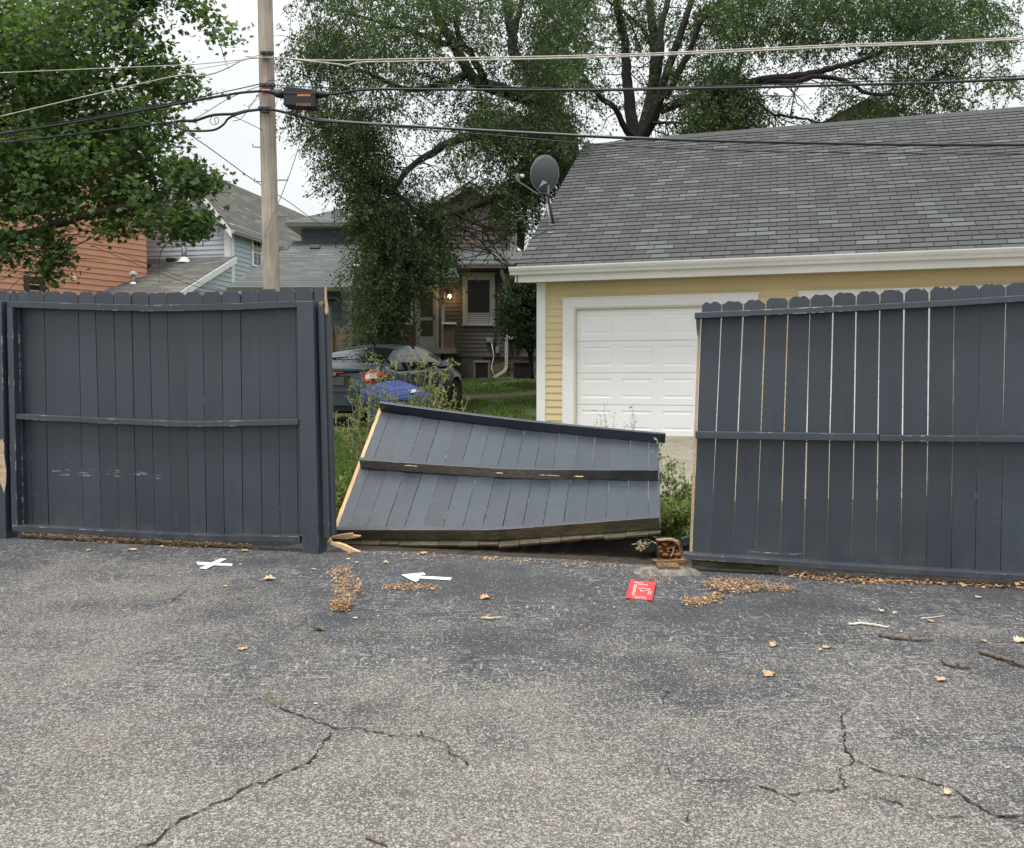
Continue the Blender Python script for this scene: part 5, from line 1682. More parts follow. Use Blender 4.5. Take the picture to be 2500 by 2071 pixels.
# roof vents
def onroof(px, py, P0, P1, P2):
    n_ = (P1 - P0).cross(P2 - P0).normalized()
    return onp(px, py, P0, n_), (n_ if n_.z > 0 else -n_)
Rp = (V((xL, y0, zE)), V((xR, y0, zE)), V((xR, yU, zU)))
c, n_ = onroof(770, 606, *Rp)
lbox("roof_vent", I, c.x - 0.15, c.x + 0.15, c.y - 0.12, c.y + 0.12, c.z - 0.03, c.z + 0.08, M['ac'], BG, 0.02)
c, n_ = onroof(870, 650, *Rp)
pp_ = ltube("vent_pipe", I, [(c.x, c.y, c.z - 0.05), (c.x, c.y, c.z + 0.40)], 0.055, M['brown_trim'], BG, 10)
mb = MB(); mb.tube([c + V((0, 0, -0.03)), c + V((0, 0, 0.07))], [0.2, 0.07], 10); mb.build("flashing", M['white'], pp_)
# upper storey
yu2 = yU
BU = frame(0, yu2, 0, 0)
ux0, ux1 = bq(742, yU), bq(965, yU)
zu1 = at(0, 543, yU - .4).z
lap_wall("wall", BU, [(ux0, zU - 0.2), (ux1, zU - 0.2), (ux1, zu1), (ux0, zu1)], 0.30, 0.02, M['bluegrey'], BG)
lap_wall("wall", frame(ux0, yu2 + 6, 0, -90), [(0, zU - 0.2), (6, zU - 0.2), (6, zu1), (0, zu1)], 0.30, 0.02, M['bluegrey'], BG)
ex0, ex1 = bq(704, yU - 0.45), bq(1000, yU - 0.45)
zr2 = at(0, 470, yU + 3.4).z
hx = ux0 + 3.3
roof_plane("roof", (ex0, yU - 0.45, zu1 + 0.02), (ex1, yU - 0.45, zu1 + 0.02), (ex1, yU + 3.2, zr2), (hx, yU + 3.2, zr2), M['shb'], BG, 0.14, 0.004)
roof_plane("roof", (ex0, yU + 6.9, zu1 + 0.02), (ex0, yU - 0.45, zu1 + 0.02), (hx, yU + 3.2, zr2), (hx, yU + 3.21, zr2), M['shb'], BG, 0.14, 0.004)
gutter("gutter", frame(0, yU - 0.45, 0, 0), ex0, ex1, 0, zu1 - 0.13, M['greytrim'], BG, 0.13)
lbox("soffit", I, ex0, ex1, yU - 0.44, yU + 6.8, zu1 - 0.12, zu1 - 0.09, M['greytrim'], BG)
mb = MB()
pts = [at(848, 552, yU - 0.3), at(852, 558, yU - 0.15), at(853, 570, yU - 0.06), at(853, 578, yU - 0.06), at(850, 583, yU - 0.2)]
for a_, b_ in zip(pts, pts[1:]): mb.beam(a_, b_, 0.1, 0.08, V((0, 1, 0.1)))
mb.build("downspout", M['greytrim'], BG, bevel=0.01)

# ================================================================ PALE BLUE HOUSE
PB = thing("pale_blue_house", "pale blue clapboard house with a steep brown-grey gable roof, left of the pole", "house")
sc2 = 36.0 / 26.0
ax, ay = at(561, 545, 36).x, 36.0
ang = math.degrees(math.atan2(0.195, 0.98))
# front gable: local x runs to the right end at the corner; outward toward the camera
PF = frame(ax, ay, 0, -ang)
zeC = at(562, 545, 36).z
WG = 4.3
zrC = at(462, 403, 36.9).z
hw_ = WG / 2
lap_wall("wall", PF, [(-WG, 1.2), (0, 1.2), (0, zeC), (-hw_, zrC - 0.1), (-WG, zeC)], 0.20, 0.03, M['lightblue'], PB)
PS = frame(ax, ay, 0, 90 - ang)
lap_wall("wall", PS, [(0, 1.2), (12, 1.2), (12, zeC), (0, zeC)], 0.20, 0.03, M['lightblue'], PB)
lbox("corner_trim", PF, -0.24, 0.03, -0.05, 0.02, 1.2, zeC, M['white'], PB)
lbox("corner_trim", PF, 0.001, 0.05, 0.021, 0.25, 1.2, zeC, M['white'], PB)
lbox("corner_trim", PF, -WG - 0.03, -WG + 0.2, -0.05, 0.02, 1.2, zeC, M['white'], PB)
def pf(x, y, z): return PF @ V((x, y, z))
slp = (zrC - zeC) / hw_
roof_plane("roof", pf(0.3, -0.4, zeC - 0.3 * slp), pf(0.3, 12.3, zeC - 0.3 * slp), pf(-hw_, 12.3, zrC), pf(-hw_, -0.4, zrC), M['shc'], PB, 0.18, 0.006)
roof_plane("roof", pf(-WG - 0.3, 12.3, zeC - 0.3 * slp), pf(-WG - 0.3, -0.4, zeC - 0.3 * slp), pf(-hw_, -0.4, zrC), pf(-hw_, 12.3, zrC), M['shc'], PB, 0.18, 0.006)
mb = MB()
for s_ in (-1, 1):
    xe = -hw_ + s_ * (hw_ + 0.3)
    mb.prism([pf(-hw_, -0.42, zrC - 0.02), pf(xe, -0.42, zeC - 0.3 * slp - 0.02), pf(xe, -0.42, zeC - 0.3 * slp - 0.32), pf(-hw_, -0.42, zrC - 0.34)], PF.to_3x3() @ V((0, 0.05, 0)))
mb.build("rake_board", M['white'], PB)
gutter("gutter", PS, -0.4, 12.2, -0.3, zeC - 0.3 * slp - 0.13, M['greytrim'], PB, 0.14)
window(PF, -hw_ - 0.62, -hw_ + 0.45, at(0, 520, 36.8).z, at(0, 465, 36.8).z, PB, M['white'], M['glass'], 0.14)
zwa, zwb = at(0, 645, 37.2).z, at(0, 568, 37.2).z
window(PS, 1.75, 2.75, zwa, zwb, PB, M['white'], M['glass'], 0.16, bars=((0.5,), (0.5,)))
window(PS, 4.8, 5.9, zwa - 0.0, zwb, PB, M['white'], M['glass'], 0.16, bars=((0.5,), (0.5,)))
# lean-to toward us
LD = 4.3
zl1, zl0 = at(572, 626, 36).z, at(410, 716, 31.8).z
roof_plane("lean_to_roof", pf(-WG - 0.05, -LD, zl0), pf(0.25, -LD, zl0), pf(0.25, 0.0, zl1), pf(-WG - 0.05, 0.0, zl1), M['shc'], PB, 0.18, 0.006)
mb = MB()
mb.prism([pf(0.251, -LD, zl0 - 0.02), pf(0.251, 0.0, zl1 - 0.02), pf(0.251, 0.0, zl1 - 0.28), pf(0.251, -LD, zl0 - 0.28)], PF.to_3x3() @ V((0.04, 0, 0)))
mb.build("rake_board", M['white'], PB)
lap_wall("wall", frame(*pf(0.05, -LD + 0.2, 0), 90 - ang), [(0, 1.0), (LD - 0.2, 1.0), (LD - 0.2, zl1 - 0.1), (0, zl0 - 0.05)], 0.20, 0.03, M['lightblue'], PB)
lap_wall("wall", PF @ Matrix.Translation((0, -LD + 0.2, 0)), [(-WG, 1.0), (0.04, 1.0), (0.04, zl0 - 0.1), (-WG, zl0 - 0.1)], 0.20, 0.03, M['lightblue'], PB)
Rp = (pf(-WG, -LD, zl0), pf(0, -LD, zl0), pf(0, 0, zl1))
for (px, py, kind) in ((358, 652, 'v'), (419, 637, 'v'), (326, 692, 'c'), (450, 638, 'p')):
    c, n_ = onroof(px, py, *Rp)
    if kind == 'v':
        lbox("roof_vent", I, c.x - 0.17, c.x + 0.17, c.y - 0.2, c.y + 0.2, c.z - 0.05, c.z + 0.1, M['acdark'], PB, 0.02)
    elif kind == 'c':
        v_ = ltube("roof_stack", I, [(c.x, c.y, c.z - 0.1), (c.x, c.y, c.z + 0.35)], 0.07, M['steel'], PB, 10)
        mb = MB(); mb.tube([c + V((0, 0, 0.33)), c + V((0, 0, 0.42)), c + V((0, 0, 0.46))], [0.14, 0.15, 0.02], 12); mb.build("cap", M['white'], v_)
        mb = MB(); mb.tube([c + V((0, 0, -0.04)), c + V((0, 0, 0.05))], [0.16, 0.08], 12); mb.build("flashing", M['white'], v_)
    else:
        v_ = ltube("roof_stack", I, [(c.x, c.y, c.z - 0.1), (c.x, c.y, c.z + 0.75)], 0.11, M['steel'], PB, 12)
        mb = MB(); mb.tube([c + V((0, 0, -0.06)), c + V((0, 0, 0.16))], [0.3, 0.13], 12); mb.build("flashing", M['white'], v_)

# ================================================================ ORANGE HOUSE
OH = thing("orange_house", "terracotta orange clapboard house behind the maple at the far left", "house")
ox, oy = at(357, 600, 34.4).x, 34.4
oang = math.degrees(math.atan2(0.84, 0.543))
OF = frame(ox - 0.543 * 14, oy - 0.84 * 14, 0, oang)
zoT = 9.4
lap_wall("wall", OF, [(0, 1.0), (14, 1.0), (14, zoT), (0, zoT)], 0.22, 0.035, M['orange'], OH)
ob = OF @ Matrix.Translation((14, 0, 0))
lap_wall("wall", ob @ Matrix.Rotation(pi / 2, 4, 'Z'), [(0, 1.0), (7, 1.0), (7, zoT), (3.5, zoT + 2.6), (0, zoT)], 0.22, 0.035, M['orange'], OH)
lap_wall("wall", OF @ Matrix.Translation((0, 7, 0)) @ Matrix.Rotation(-pi / 2, 4, 'Z'), [(0, 1.0), (7, 1.0), (7, zoT), (3.5, zoT + 2.6), (0, zoT)], 0.22, 0.035, M['orange'], OH)
def of(x, y, z): return OF @ V((x, y, z))
roof_plane("roof", of(-0.4, -0.4, zoT - 0.1), of(14.4, -0.4, zoT - 0.1), of(14.4, 3.5, zoT + 2.8), of(-0.4, 3.5, zoT + 2.8), M['shc'], OH, 0.18, 0.012)
roof_plane("roof", of(14.4, 7.4, zoT - 0.1), of(-0.4, 7.4, zoT - 0.1), of(-0.4, 3.5, zoT + 2.8), of(14.4, 3.5, zoT + 2.8), M['shc'], OH, 0.18, 0.012)
# window: find wall x for pixel columns
On = (OF.to_3x3() @ V((0, -1, 0)))
def olx(px, py): return (OF.inverted() @ onp(px, py, of(0, 0, 0), On))
wa, wb = olx(57, 690), olx(108, 690)
window(OF, wa.x, wb.x, olx(80, 745).z, olx(80, 676).z, OH, M['brown_trim'], M['glass'], 0.16, bars=((0.5,), ()))
c = of(olx(177, 679).x, 0, olx(177, 679).z)
lbox("wall_vent", OF, olx(174, 679).x, olx(180, 679).x, -0.16, -0.03, olx(177, 684).z, olx(177, 675).z, M['white'], OH)

# ================================================================ HOUSE ROOF BEYOND THE GARAGE
GH = thing("grey_gable_house", "dark shingled gable with a chimney showing through the elm above the garage", "house")
Yh = 38.0
zg1 = at(2110, 246, Yh).z; xg = at(2110, 246, Yh).x
hwid = (at(2110 + 165, 320, Yh).x - xg)
zg0 = at(2110, 330, Yh).z
HF = frame(xg, Yh, 0, 0)
lap_wall("wall", HF, [(-hwid, 1.4), (hwid, 1.4), (hwid, zg0), (0, zg1 - 0.1), (-hwid, zg0)], 0.2, 0.02, M['pink'], GH)
for s_ in (-1, 1):
    roof_plane("roof", V((xg + s_ * (hwid + 0.4), Yh - 0.4, zg0 - 0.3)), V((xg + s_ * (hwid + 0.4), Yh + 8, zg0 - 0.3)), V((xg, Yh + 8, zg1)), V((xg, Yh - 0.4, zg1)), M['shg'], GH, 0.2, 0.012)
a_ = at(2104, 292, Yh - 0.5); b_ = at(2124, 256, Yh - 0.5)
lbox("chimney", I, a_.x + 0.9, b_.x + 1.2, Yh + 0.5, Yh + 1.3, zg0, zg1 + 0.5, M['block'], GH)

# ================================================================ WEATHERED BOARD FENCE
PFc = thing("board_fence", "weathered horizontal board fence behind the parked car", "fence")
Yf = 22.0
zf1 = at(0, 795, Yf).z; zf0 = ter(Yf)
xa, xb = (770 - CX) / F * Yf, (1000 - CX) / F * Yf
nb = 9
for k in range(nb):
    rr = random.Random(k)
    a_ = zf0 + 0.05 + (zf1 - zf0 - 0.05) * k / nb; b_ = zf0 + 0.05 + (zf1 - zf0 - 0.05) * (k + 1) / nb - 0.015
    mb = MB(); mb.box(xa, xb, Yf + rr.uniform(0, 0.01), Yf + 0.03, a_, b_)
    mb.build("board", M['pfence'], PFc)
for px in (811, 906, 1000):
    x = (px - CX) / F * Yf
    lbox("post", I, x - 0.06, x + 0.06, Yf - 0.1, Yf - 0.005, zf0 - 0.2, zf1 + 0.02, M['pfpost'], PFc)
lbox("batten", I, (863 - CX) / F * Yf - 0.03, (863 - CX) / F * Yf + 0.03, Yf - 0.02, Yf - 0.002, zf0, zf1 - 0.02, M['pfence'], PFc)
lbox("gate_post", I, (1000 - CX) / F * Yf + 0.1, (1000 - CX) / F * Yf + 0.18, Yf - 0.1, Yf, zf0 - 0.2, zf1 + 0.1, M['pfpost'], PFc)

# ================================================================ PARKED CAR
car = thing("parked_car", "dark teal sedan seen from its rear right corner, behind the weeds and blue bin", "car")
cc = at(817, 1000, 15.6)
hd = R(17.5)
czg = ter(16.5) - 0.02
CM = Matrix.Translation((cc.x, 15.6, 0.36)) @ Matrix.Rotation(pi / 2 - hd, 4, 'Z') @ Matrix.Rotation(-math.atan((ter(19.5) - ter(15.6)) / 4.2) * 0.8, 4, 'Y')
CLn = 4.75
def tabf(tab, x): return interp(tab, max(tab[0][0], min(tab[-1][0], x)))
def sm(tab, x, e=0.08): return (tabf(tab, x - e) + tabf(tab, x) * 2 + tabf(tab, x + e)) / 4
T_top = [(0, 0.72), (0.015, 0.90), (0.05, 1.0), (0.12, 1.045), (0.55, 1.055), (1.0, 0.99), (3.55, 0.97), (3.75, 0.985), (4.3, 0.86), (4.6, 0.74), (4.72, 0.62), (4.75, 0.5)]
T_hw = [(0, 0.70), (0.03, 0.77), (0.12, 0.845), (0.4, 0.895), (1.0, 0.915), (3.6, 0.915), (4.2, 0.885), (4.5, 0.80), (4.68, 0.66), (4.75, 0.5)]
WX, WR, WZ = (1.03, 3.82), 0.375, 0.325
def zbot(x):
    b = 0.24 if 0.3 < x < 4.4 else 0.27
    for wx in WX:
        d = abs(x - wx)
        if d < WR: b = max(b, WZ + math.sqrt(WR * WR - d * d))
    return b
XS = sorted(set([0, 0.015, 0.03, 0.06, 0.10, 0.14, 0.2] + [round(0.28 + 0.055 * i, 3) for i in range(80) if 0.28 + 0.055 * i < 4.6] + [4.62, 4.66, 4.69, 4.72, 4.74, 4.75] + [wx + s_ * WR * k for wx in WX for s_ in (-1, 1) for k in (1.0, 0.985, 0.94)]))
def section(x):
    hw = tabf(T_hw, x); zt = tabf(T_top, x); zb = min(zbot(x), zt - 0.12)
    def zz(f): return zb + (zt - zb) * f
    beltdrop = 0.10
    rows = [(hw - 0.09, zb, 0), (hw - 0.015, zb + 0.01, 0), (hw, max(zb + 0.02, 0.42), 0), (hw + 0.004, max(zb + 0.03, 0.62), 0), (hw - 0.01, max(zb + 0.04, zt - 0.26), 0), (hw - 0.03, max(zb + 0.05, zt - 0.13), 0),
            (hw - 0.055, max(zb + 0.06, zt - 0.075), 0), (hw - 0.11, zt - 0.025, 0), (hw * 0.66, zt, 0), (hw * 0.33, zt + 0.012, 0), (0, zt + 0.016, 0)]
    return [(y, z) for y, z, _ in rows]
def half_loft(mb, sects, xs_, close0=True):
    rows = []
    for x, s_ in zip(xs_, sects):
        full = [(x, -y, z) for y, z in s_] + [(x, y, z) for y, z in s_[-2::-1]]
        rows.append(full)
    nrow = len(rows[0]); n0 = len(mb.v)
    for r_ in rows:
        for p in r_: mb.v.append(tuple(CM @ V(p)))
    for i in range(len(rows) - 1):
        for j in range(nrow - 1):
            a0 = n0 + i * nrow + j
            mb.f.append([a0, a0 + 1, a0 + nrow + 1, a0 + nrow]); mb.m.append(0); mb.uv.append([(0, 0)] * 4)
    if close0:
        for e_ in (0, len(rows) - 1):
            idx = [n0 + e_ * nrow + j for j in range(nrow)]
            mb.f.append(idx); mb.m.append(0); mb.uv.append([(0, 0)] * nrow)
mb = MB()
half_loft(mb, [section(x) for x in XS], XS)
body = mb.build("body", M['carpaint'], car, smooth=True)
em = body.modifiers.new("edge", 'EDGE_SPLIT'); em.split_angle = R(38)
# greenhouse
T_roof = [(0.52, 1.06), (0.8, 1.20), (1.15, 1.345), (1.5, 1.43), (2.0, 1.465), (2.5, 1.45), (2.85, 1.37), (3.2, 1.21), (3.66, 0.99)]
def gsec(x):
    zt = sm(T_roof, x); zb = 0.965 if x > 0.9 else 1.0
    hb = 0.84 if x > 0.8 else 0.80
    f = max(0.0, min(1.0, (zt - 0.98) / 0.47))
    yt_ = hb - 0.25 * f - 0.02
    z1 = zt - 0.045 * f - 0.005
    out_ = []
    for k in range(7):
        g = k / 6
        out_.append((hb + (yt_ - hb) * g ** 1.25, zb + (z1 - zb) * g))
    for k in (1, 2, 3, 4, 5):
        g = k / 5
        out_.append((yt_ * (1 - g), z1 + (zt - z1) * math.sin(g * pi / 2)))
    return out_
gx = [0.52 + (3.66 - 0.52) * i / 62 for i in range(63)]
secs = [gsec(x) for x in gx]
groups = {'roof': MB(), 'rear_window': MB(), 'windscreen': MB()}
sidew = {}
nrow = 2 * len(secs[0]) - 1
for i in range(62):
    xm = (gx[i] + gx[i + 1]) / 2
    fa = [(-y, z) for y, z in secs[i]] + [(y, z) for y, z in secs[i][-2::-1]]
    fb = [(-y, z) for y, z in secs[i + 1]] + [(y, z) for y, z in secs[i + 1][-2::-1]]
    for j in range(nrow - 1):
        jj = min(j, nrow - 2 - j)         # 0..5 side, 6..10 top
        side = jj < 6
        k = 'roof'; push = 0
        rearlim = 0.62 + 0.62 * 0
        if not side:
            if 0.60 < xm < 1.40 and jj >= 6: k = 'rear_window'
            elif 2.68 < xm < 3.58: k = 'windscreen'
        else:
            ztop = sm(T_roof, xm)
            if jj < 5 and jj >= 0:
                if 1.22 < xm < 1.42 and ztop > 1.2 : k = ('w', 0, j > nrow / 2)
                elif 1.48 < xm < 2.16: k = ('w', 1, j > nrow / 2)
                elif 2.28 < xm < 3.15: k = ('w', 2, j > nrow / 2)
        q = [CM @ V((gx[i], *fa[j])), CM @ V((gx[i], *fa[j + 1])), CM @ V((gx[i + 1], *fb[j + 1])), CM @ V((gx[i + 1], *fb[j]))]
        if isinstance(k, tuple): sidew.setdefault(k, MB()).face(q)
        else: groups[k].face(q)
def merge(o):
    bm = bmesh.new(); bm.from_mesh(o.data); bmesh.ops.remove_doubles(bm, verts=bm.verts, dist=1e-4); bm.to_mesh(o.data); bm.free()
o = groups['roof'].build("roof", M['carpaint'], car, smooth=True); merge(o)
o = groups['rear_window'].build("rear_window", M['carglass'], car, smooth=True); merge(o)
o = groups['windscreen'].build("windscreen", M['carglass'], car, smooth=True); merge(o)
for k, m_ in sidew.items():
    o = m_.build("side_window", M['carglass'], car, smooth=True); merge(o)
def cbox(name, x0, x1, y0, y1, z0, z1, mat, parent=car, bevel=0.006):
    mb = MB(); mb.box(x0, x1, y0, y1, z0, z1, CM); return mb.build(name, mat, parent, bevel=bevel)
# floor pan / dark underside
cbox("underbody", 0.25, 4.5, -0.78, 0.78, 0.19, 0.60, M['rubber'])
# rear bumper moulding, plate recess, lights
def curved(name, z0, z1, y0, y1, mat, proud=0.012, x_at=None, n_=12):
    mb = MB(); pts = []
    for k in range(n_ + 1):
        y = y0 + (y1 - y0) * k / n_
        a_ = abs(y)
        x = -proud + 0.0 + 0.10 * (a_ / 0.86) ** 4 * 1.6
        pts.append((x, y))
    for (p, q) in zip(pts, pts[1:]):
        mb.hexa([CM @ V(v_) for v_ in ((p[0], p[1], z0), (q[0], q[1], z0), (q[0] + 0.08, q[1], z0), (p[0] + 0.08, p[1], z0),
                                       (p[0], p[1], z1), (q[0], q[1], z1), (q[0] + 0.08, q[1], z1), (p[0] + 0.08, p[1], z1))])
    o = mb.build(name, mat, car); merge(o); return o
curved("bumper", 0.36, 0.60, -0.84, 0.84, M['carpaint'], 0.06)
curved("bumper_lip", 0.26, 0.34, -0.80, 0.80, M['rubber'], 0.03)
curved("bumper_top", 0.61, 0.635, -0.84, 0.84, M['carpaint'], 0.075)
curved("trunk_lip", 0.985, 1.02, -0.70, 0.70, M['carpaint'], 0.05)
curved("tail_strip", 0.945, 0.968, -0.22, 0.60, M['redlens'], 0.03)
cbox("plate_recess", -0.012, 0.03, -0.32, 0.32, 0.70, 0.90, M['acdark'])
cbox("licence_plate", -0.025, -0.013, -0.23, 0.17, 0.72, 0.87, M['plate'])
mb = MB()
for k in range(28):
    t0, t1 = 2 * pi * k / 28, 2 * pi * (k + 1) / 28
    pts = []
    for (t_, r_) in ((t0, 1), (t1, 1), (t1, 0.84), (t0, 0.84)):
        pts.append(CM @ V((-0.045, 0.085 * r_ * cos(t_), 0.925 + 0.033 * r_ * sin(t_))))
    mb.prism(pts, CM.to_3x3() @ V((0.015, 0, 0)))
bd = mb.build("emblem", M['chrome'], car)
mb = MB(); mb.prism([CM @ V((-0.042, 0.072 * cos(2 * pi * k / 20), 0.925 + 0.027 * sin(2 * pi * k / 20))) for k in range(20)], CM.to_3x3() @ V((0.012, 0, 0)))
mb.build("emblem_field", M['badge'], bd)
mb = MB(); mb.tube([CM @ V((-0.046, 0.045 - 0.09 * k / 14, 0.925 + 0.010 * sin(k * 1.3))) for k in range(15)], 0.0035, 5); mb.build("emblem_script", M['chrome'], bd)
for s_ in (-1, 1):
    mb = MB()
    INV = [(0.50, 0.0), (0.70, 0.0), (0.77, 0.03), (0.845, 0.12), (0.895, 0.40)]
    def bodx(y): return interp(INV, min(0.895, y + 0.028))
    YS = [0.60, 0.62, 0.65, 0.68, 0.72, 0.75, 0.78, 0.80, 0.82, 0.84, 0.855, 0.866]
    LO = [(0.60, 0.78), (0.66, 0.745), (0.74, 0.735), (0.82, 0.76), (0.866, 0.83)]
    HI = [(0.60, 0.83), (0.65, 0.93), (0.70, 0.985), (0.78, 1.0), (0.84, 0.96), (0.866, 0.90)]
    rows = []
    for y in YS:
        lo, hi = interp(LO, y), interp(HI, y)
        rows.append([CM @ V((bodx(y) - 0.022 * sin(pi * g) - 0.004, s_ * (y + 0.012 * sin(pi * g)), lo + (hi - lo) * g)) for g in (0, 0.2, 0.4, 0.6, 0.8, 1.0)])
    for r0, r1 in zip(rows, rows[1:]):
        for k in range(5): mb.face([r0[k], r1[k], r1[k + 1], r0[k + 1]])
    tl_ = mb.build("tail_light", M['redlens'], car, smooth=True); merge(tl_)
    mb = MB()
    for r0, r1 in zip(rows[2:8], rows[3:9]):
        o2 = CM.to_3x3() @ V((-0.004, s_ * 0.003, 0))
        mb.face([r0[2].lerp(r0[3], 0.0) + o2, r1[2] + o2, r1[4] + o2, r0[4] + o2])
    mb.build("reversing_lens", M['clearlens'], tl_)
    # mirror
    mb = MB()
    mc = CM @ V((3.02, s_ * 1.0, 1.03))
    bm = bmesh.new(); bmesh.ops.create_uvsphere(bm, u_segments=12, v_segments=8, radius=1)
    for v_ in bm.verts: v_.co = CM.to_3x3() @ V((v_.co.x * 0.07, v_.co.y * 0.12, v_.co.z * 0.085)) + mc
    me = bpy.data.meshes.new("mirror"); bm.to_mesh(me); bm.free(); me.materials.append(M['carpaint'])
    me.polygons.foreach_set('use_smooth', [True] * len(me.polygons))
    o = bpy.data.objects.new("wing_mirror", me); COL.objects.link(o); o.parent = car
    mb = MB(); mb.prism([CM @ V((2.94, s_ * (1.0 + dy_), 1.03 + dz_)) for dy_, dz_ in ((-0.07, -0.05), (0.08, -0.045), (0.09, 0.03), (-0.06, 0.05))], CM.to_3x3() @ V((0.02, 0, 0))); mb.build("mirror_glass", M['chrome'], o)
    cbox("mirror_arm", 3.0, 3.06, min(s_ * 0.84, s_ * 0.93), max(s_ * 0.84, s_ * 0.93), 0.985, 1.02, M['carpaint'])
    # door seams and handles
    for xx in (1.30, 2.22, 3.25):
        cbox("door_seam", xx, xx + 0.008, min(s_ * 0.90, s_ * 0.921), max(s_ * 0.90, s_ * 0.921), 0.34, 0.90, M['rubber'], bevel=0)
    for xx in (1.42, 2.34):
        cbox("door_handle", xx, xx + 0.17, min(s_ * 0.90, s_ * 0.935), max(s_ * 0.90, s_ * 0.935), 0.83, 0.855, M['carpaint'])
    for wx in WX:
        prof = [(0.205, -0.10), (0.29, -0.105), (0.325, -0.08), (0.33, 0.0), (0.325, 0.08), (0.29, 0.105), (0.205, 0.10)]
        mb = MB(); ns_ = 32
        for k in range(ns_):
            t_ = 2 * pi * k / ns_
            for r_, y_ in prof: mb.v.append(tuple(CM @ V((wx + r_ * cos(t_), s_ * 0.80 + y_, WZ - 0.0 + r_ * sin(t_)))))
        m_ = len(prof)
        for k in range(ns_):
            for j in range(m_ - 1):
                a0 = k * m_ + j; a1 = ((k + 1) % ns_) * m_ + j
                mb.f.append([a0, a1, a1 + 1, a0 + 1]); mb.m.append(0); mb.uv.append([(0, 0)] * 4)
        wh = mb.build("wheel", M['rubber'], car, smooth=True)
        mb = MB()
        yo = s_ * (0.80 + 0.085)
        for k in range(10):
            t_ = 2 * pi * k / 10
            c0_ = V((cos(t_), 0, sin(t_)))
            mb.beam(CM @ (V((wx, yo - s_ * 0.01, WZ)) + c0_ * 0.04), CM @ (V((wx, yo, WZ)) + c0_ * 0.205), 0.026, 0.02, CM.to_3x3() @ V((0, 1, 0)))
        ring_ = [CM @ V((wx + 0.205 * cos(2 * pi * k / 32), yo - s_ * 0.01, WZ + 0.205 * sin(2 * pi * k / 32))) for k in range(33)]
        mb.tube(ring_, 0.016, 6, cap=False)
        mb.tube([CM @ V((wx, yo - s_ * 0.03, WZ)), CM @ V((wx, yo + s_ * 0.01, WZ))], 0.05, 12)
        mb.build("rim", M['rim'], wh)
        mb = MB(); mb.tube([CM @ V((wx, s_ * 0.80 - 0.02 * s_, WZ)), CM @ V((wx, s_ * 0.80 + s_ * 0.02, WZ))], 0.2, 20); mb.build("hub", M['rubber'], wh)
mb = MB(); mb.tube([CM @ V((1.52, -0.1, 1.43)), CM @ V((1.40, -0.1, 1.50)), CM @ V((1.22, -0.1, 1.60))], [0.022, 0.012, 0.004], 6); mb.build("aerial", M['rubber'], car)

# ================================================================ BLUE BIN
bn = thing("recycling_bin", "blue wheeled bin with a pale label, standing behind the fallen panel among weeds", "bin")
yB = 9.15
bz = ter(yB)
bc = at(966, 950, yB)
BM = Matrix.Translation((bc.x, yB, bz)) @ Matrix.Rotation(R(38), 4, 'Z')
def bb(name, z0, z1, hx0, hy0, hx1, hy1, mat=M['bin'], bevel=0.02, parent=bn, ox=0, oy=0, tilt=0.0):
    mb = MB()
    p = [V((-hx0 + ox, -hy0 + oy, z0)), V((hx0 + ox, -hy0 + oy, z0)), V((hx0 + ox, hy0 + oy, z0)), V((-hx0 + ox, hy0 + oy, z0)), V((-hx1 + ox, -hy1 + oy, z1)), V((hx1 + ox, -hy1 + oy, z1)), V((hx1 + ox, hy1 + oy, z1)), V((-hx1 + ox, hy1 + oy, z1))]
    p = [q + V((0, 0, tilt * (q.y + 0.6 * q.x))) for q in p]
    mb.hexa([BM @ q for q in p]); return mb.build(name, mat, parent, bevel=bevel)
bb("body", 0.08, 0.93, 0.19, 0.20, 0.235, 0.26, bevel=0.03)
bb("rim", 0.87, 0.925, 0.262, 0.285, 0.262, 0.285, bevel=0.01)
bb("lid", 0.945, 0.985, 0.275, 0.30, 0.265, 0.29, bevel=0.01, tilt=0.17)
bb("lid_step", 0.986, 1.03, 0.235, 0.26, 0.20, 0.225, bevel=0.01, tilt=0.17)
bb("lid_dome", 1.031, 1.065, 0.17, 0.19, 0.12, 0.14, bevel=0.01, tilt=0.17)
mb = MB(); mb.tube([BM @ V((-0.2, 0.33, 0.93)), BM @ V((0.2, 0.33, 0.93))], 0.016, 8); mb.build("handle", M['bin'], bn)
mb = MB()
lbp = [(0.02, -0.245, 1.0), (0.11, -0.245, 1.0), (0.11, -0.21, 1.027), (0.02, -0.21, 1.027)]
lbp = [V(p) + V((0, 0, 0.17 * (p[1] + 0.6 * p[0]))) + V((0, -0.012, 0.006)) for p in lbp]
mb.prism([BM @ p for p in lbp], V((0, 0.004, -0.004)))
mb.build("label", simple("faded_label", (0.34, 0.38, 0.48), 0.7, 0.2, 60), bn)
for s_ in (-1, 1):
    mb = MB(); mb.tube([BM @ V((s_ * 0.20, 0.24, 0.11)), BM @ V((s_ * 0.25, 0.24, 0.11))], 0.11, 18); mb.build("wheel", M['rubber'], bn)

# ================================================================ PLANTS
def leaves_quads(name, P, A_, B_, mat, parent=None):
    """diamond leaves: base P, long axis A_, half width axis B_"""
    n_ = len(P)
    v = np.empty((n_, 4, 3))
    v[:, 0] = P; v[:, 1] = P + A_ * 0.45 + B_; v[:, 2] = P + A_; v[:, 3] = P + A_ * 0.45 - B_
    f = np.arange(n_ * 4).reshape(n_, 4)
    return numpy_mesh(name, v.reshape(-1, 3), f, mat, parent, 4)

def unit(a_): return a_ / np.maximum(1e-9, np.linalg.norm(a_, axis=-1, keepdims=True))

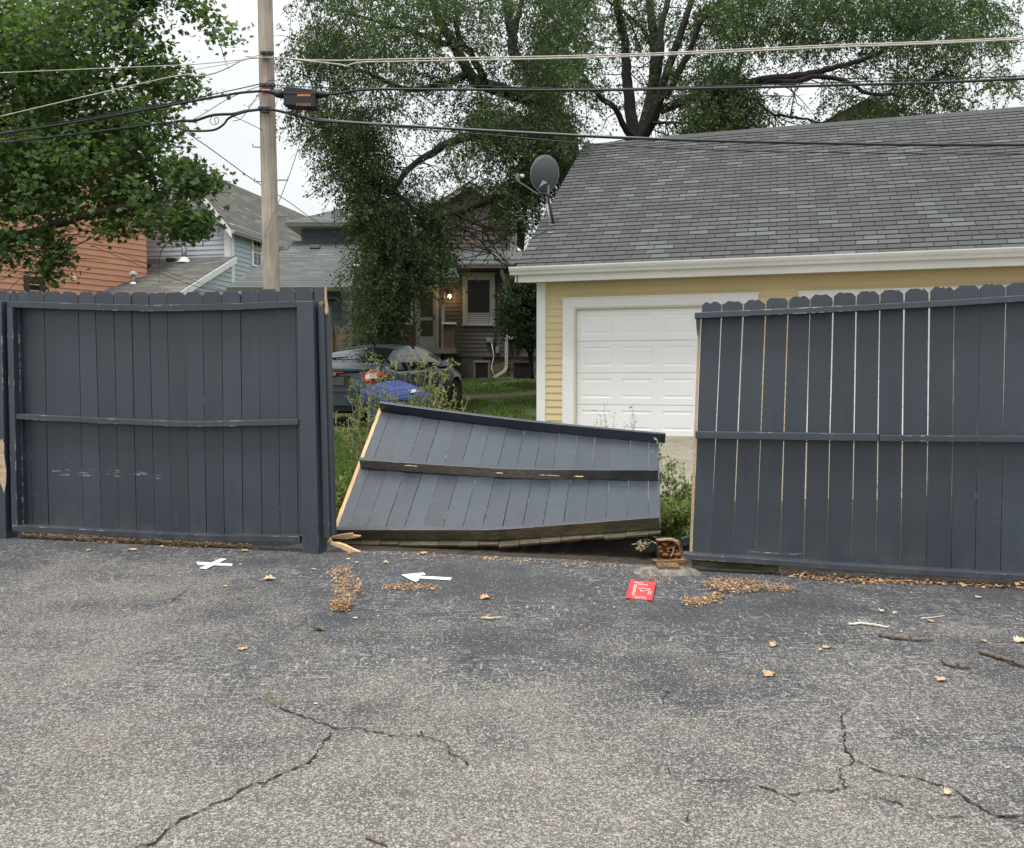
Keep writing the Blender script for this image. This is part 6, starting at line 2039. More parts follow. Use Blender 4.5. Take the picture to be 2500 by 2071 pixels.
def in_poly(px, py, poly):
    c = False
    n_ = len(poly)
    j = n_ - 1
    for i in range(n_):
        xi, yi = poly[i]; xj, yj = poly[j]
        if (yi > py) != (yj > py) and px < (xj - xi) * (py - yi) / (yj - yi) + xi: c = not c
        j = i
    return c

def spray_centres(poly, holes, nspray, Y0, dY, seed, thr=0.0, nscale=0.8, edge=26):
    """points in the crown's volume: its silhouette from the street, its own depth, and noise that opens gaps"""
    rr = random.Random(seed)
    xs_ = [p[0] for p in poly]; ys_ = [p[1] for p in poly]
    out_ = []
    while len(out_) < nspray:
        px = rr.uniform(min(xs_), max(xs_)); py = rr.uniform(min(ys_), max(ys_))
        jx, jy = px + rr.gauss(0, edge), py + rr.gauss(0, edge)
        if not in_poly(px, py, poly): continue
        bad = False
        for (hx_, hy_, hr) in holes:
            if (px - hx_) ** 2 + (py - hy_) ** 2 < (hr * rr.uniform(0.75, 1.15)) ** 2: bad = True; break
        if bad: continue
        Y = Y0 + rr.gauss(0, 1) * dY * 0.55
        p = at(jx, jy, Y)
        if noise.noise(p * nscale) + 0.5 * noise.noise(p * nscale * 2.7) < thr + rr.uniform(-0.15, 0.15): continue
        out_.append(p)
    return out_

def elm_crown(parent, cents, seed, nleaf=20, L=0.075, W=0.019, twiglen=(0.45, 0.9), mat='elm', droop=1.0, tw=True):
    rg = np.random.default_rng(seed)
    C = np.array([tuple(c) for c in cents]); n_ = len(C)
    d = rg.normal(size=(n_, 3)); d[:, 2] = d[:, 2] * 0.35 - 0.45 * droop
    d = unit(d)
    ln = rg.uniform(*twiglen, n_)[:, None]
    t_ = rg.uniform(0, 1, (n_, nleaf, 1))
    P = C[:, None, :] + d[:, None, :] * t_ * ln[:, None, :]
    P[..., 2] -= (t_[..., 0] ** 2) * ln * 0.30 * droop
    P += rg.normal(size=P.shape) * 0.045
    ax_ = unit(d[:, None, :] * 0.5 + rg.normal(size=P.shape) * 0.8 + np.array([0, 0, -0.35 * droop]))
    bx2 = unit(np.cross(ax_, rg.normal(size=P.shape)))
    s_ = rg.uniform(0.6, 1.25, (n_, nleaf, 1))
    o = leaves_quads("crown", P.reshape(-1, 3), (ax_ * L * s_).reshape(-1, 3), (bx2 * W * s_).reshape(-1, 3), M[mat], parent)
    if tw:
        # twigs: thin crossed blades along each spray
        k = 3
        ts = np.linspace(0, 1, k + 1)[None, :, None]
        Q = C[:, None, :] + d[:, None, :] * ts * ln[:, None, :]
        Q[..., 2] -= (ts[..., 0] ** 2) * ln * 0.30 * droop
        sidev = unit(np.cross(d, rg.normal(size=d.shape)))[:, None, :] * 0.005
        sid2 = unit(np.cross(d, sidev[:, 0]))[:, None, :] * 0.005
        vs = np.stack([Q - sidev, Q + sidev, Q + sid2 * 1.0], axis=2)        # n,k+1,3,3 triangular tube
        V_ = vs.reshape(-1, 3)
        F_ = []
        idx = np.arange(n_ * (k + 1) * 3).reshape(n_, k + 1, 3)
        for a_, b_ in ((0, 1), (1, 2), (2, 0)):
            F_.append(np.stack([idx[:, :-1, a_], idx[:, :-1, b_], idx[:, 1:, b_], idx[:, 1:, a_]], axis=-1).reshape(-1, 4))
        numpy_mesh("twigs", V_, np.concatenate(F_), M['bark'], parent, 4)
    return o

def limb(mb, pts, r0, r1, Yd=None, jit=0.0, seed=0):
    """pts: (px,py,Y)"""
    rr = random.Random(seed)
    P = [at(*p) for p in pts]
    fine = []
    n_ = len(P)
    for i in range(n_ - 1):
        p0 = P[max(0, i - 1)]; p1 = P[i]; p2 = P[i + 1]; p3 = P[min(n_ - 1, i + 2)]
        for k in range(5):
            t_ = k / 5
            q = 0.5 * ((2 * p1) + (p2 - p0) * t_ + (2 * p0 - 5 * p1 + 4 * p2 - p3) * t_ ** 2 + (3 * p1 - p0 - 3 * p2 + p3) * t_ ** 3)
            fine.append(q + V((rr.gauss(0, jit), rr.gauss(0, jit), rr.gauss(0, jit))))
    fine.append(P[-1])
    m_ = len(fine)
    mb.tube(fine, [r0 + (r1 - r0) * i / (m_ - 1) for i in range(m_)], 8)
    return fine

def side_twigs(mb, fine, n_, ln, r, seed, down=0.3):
    rr = random.Random(seed)
    for _ in range(n_):
        i = rr.randrange(1, len(fine) - 1)
        p = fine[i]
        d = V((rr.gauss(0, 1), rr.gauss(0, 0.6), rr.gauss(0, 0.6) - down)).normalized()
        l_ = ln * rr.uniform(0.5, 1.3)
        pts = [p]
        for k in range(4):
            d = (d + V((rr.gauss(0, 0.25), rr.gauss(0, 0.2), rr.gauss(0, 0.2) - down * 0.25))).normalized()
            pts.append(pts[-1] + d * l_ / 4)
        mb.tube(pts, [r * (1 - 0.2 * k) for k in range(5)], 4, cap=False)

# ---- elm behind the garage
e1 = thing("elm_tree", "tall elm with a forked dark trunk rising behind the garage roof", "tree")
mb = MB()
Ye = 25.0
base_ = at(1555, 345, Ye)
mb.tube([V((base_.x + 0.05, Ye, ter(Ye) - 0.2)), V((base_.x + 0.02, Ye, 3.0)), V((base_.x, Ye, base_.z))], [0.5, 0.42, 0.36], 12)
br_list = [
    ([(1552, 350, Ye), (1538, 260, Ye), (1530, 180, Ye), (1524, 100, Ye), (1500, -20, Ye - 0.5)], 0.24, 0.12),
    ([(1560, 350, Ye), (1578, 290, Ye), (1592, 220, Ye + .3), (1600, 120, Ye + .5), (1590, 40, Ye + .5), (1585, -30, Ye + .5)], 0.26, 0.13),
    ([(1590, 240, Ye + .3), (1612, 150, Ye), (1615, 60, Ye), (1640, -20, Ye)], 0.16, 0.1),
    ([(1562, 345, Ye), (1600, 280, Ye - .4), (1630, 170, Ye - .8), (1670, 60, Ye - 1), (1700, -30, Ye - 1)], 0.2, 0.1),
    ([(1625, 240, Ye - .6), (1680, 130, Ye - 1), (1710, 60, Ye - 1.2), (1760, 0, Ye - 1.2)], 0.14, 0.06),
    ([(1548, 345, Ye), (1525, 310, Ye - .5), (1500, 265, Ye - .8), (1450, 220, Ye - 1), (1400, 150, Ye - 1.4)], 0.13, 0.07),
    ([(1610, 270, Ye - .4), (1720, 230, Ye - 1), (1860, 197, Ye - 1.4), (1960, 184, Ye - 1.5), (2030, 168, Ye - 1.6), (2120, 140, Ye - 1.8), (2260, 60, Ye - 2)], 0.17, 0.06),
    ([(1865, 200, Ye - 1.4), (1940, 200, Ye - 1.6), (1990, 187, Ye - 1.7), (2060, 198, Ye - 2), (2120, 228, Ye - 2.2), (2200, 230, Ye - 2.4)], 0.11, 0.05),
    ([(1590, 300, Ye - .4), (1660, 300, Ye - 1), (1760, 300, Ye - 1)], 0.06, 0.03),
    ([(1840, 230, Ye - 1), (1880, 275, Ye - 1.2), (1960, 290, Ye - 1.2), (2000, 300, Ye - 1.2)], 0.06, 0.03),
    ([(1600, 130, Ye), (1560, 60, Ye), (1480, 0, Ye)], 0.08, 0.04),
]
for i, (pts, r0, r1) in enumerate(br_list):
    fn = limb(mb, pts, r0 * 0.78, r1 * 0.78, jit=0.012, seed=i)
    side_twigs(mb, fn, 14 if i > 5 else 8, 1.5, 0.022, 40 + i, 0.35)
mb.build("trunk", M['bark'], e1, smooth=True)
polyE1 = [(1330, -60), (2380, -60), (2480, 20), (2475, 90), (2440, 130), (2490, 190), (2440, 230), (2480, 280), (2330, 300), (2240, 290), (2100, 320), (1990, 330), (1880, 280), (1830, 340), (1740, 350), (1640, 335), (1480, 250), (1400, 330), (1300, 250)]
holesE1 = [(1545, 150, 24), (1560, 300, 50), (1500, 330, 40), (1640, 330, 40), (1940, 235, 50), (1990, 265, 42), (1900, 170, 35), (1960, 150, 30), (1655, 110, 20), (2040, 290, 42), (1450, 280, 28), (1820, 200, 18), (2440, 250, 40), (2385, 215, 30), (1560, 200, 18), (1930, 300, 30), (1480, 130, 15)]
ce = spray_centres(polyE1, holesE1, 3900, Ye - 0.5, 2.6, 11, 0.0, 0.75, 14)
ce += spray_centres([(1600, 150), (1880, 190), (1850, 345), (1640, 340)], holesE1, 700, Ye - 1, 1.5, 12, -0.1, 0.8, 12)
ce += spray_centres([(1330, -60), (2400, -60), (2400, 60), (1330, 60)], [], 900, Ye - 1, 2.0, 13, -0.1, 0.8, 20)
def pixof(p):
    d = p - V((0, 0, H)); c_, s_ = cos(PITCH), sin(PITCH)
    f_ = d.y * c_ - d.z * s_; u_ = d.y * s_ + d.z * c_
    return CX + F * d.x / f_, CY - F * u_ / f_
def open_front(cs, polys, ycut, keep=0.22, seed=1):
    """the leaves in front of the big limbs have thinned out: keep only those behind them"""
    rr = random.Random(seed); out_ = []
    for c in cs:
        q = pixof(c)
        if c.y < ycut and any(in_poly(q[0], q[1], pl) for pl in polys) and rr.random() > keep: continue
        out_.append(c)
    return out_
ce = open_front(ce, [[(1460, -60), (1760, -60), (1720, 120), (1660, 360), (1500, 360), (1430, 220)], [(1840, 150), (2150, 110), (2160, 240), (1850, 230)]], Ye + 0.5)
elm_crown(e1, ce, 21, 24, 0.088, 0.023)

# ---- elm between the houses: crown sweeps down in front of the brown house
e2 = thing("elm_tree", "spreading elm whose drooping foliage hangs in front of the brown house", "tree")
Yf2 = 21.0
mb = MB()
bs = at(1395, 420, Yf2)
mb.tube([V((bs.x - 0.1, Yf2, ter(Yf2) - 0.2)), V((bs.x - 0.05, Yf2, 3.0)), V((bs.x, Yf2, bs.z)), at(1385, 330, Yf2), at(1340, 262, Yf2)], [0.42, 0.34, 0.28, 0.24, 0.2], 12)
L2 = [
    ([(1345, 268, Yf2), (1270, 235, Yf2), (1188, 210, Yf2), (1148, 182, Yf2), (1107, 105, Yf2), (1071, 49, Yf2), (1050, -20, Yf2)], 0.19, 0.09),
    ([(1190, 211, Yf2), (1165, 160, Yf2 - .5), (1120, 90, Yf2 - 1), (1110, 40, Yf2 - 1)], 0.1, 0.05),
    ([(1345, 265, Yf2), (1290, 180, Yf2), (1257, 134, Yf2), (1249, 81, Yf2), (1233, -10, Yf2)], 0.17, 0.1),
    ([(1250, 90, Yf2), (1262, 50, Yf2), (1278, -10, Yf2)], 0.1, 0.06),
    ([(1385, 340, Yf2), (1250, 330, Yf2 - 1), (1136, 336, Yf2 - 1.5), (1060, 370, Yf2 - 1.8), (1002, 409, Yf2 - 2), (950, 470, Yf2 - 2)], 0.13, 0.05),
    ([(1390, 420, Yf2), (1290, 470, Yf2 - 1), (1190, 490, Yf2 - 1.5), (1110, 520, Yf2 - 2), (1040, 545, Yf2 - 2), (985, 620, Yf2 - 2)], 0.12, 0.05),
    ([(1040, 545, Yf2 - 2), (1000, 500, Yf2 - 2), (940, 440, Yf2 - 2), (900, 340, Yf2 - 2)], 0.06, 0.03),
    ([(1080, 520, Yf2 - 2), (1160, 580, Yf2 - 2), (1220, 640, Yf2 - 2)], 0.03, 0.012),
    ([(1110, 520, Yf2 - 2), (1200, 560, Yf2 - 2), (1290, 560, Yf2 - 1.6)], 0.03, 0.012),
    ([(1040, 545, Yf2 - 2), (960, 640, Yf2 - 2.1), (930, 740, Yf2 - 2.2)], 0.05, 0.02),
    ([(1150, 180, Yf2), (1010, 220, Yf2 - .5), (900, 180, Yf2 - .5), (780, 120, Yf2 - .5)], 0.08, 0.03),
    ([(1100, 110, Yf2), (950, 60, Yf2), (800, 20, Yf2)], 0.07, 0.03),
]
for i, (pts, r0, r1) in enumerate(L2):
    fn = limb(mb, pts, r0, r1, jit=0.012, seed=60 + i)
    side_twigs(mb, fn, 22 if i >= 4 else 10, 1.3, 0.016, 90 + i, 0.3)
mb.build("trunk", M['bark'], e2, smooth=True)
poly2 = [(745, -60), (1440, -60), (1400, 60), (1420, 300), (1400, 380), (1345, 440), (1300, 500), (1270, 560), (1220, 530), (1190, 480), (1130, 490), (1100, 580), (1085, 650), (1030, 670), (985, 700), (970, 820), (945, 846), (910, 840), (890, 780), (885, 680), (870, 580), (860, 500), (830, 440), (790, 360), (740, 310), (700, 260), (690, 170), (700, 90)]
holes2 = [(1070, 262, 42), (1010, 370, 45), (1035, 330, 30), (870, 385, 18), (1000, 290, 18), (760, 20, 30), (1300, 60, 18), (1325, 20, 14), (720, 60, 30), (1075, 460, 30), (1200, 60, 12), (1090, 300, 30), (940, 310, 14), (880, 220, 10), (1165, 420, 20), (1120, 560, 24), (820, 330, 14), (1050, 40, 12)]
c2 = spray_centres(poly2, holes2, 4200, Yf2 - 1.0, 2.2, 31, 0.02, 0.85, 10)
c2 += spray_centres([(730, 230), (900, 260), (960, 440), (890, 500), (790, 400)], [(870, 385, 12)], 600, Yf2 - 1.5, 1.3, 34, -0.15, 0.9, 10)
c2 += spray_centres([(870, 480), (1090, 490), (1080, 640), (985, 700), (960, 820), (905, 830), (885, 700)], [(1040, 560, 22), (900, 560, 14), (985, 640, 16)], 950, Yf2 - 1.9, 1.2, 32, -0.05, 1.3, 8)
c2 += spray_centres([(1150, 280), (1400, 260), (1390, 380), (1320, 450), (1190, 460)], [], 800, Yf2 - 1.2, 1.2, 33, -0.15, 0.9, 8)
c2 = [c for c in c2 if not (c.x > 0.6 and c.y > 17.5 and False)]
c2 = open_front(c2, [[(1040, 0), (1130, 40), (1190, 160), (1330, 230), (1330, 280), (1180, 240), (1090, 150)], [(1225, -40), (1290, -40), (1275, 150), (1240, 150)]], Yf2, 0.2)
elm_crown(e2, c2, 22, 21, 0.074, 0.020)

# ---- silver maple on the left
mp_ = thing("maple_tree", "leafy maple filling the upper left corner, over the orange and pale blue houses", "tree")
Ym = 17.0
mb = MB()
mbase = at(-180, 500, Ym)
mb.tube([V((mbase.x, Ym, ter(Ym) - 0.2)), V((mbase.x + 0.05, Ym, 3)), V((mbase.x + 0.1, Ym, 6)), V((mbase.x + 0.3, Ym, 9))], [0.45, 0.36, 0.28, 0.15], 12)
Lm = [
    ([(-170, 640, Ym), (-40, 590, Ym - .5), (30, 578, Ym - 1), (90, 565, Ym - 1.2), (190, 530, Ym - 1.5), (300, 505, Ym - 1.8), (400, 520, Ym - 2), (450, 560, Ym - 2)], 0.13, 0.02),
    ([(-150, 400, Ym), (0, 300, Ym), (150, 230, Ym), (300, 180, Ym - .5), (380, 150, Ym - .5)], 0.14, 0.03),
    ([(-150, 300, Ym), (40, 120, Ym), (200, 20, Ym), (420, -40, Ym - 1)], 0.14, 0.03),
    ([(150, 230, Ym), (280, 300, Ym - .5), (380, 400, Ym - 1), (470, 450, Ym - 1.2), (520, 470, Ym - 1.2)], 0.06, 0.015),
    ([(90, 565, Ym - 1.2), (150, 620, Ym - 1.5), (110, 670, Ym - 1.5)], 0.04, 0.015),
    ([(400, -40, Ym - 1), (470, 20, Ym - 1.2), (520, 70, Ym - 1.2), (545, 130, Ym - 1.2), (560, 170, Ym - 1.2)], 0.015, 0.004),
    ([(420, -40, Ym - 1), (400, 20, Ym - 1.2), (420, 60, Ym - 1.2)], 0.012, 0.004),
]
for i, (pts, r0, r1) in enumerate(Lm):
    fn = limb(mb, pts, r0, r1, jit=0.012, seed=120 + i)
    if i < 5: side_twigs(mb, fn, 16, 1.1, 0.014, 130 + i, 0.1)
mb.build("trunk", M['barkm'], mp_, smooth=True)

def maple_crown(parent, cents, seed, nleaf=7, size=0.15):
    rg = np.random.default_rng(seed)
    # five-lobed leaf outline, unit length
    o_ = [(0, 0), (0.20, 0.10), (0.52, 0.06), (0.36, 0.34), (0.62, 0.62), (0.24, 0.58), (0.0, 1.0), (-0.24, 0.58), (-0.62, 0.62), (-0.36, 0.34), (-0.52, 0.06), (-0.20, 0.10)]
    O = np.array(o_)
    C = np.array([tuple(c) for c in cents]); n_ = len(C)
    P = C[:, None, :] + rg.normal(size=(n_, nleaf, 3)) * np.array([0.16, 0.16, 0.10])
    P = P.reshape(-1, 3); m_ = len(P)
    up_ = unit(rg.normal(size=(m_, 3)) * 0.62 + np.array([0, -0.35, 0.75]))      # leaf normals lean to the light
    a_ = unit(np.cross(up_, rg.normal(size=(m_, 3)))); 
    a_ = unit(a_ + np.array([0, 0, -0.35])); a_ = unit(a_ - up_ * (a_ * up_).sum(1, keepdims=True))
    b_ = np.cross(up_, a_)
    s_ = rg.uniform(0.6, 1.15, (m_, 1)) * size
    curl = rg.uniform(-0.25, 0.05, (m_, 1))
    vs = P[:, None, :] + (a_ * s_)[:, None, :] * O[None, :, 1:2] + (b_ * s_)[:, None, :] * O[None, :, 0:1] + (up_ * s_ * curl)[:, None, :] * (np.abs(O[:, 0:1]) * 1.4 + O[:, 1:2] ** 2 * 0.6)[None]
    k = len(O)
    f = np.arange(m_ * k).reshape(m_, k)
    return numpy_mesh("crown", vs.reshape(-1, 3), f, M['maple'], parent, k)
polyM = [(-120, -60), (280, -60), (290, 30), (320, 60), (350, 90), (400, 110), (420, 160), (465, 175), (460, 240), (425, 290), (440, 345), (400, 380), (420, 430), (400, 470), (430, 520), (400, 575), (330, 560), (280, 570), (225, 565), (160, 530), (60, 535), (-40, 560), (-140, 580)]
holesM = [(60, 540, 14), (215, 545, 16), (395, 500, 14), (250, 30, 12), (455, 260, 14), (110, 500, 12), (300, 430, 12), (180, 60, 10), (340, 250, 12), (410, 395, 22), (330, 350, 10), (40, 10, 10)]
cm_ = spray_centres(polyM, holesM, 3000, Ym - 0.6, 1.7, 51, -0.02, 1.1, 10)
cm_ += spray_centres([(400, 400), (470, 395), (500, 430), (560, 440), (500, 465), (440, 460)], [], 130, Ym - 1.6, 0.5, 52, -0.5, 1.0, 6)
cm_ += spray_centres([(400, 510), (470, 520), (530, 530), (490, 560), (470, 590), (420, 575)], [], 120, Ym - 1.6, 0.5, 60, -0.5, 1.0, 6)
cm_ += spray_centres([(-60, -60), (260, -60), (370, 200), (350, 450), (150, 500), (-60, 520)], [], 700, Ym - 0.4, 1.3, 57, -0.1, 1.0, 8)
cm_ += spray_centres([(85, 560), (160, 570), (165, 620), (140, 680), (110, 685), (100, 640)], [], 75, Ym - 1.5, 0.4, 53, -0.6, 1.0, 6)
cm_ += spray_centres([(-20, 570), (40, 580), (45, 620), (15, 650), (-30, 680)], [], 55, Ym - 1.5, 0.4, 61, -0.4, 1.0, 6)
cm_ += spray_centres([(400, -40), (440, -30), (470, 0), (510, 20), (530, 60), (550, 100), (520, 90), (480, 40), (430, 20)], [], 60, Ym - 1.2, 0.3, 54, -0.9, 1.0, 8)
cm_ += spray_centres([(300, -40), (380, -40), (370, 10), (310, 40)], [], 90, Ym - 1.2, 0.3, 58, -0.9, 1.0, 8)
cm_ += spray_centres([(405, 50), (425, 50), (420, 75), (405, 75)], [], 5, Ym - 1.2, 0.2, 55, -0.9, 1.0, 4)
cm_ += spray_centres([(560, 60), (575, 60), (570, 80), (555, 80)], [], 5, Ym - 1.2, 0.2, 56, -0.9, 1.0, 4)
cm_ += spray_centres([(480, 205), (505, 205), (500, 230), (480, 230)], [], 7, Ym - 1.2, 0.2, 59, -0.9, 1.0, 4)
maple_crown(mp_, cm_, 23, 8, 0.108)

# ---- dark bush by the brown house
bu = thing("house_bush", "dark green small tree against the brown house beside the garage corner", "bush")
Yb_ = 24.5
mb = MB()
for pts, r0, r1 in (([(1300, 925, Yb_), (1290, 850, Yb_), (1270, 800, Yb_), (1250, 750, Yb_)], 0.06, 0.02), ([(1298, 900, Yb_), (1300, 800, Yb_), (1290, 720, Yb_)], 0.05, 0.02), ([(1290, 860, Yb_), (1265, 820, Yb_), (1240, 800, Yb_)], 0.03, 0.012)):
    limb(mb, pts, r0, r1, jit=0.008)
mb.build("trunk", M['bark'], bu, smooth=True)
cb = spray_centres([(1235, 680), (1330, 660), (1340, 830), (1280, 850), (1262, 820), (1240, 812), (1222, 790), (1226, 740), (1240, 720)], [], 800, Yb_, 1.0, 71, -0.3, 1.2, 5)
elm_crown(bu, cb, 72, 18, 0.085, 0.026, (0.15, 0.35), 'bush', 0.3, False)

# ================================================================ WEEDS
def weed(root_px, tips, Y, name_label, mat, seed, leaf=0.035, nl=60, stem_r=0.006, group=None, clus=1.0, sp=0.09):
    rr = random.Random(seed)
    root = thing("tall_weed", name_label, "weed", group)
    bx0 = (root_px - CX) / F * Y
    b0 = V((bx0, Y, ter(Y) - 0.02))
    mb = MB(); pts_all = []
    for (px, py) in tips:
        tip = at(px, py, Y + rr.uniform(-0.25, 0.25))
        mid_ = b0.lerp(tip, 0.5) + V((rr.gauss(0, 0.04), rr.gauss(0, 0.04), 0.05))
        fine = []
        for k in range(9):
            t_ = k / 8
            fine.append(b0.lerp(mid_, t_).lerp(mid_.lerp(tip, t_), t_) + V((rr.gauss(0, 0.006), 0, 0)))
        mb.tube(fine, [stem_r * (1 - 0.7 * k / 8) for k in range(9)], 4, cap=False)
        pts_all += [(fine[k], (fine[k] - fine[k - 1]).normalized(), k / 8) for k in range(4, 9)]
        for k in range(3, 9):
            for _ in range(2):
                d = ((fine[k] - fine[k - 1]).normalized() * 0.6 + V((rr.gauss(0, 0.6), rr.gauss(0, 0.6), rr.gauss(0, 0.35) + 0.1))).normalized()
                l_ = rr.uniform(0.5, 1.4) * sp
                q = [fine[k], fine[k] + d * l_ * 0.5, fine[k] + d * l_ + V((0, 0, 0.015))]
                mb.tube(q, [stem_r * 0.5, stem_r * 0.4, stem_r * 0.25], 4, cap=False)
                pts_all += [(q[1], d, 0.8), (q[2], d, 1.0), (q[2], d, 1.0)]
    mb.build("stems", M['weedstem'], root)
    rg = np.random.default_rng(seed)
    n_ = nl * len(tips)
    idx = rg.integers(0, len(pts_all), n_)
    P = np.array([tuple(pts_all[i][0]) for i in idx]) + rg.normal(size=(n_, 3)) * 0.014 * clus
    D = np.array([tuple(pts_all[i][1]) for i in idx])
    ax_ = unit(D * 0.7 + rg.normal(size=(n_, 3)) * 0.6 + np.array([0, 0, 0.2]))
    bx_2 = unit(np.cross(ax_, rg.normal(size=(n_, 3))))
    s_ = rg.uniform(0.5, 1.2, (n_, 1))
    leaves_quads("leaves", P, ax_ * leaf * s_, bx_2 * leaf * 0.26 * s_, M[mat], root)
    return root
weed(880, [(905, 880), (885, 910), (925, 915), (950, 898), (870, 945), (900, 950), (860, 985), (880, 1000)], 8.6, "pale flowering weed in front of the car's tail light", 'weed', 1, 0.034, 130)
weed(905, [(850, 1045), (835, 1060), (820, 1035), (870, 1030), (900, 1030), (855, 1075), (880, 1060)], 8.3, "low sprawling pale weed beside the broken fence end", 'weed', 2, 0.032, 110)
weed(1010, [(1040, 880), (1020, 900), (1055, 905), (1080, 920), (1095, 895), (1000, 895), (1035, 925), (1050, 950), (965, 905), (1060, 935)], 8.7, "tall pale flowering weed between the blue bin and the car's front wheel", 'weed', 3, 0.034, 130)
weed(1050, [(1090, 960), (1075, 975), (1105, 975), (1060, 990), (1110, 1000), (1130, 1005), (1085, 1000)], 8.4, "small yellowish weed just above the fallen panel's top rail", 'weed', 4, 0.032, 100)
weed(950, [(935, 990), (955, 970), (985, 985), (925, 1010), (960, 1000), (905, 1010), (1005, 990)], 8.5, "grey-green weed in front of the blue bin", 'weedg', 5, 0.034, 90)
weed(905, [(900, 1100), (890, 1080), (912, 1060), (880, 1130), (900, 1140)], 8.0, "thin green weed at the fallen panel's upper left corner", 'weedg', 6, 0.035, 50)
weed(1490, [(1474, 992), (1465, 1015), (1500, 1020), (1480, 1030), (1455, 1040)], 8.1, "sparse thin weed stalk left of centre before the white garage door", 'weedg', 7, 0.022, 22, 0.0035, sp=0.04)
weed(1550, [(1546, 997), (1540, 1025), (1552, 1035), (1525, 1045)], 8.1, "sparse thin weed stalk right of centre before the white garage door", 'weedg', 8, 0.022, 22, 0.0035, sp=0.04)
weed(1665, [(1612, 1120), (1640, 1150), (1670, 1175), (1655, 1200), (1690, 1190), (1630, 1190), (1680, 1230), (1645, 1230)], 6.9, "green and yellow weed in the gap left of the right-hand panel", 'weedg', 9, 0.045, 80, 0.005)
weed(1650, [(1640, 1250), (1665, 1245), (1690, 1255), (1630, 1270), (1675, 1285), (1650, 1290), (1695, 1285), (1620, 1300), (1700, 1260)], 6.5, "dense leafy weed right behind the snapped post", 'weedg', 10, 0.055, 95, 0.005)
weed(832, [(815, 1180), (830, 1195), (845, 1200), (822, 1230), (838, 1240), (812, 1260)], 7.2, "grassy green weed beside the broken fence end, at ground level", 'weedg', 11, 0.06, 60, 0.004)
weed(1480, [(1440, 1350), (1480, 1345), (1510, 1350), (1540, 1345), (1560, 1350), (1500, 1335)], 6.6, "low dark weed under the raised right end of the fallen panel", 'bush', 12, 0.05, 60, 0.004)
weed(1700, [(1745, 1010), (1738, 1030), (1690, 985)], 9.5, "weed behind the right panel's first boards", 'weedg', 13, 0.03, 20, 0.004) if False else None
weed(665, [(655, 1716), (668, 1714), (675, 1718), (662, 1719)], ong(665, 1719).y, "tiny green tuft growing out of the asphalt crack", 'weedg', 14, 0.007, 25, 0.0010, sp=0.004, clus=0.3)

# ================================================================ GRASS
def grass(name, cnt, fn, hgt, wid, seed):
    rg = np.random.default_rng(seed)
    P = fn(rg, cnt)
    n_ = len(P)
    dirv = unit(rg.normal(size=(n_, 3)) * np.array([0.45, 0.45, 0.0]) + np.array([0, 0, 1.0]))
    h_ = rg.uniform(0.4, 1.2, (n_, 1)) * hgt
    ang_ = rg.uniform(0, 2 * pi, n_)
    sd_ = np.stack([np.cos(ang_), np.sin(ang_), np.zeros(n_)], 1) * wid
    lean = rg.normal(size=(n_, 3)) * np.array([1, 1, 0]) * h_ * 0.35
    v = np.stack([P - sd_, P + sd_, P + dirv * h_ * 0.6 + sd_ * 0.7, P + dirv * h_ + lean, P + dirv * h_ * 0.6 - sd_ * 0.7], 1)
    o = numpy_mesh(name, v.reshape(-1, 3), np.arange(n_ * 5).reshape(n_, 5), M['grass'], None, 5)
    tag(o, kind='stuff')
    return o
TY = np.array([t_[0] for t_ in TER]); TZ = np.array([t_[1] for t_ in TER])
def zter(y): return np.interp(y, TY, TZ)
def region(x0, x1, y0, y1, pathcut=False, edge=None):
    def fn(rg, cnt):
        y = rg.uniform(y0, y1, cnt); 
        lo = x0(y) if callable(x0) else x0; hi = x1(y) if callable(x1) else x1
        x = lo + (hi - lo) * rg.uniform(0, 1, cnt)
        keep = np.ones(cnt, bool)
        nz = np.array([noise.noise(V((float(a_) * 0.9, float(b_) * 0.9, 2))) for a_, b_ in zip(x, y)])
        keep &= nz > -0.35 + rg.uniform(-0.15, 0.15, cnt)
        if pathcut:
            keep &= np.abs(y - 22.3 - x * 0.5 + 0.0) + 0.6 > 1.25 + rg.uniform(-0.3, 0.3, cnt)
        x = x[keep]; y = y[keep]
        return np.stack([x, y, zter(y) - 0.02], 1)
    return fn
o = grass("lawn_grass", 42000, region(lambda y: -0.235 * y - 0.2, lambda y: -0.125 * y - 0.0, 6.75, 15.0), 0.085, 0.0035, 5)
o["label"] = "short bright green grass behind the gap left of the fallen panel"
o = grass("far_lawn_grass", 36000, region(lambda y: -0.13 * y, lambda y: 0.04 * y, 14.5, 27.2, True), 0.09, 0.007, 6)
o["label"] = "mown lawn between the car and the brown house"
o = grass("gap_grass", 7000, region(lambda y: 0.165 * y, lambda y: 0.26 * y, 6.1, 8.3), 0.09, 0.003, 7)
o["label"] = "rough grass in the gap beside the right-hand panel"

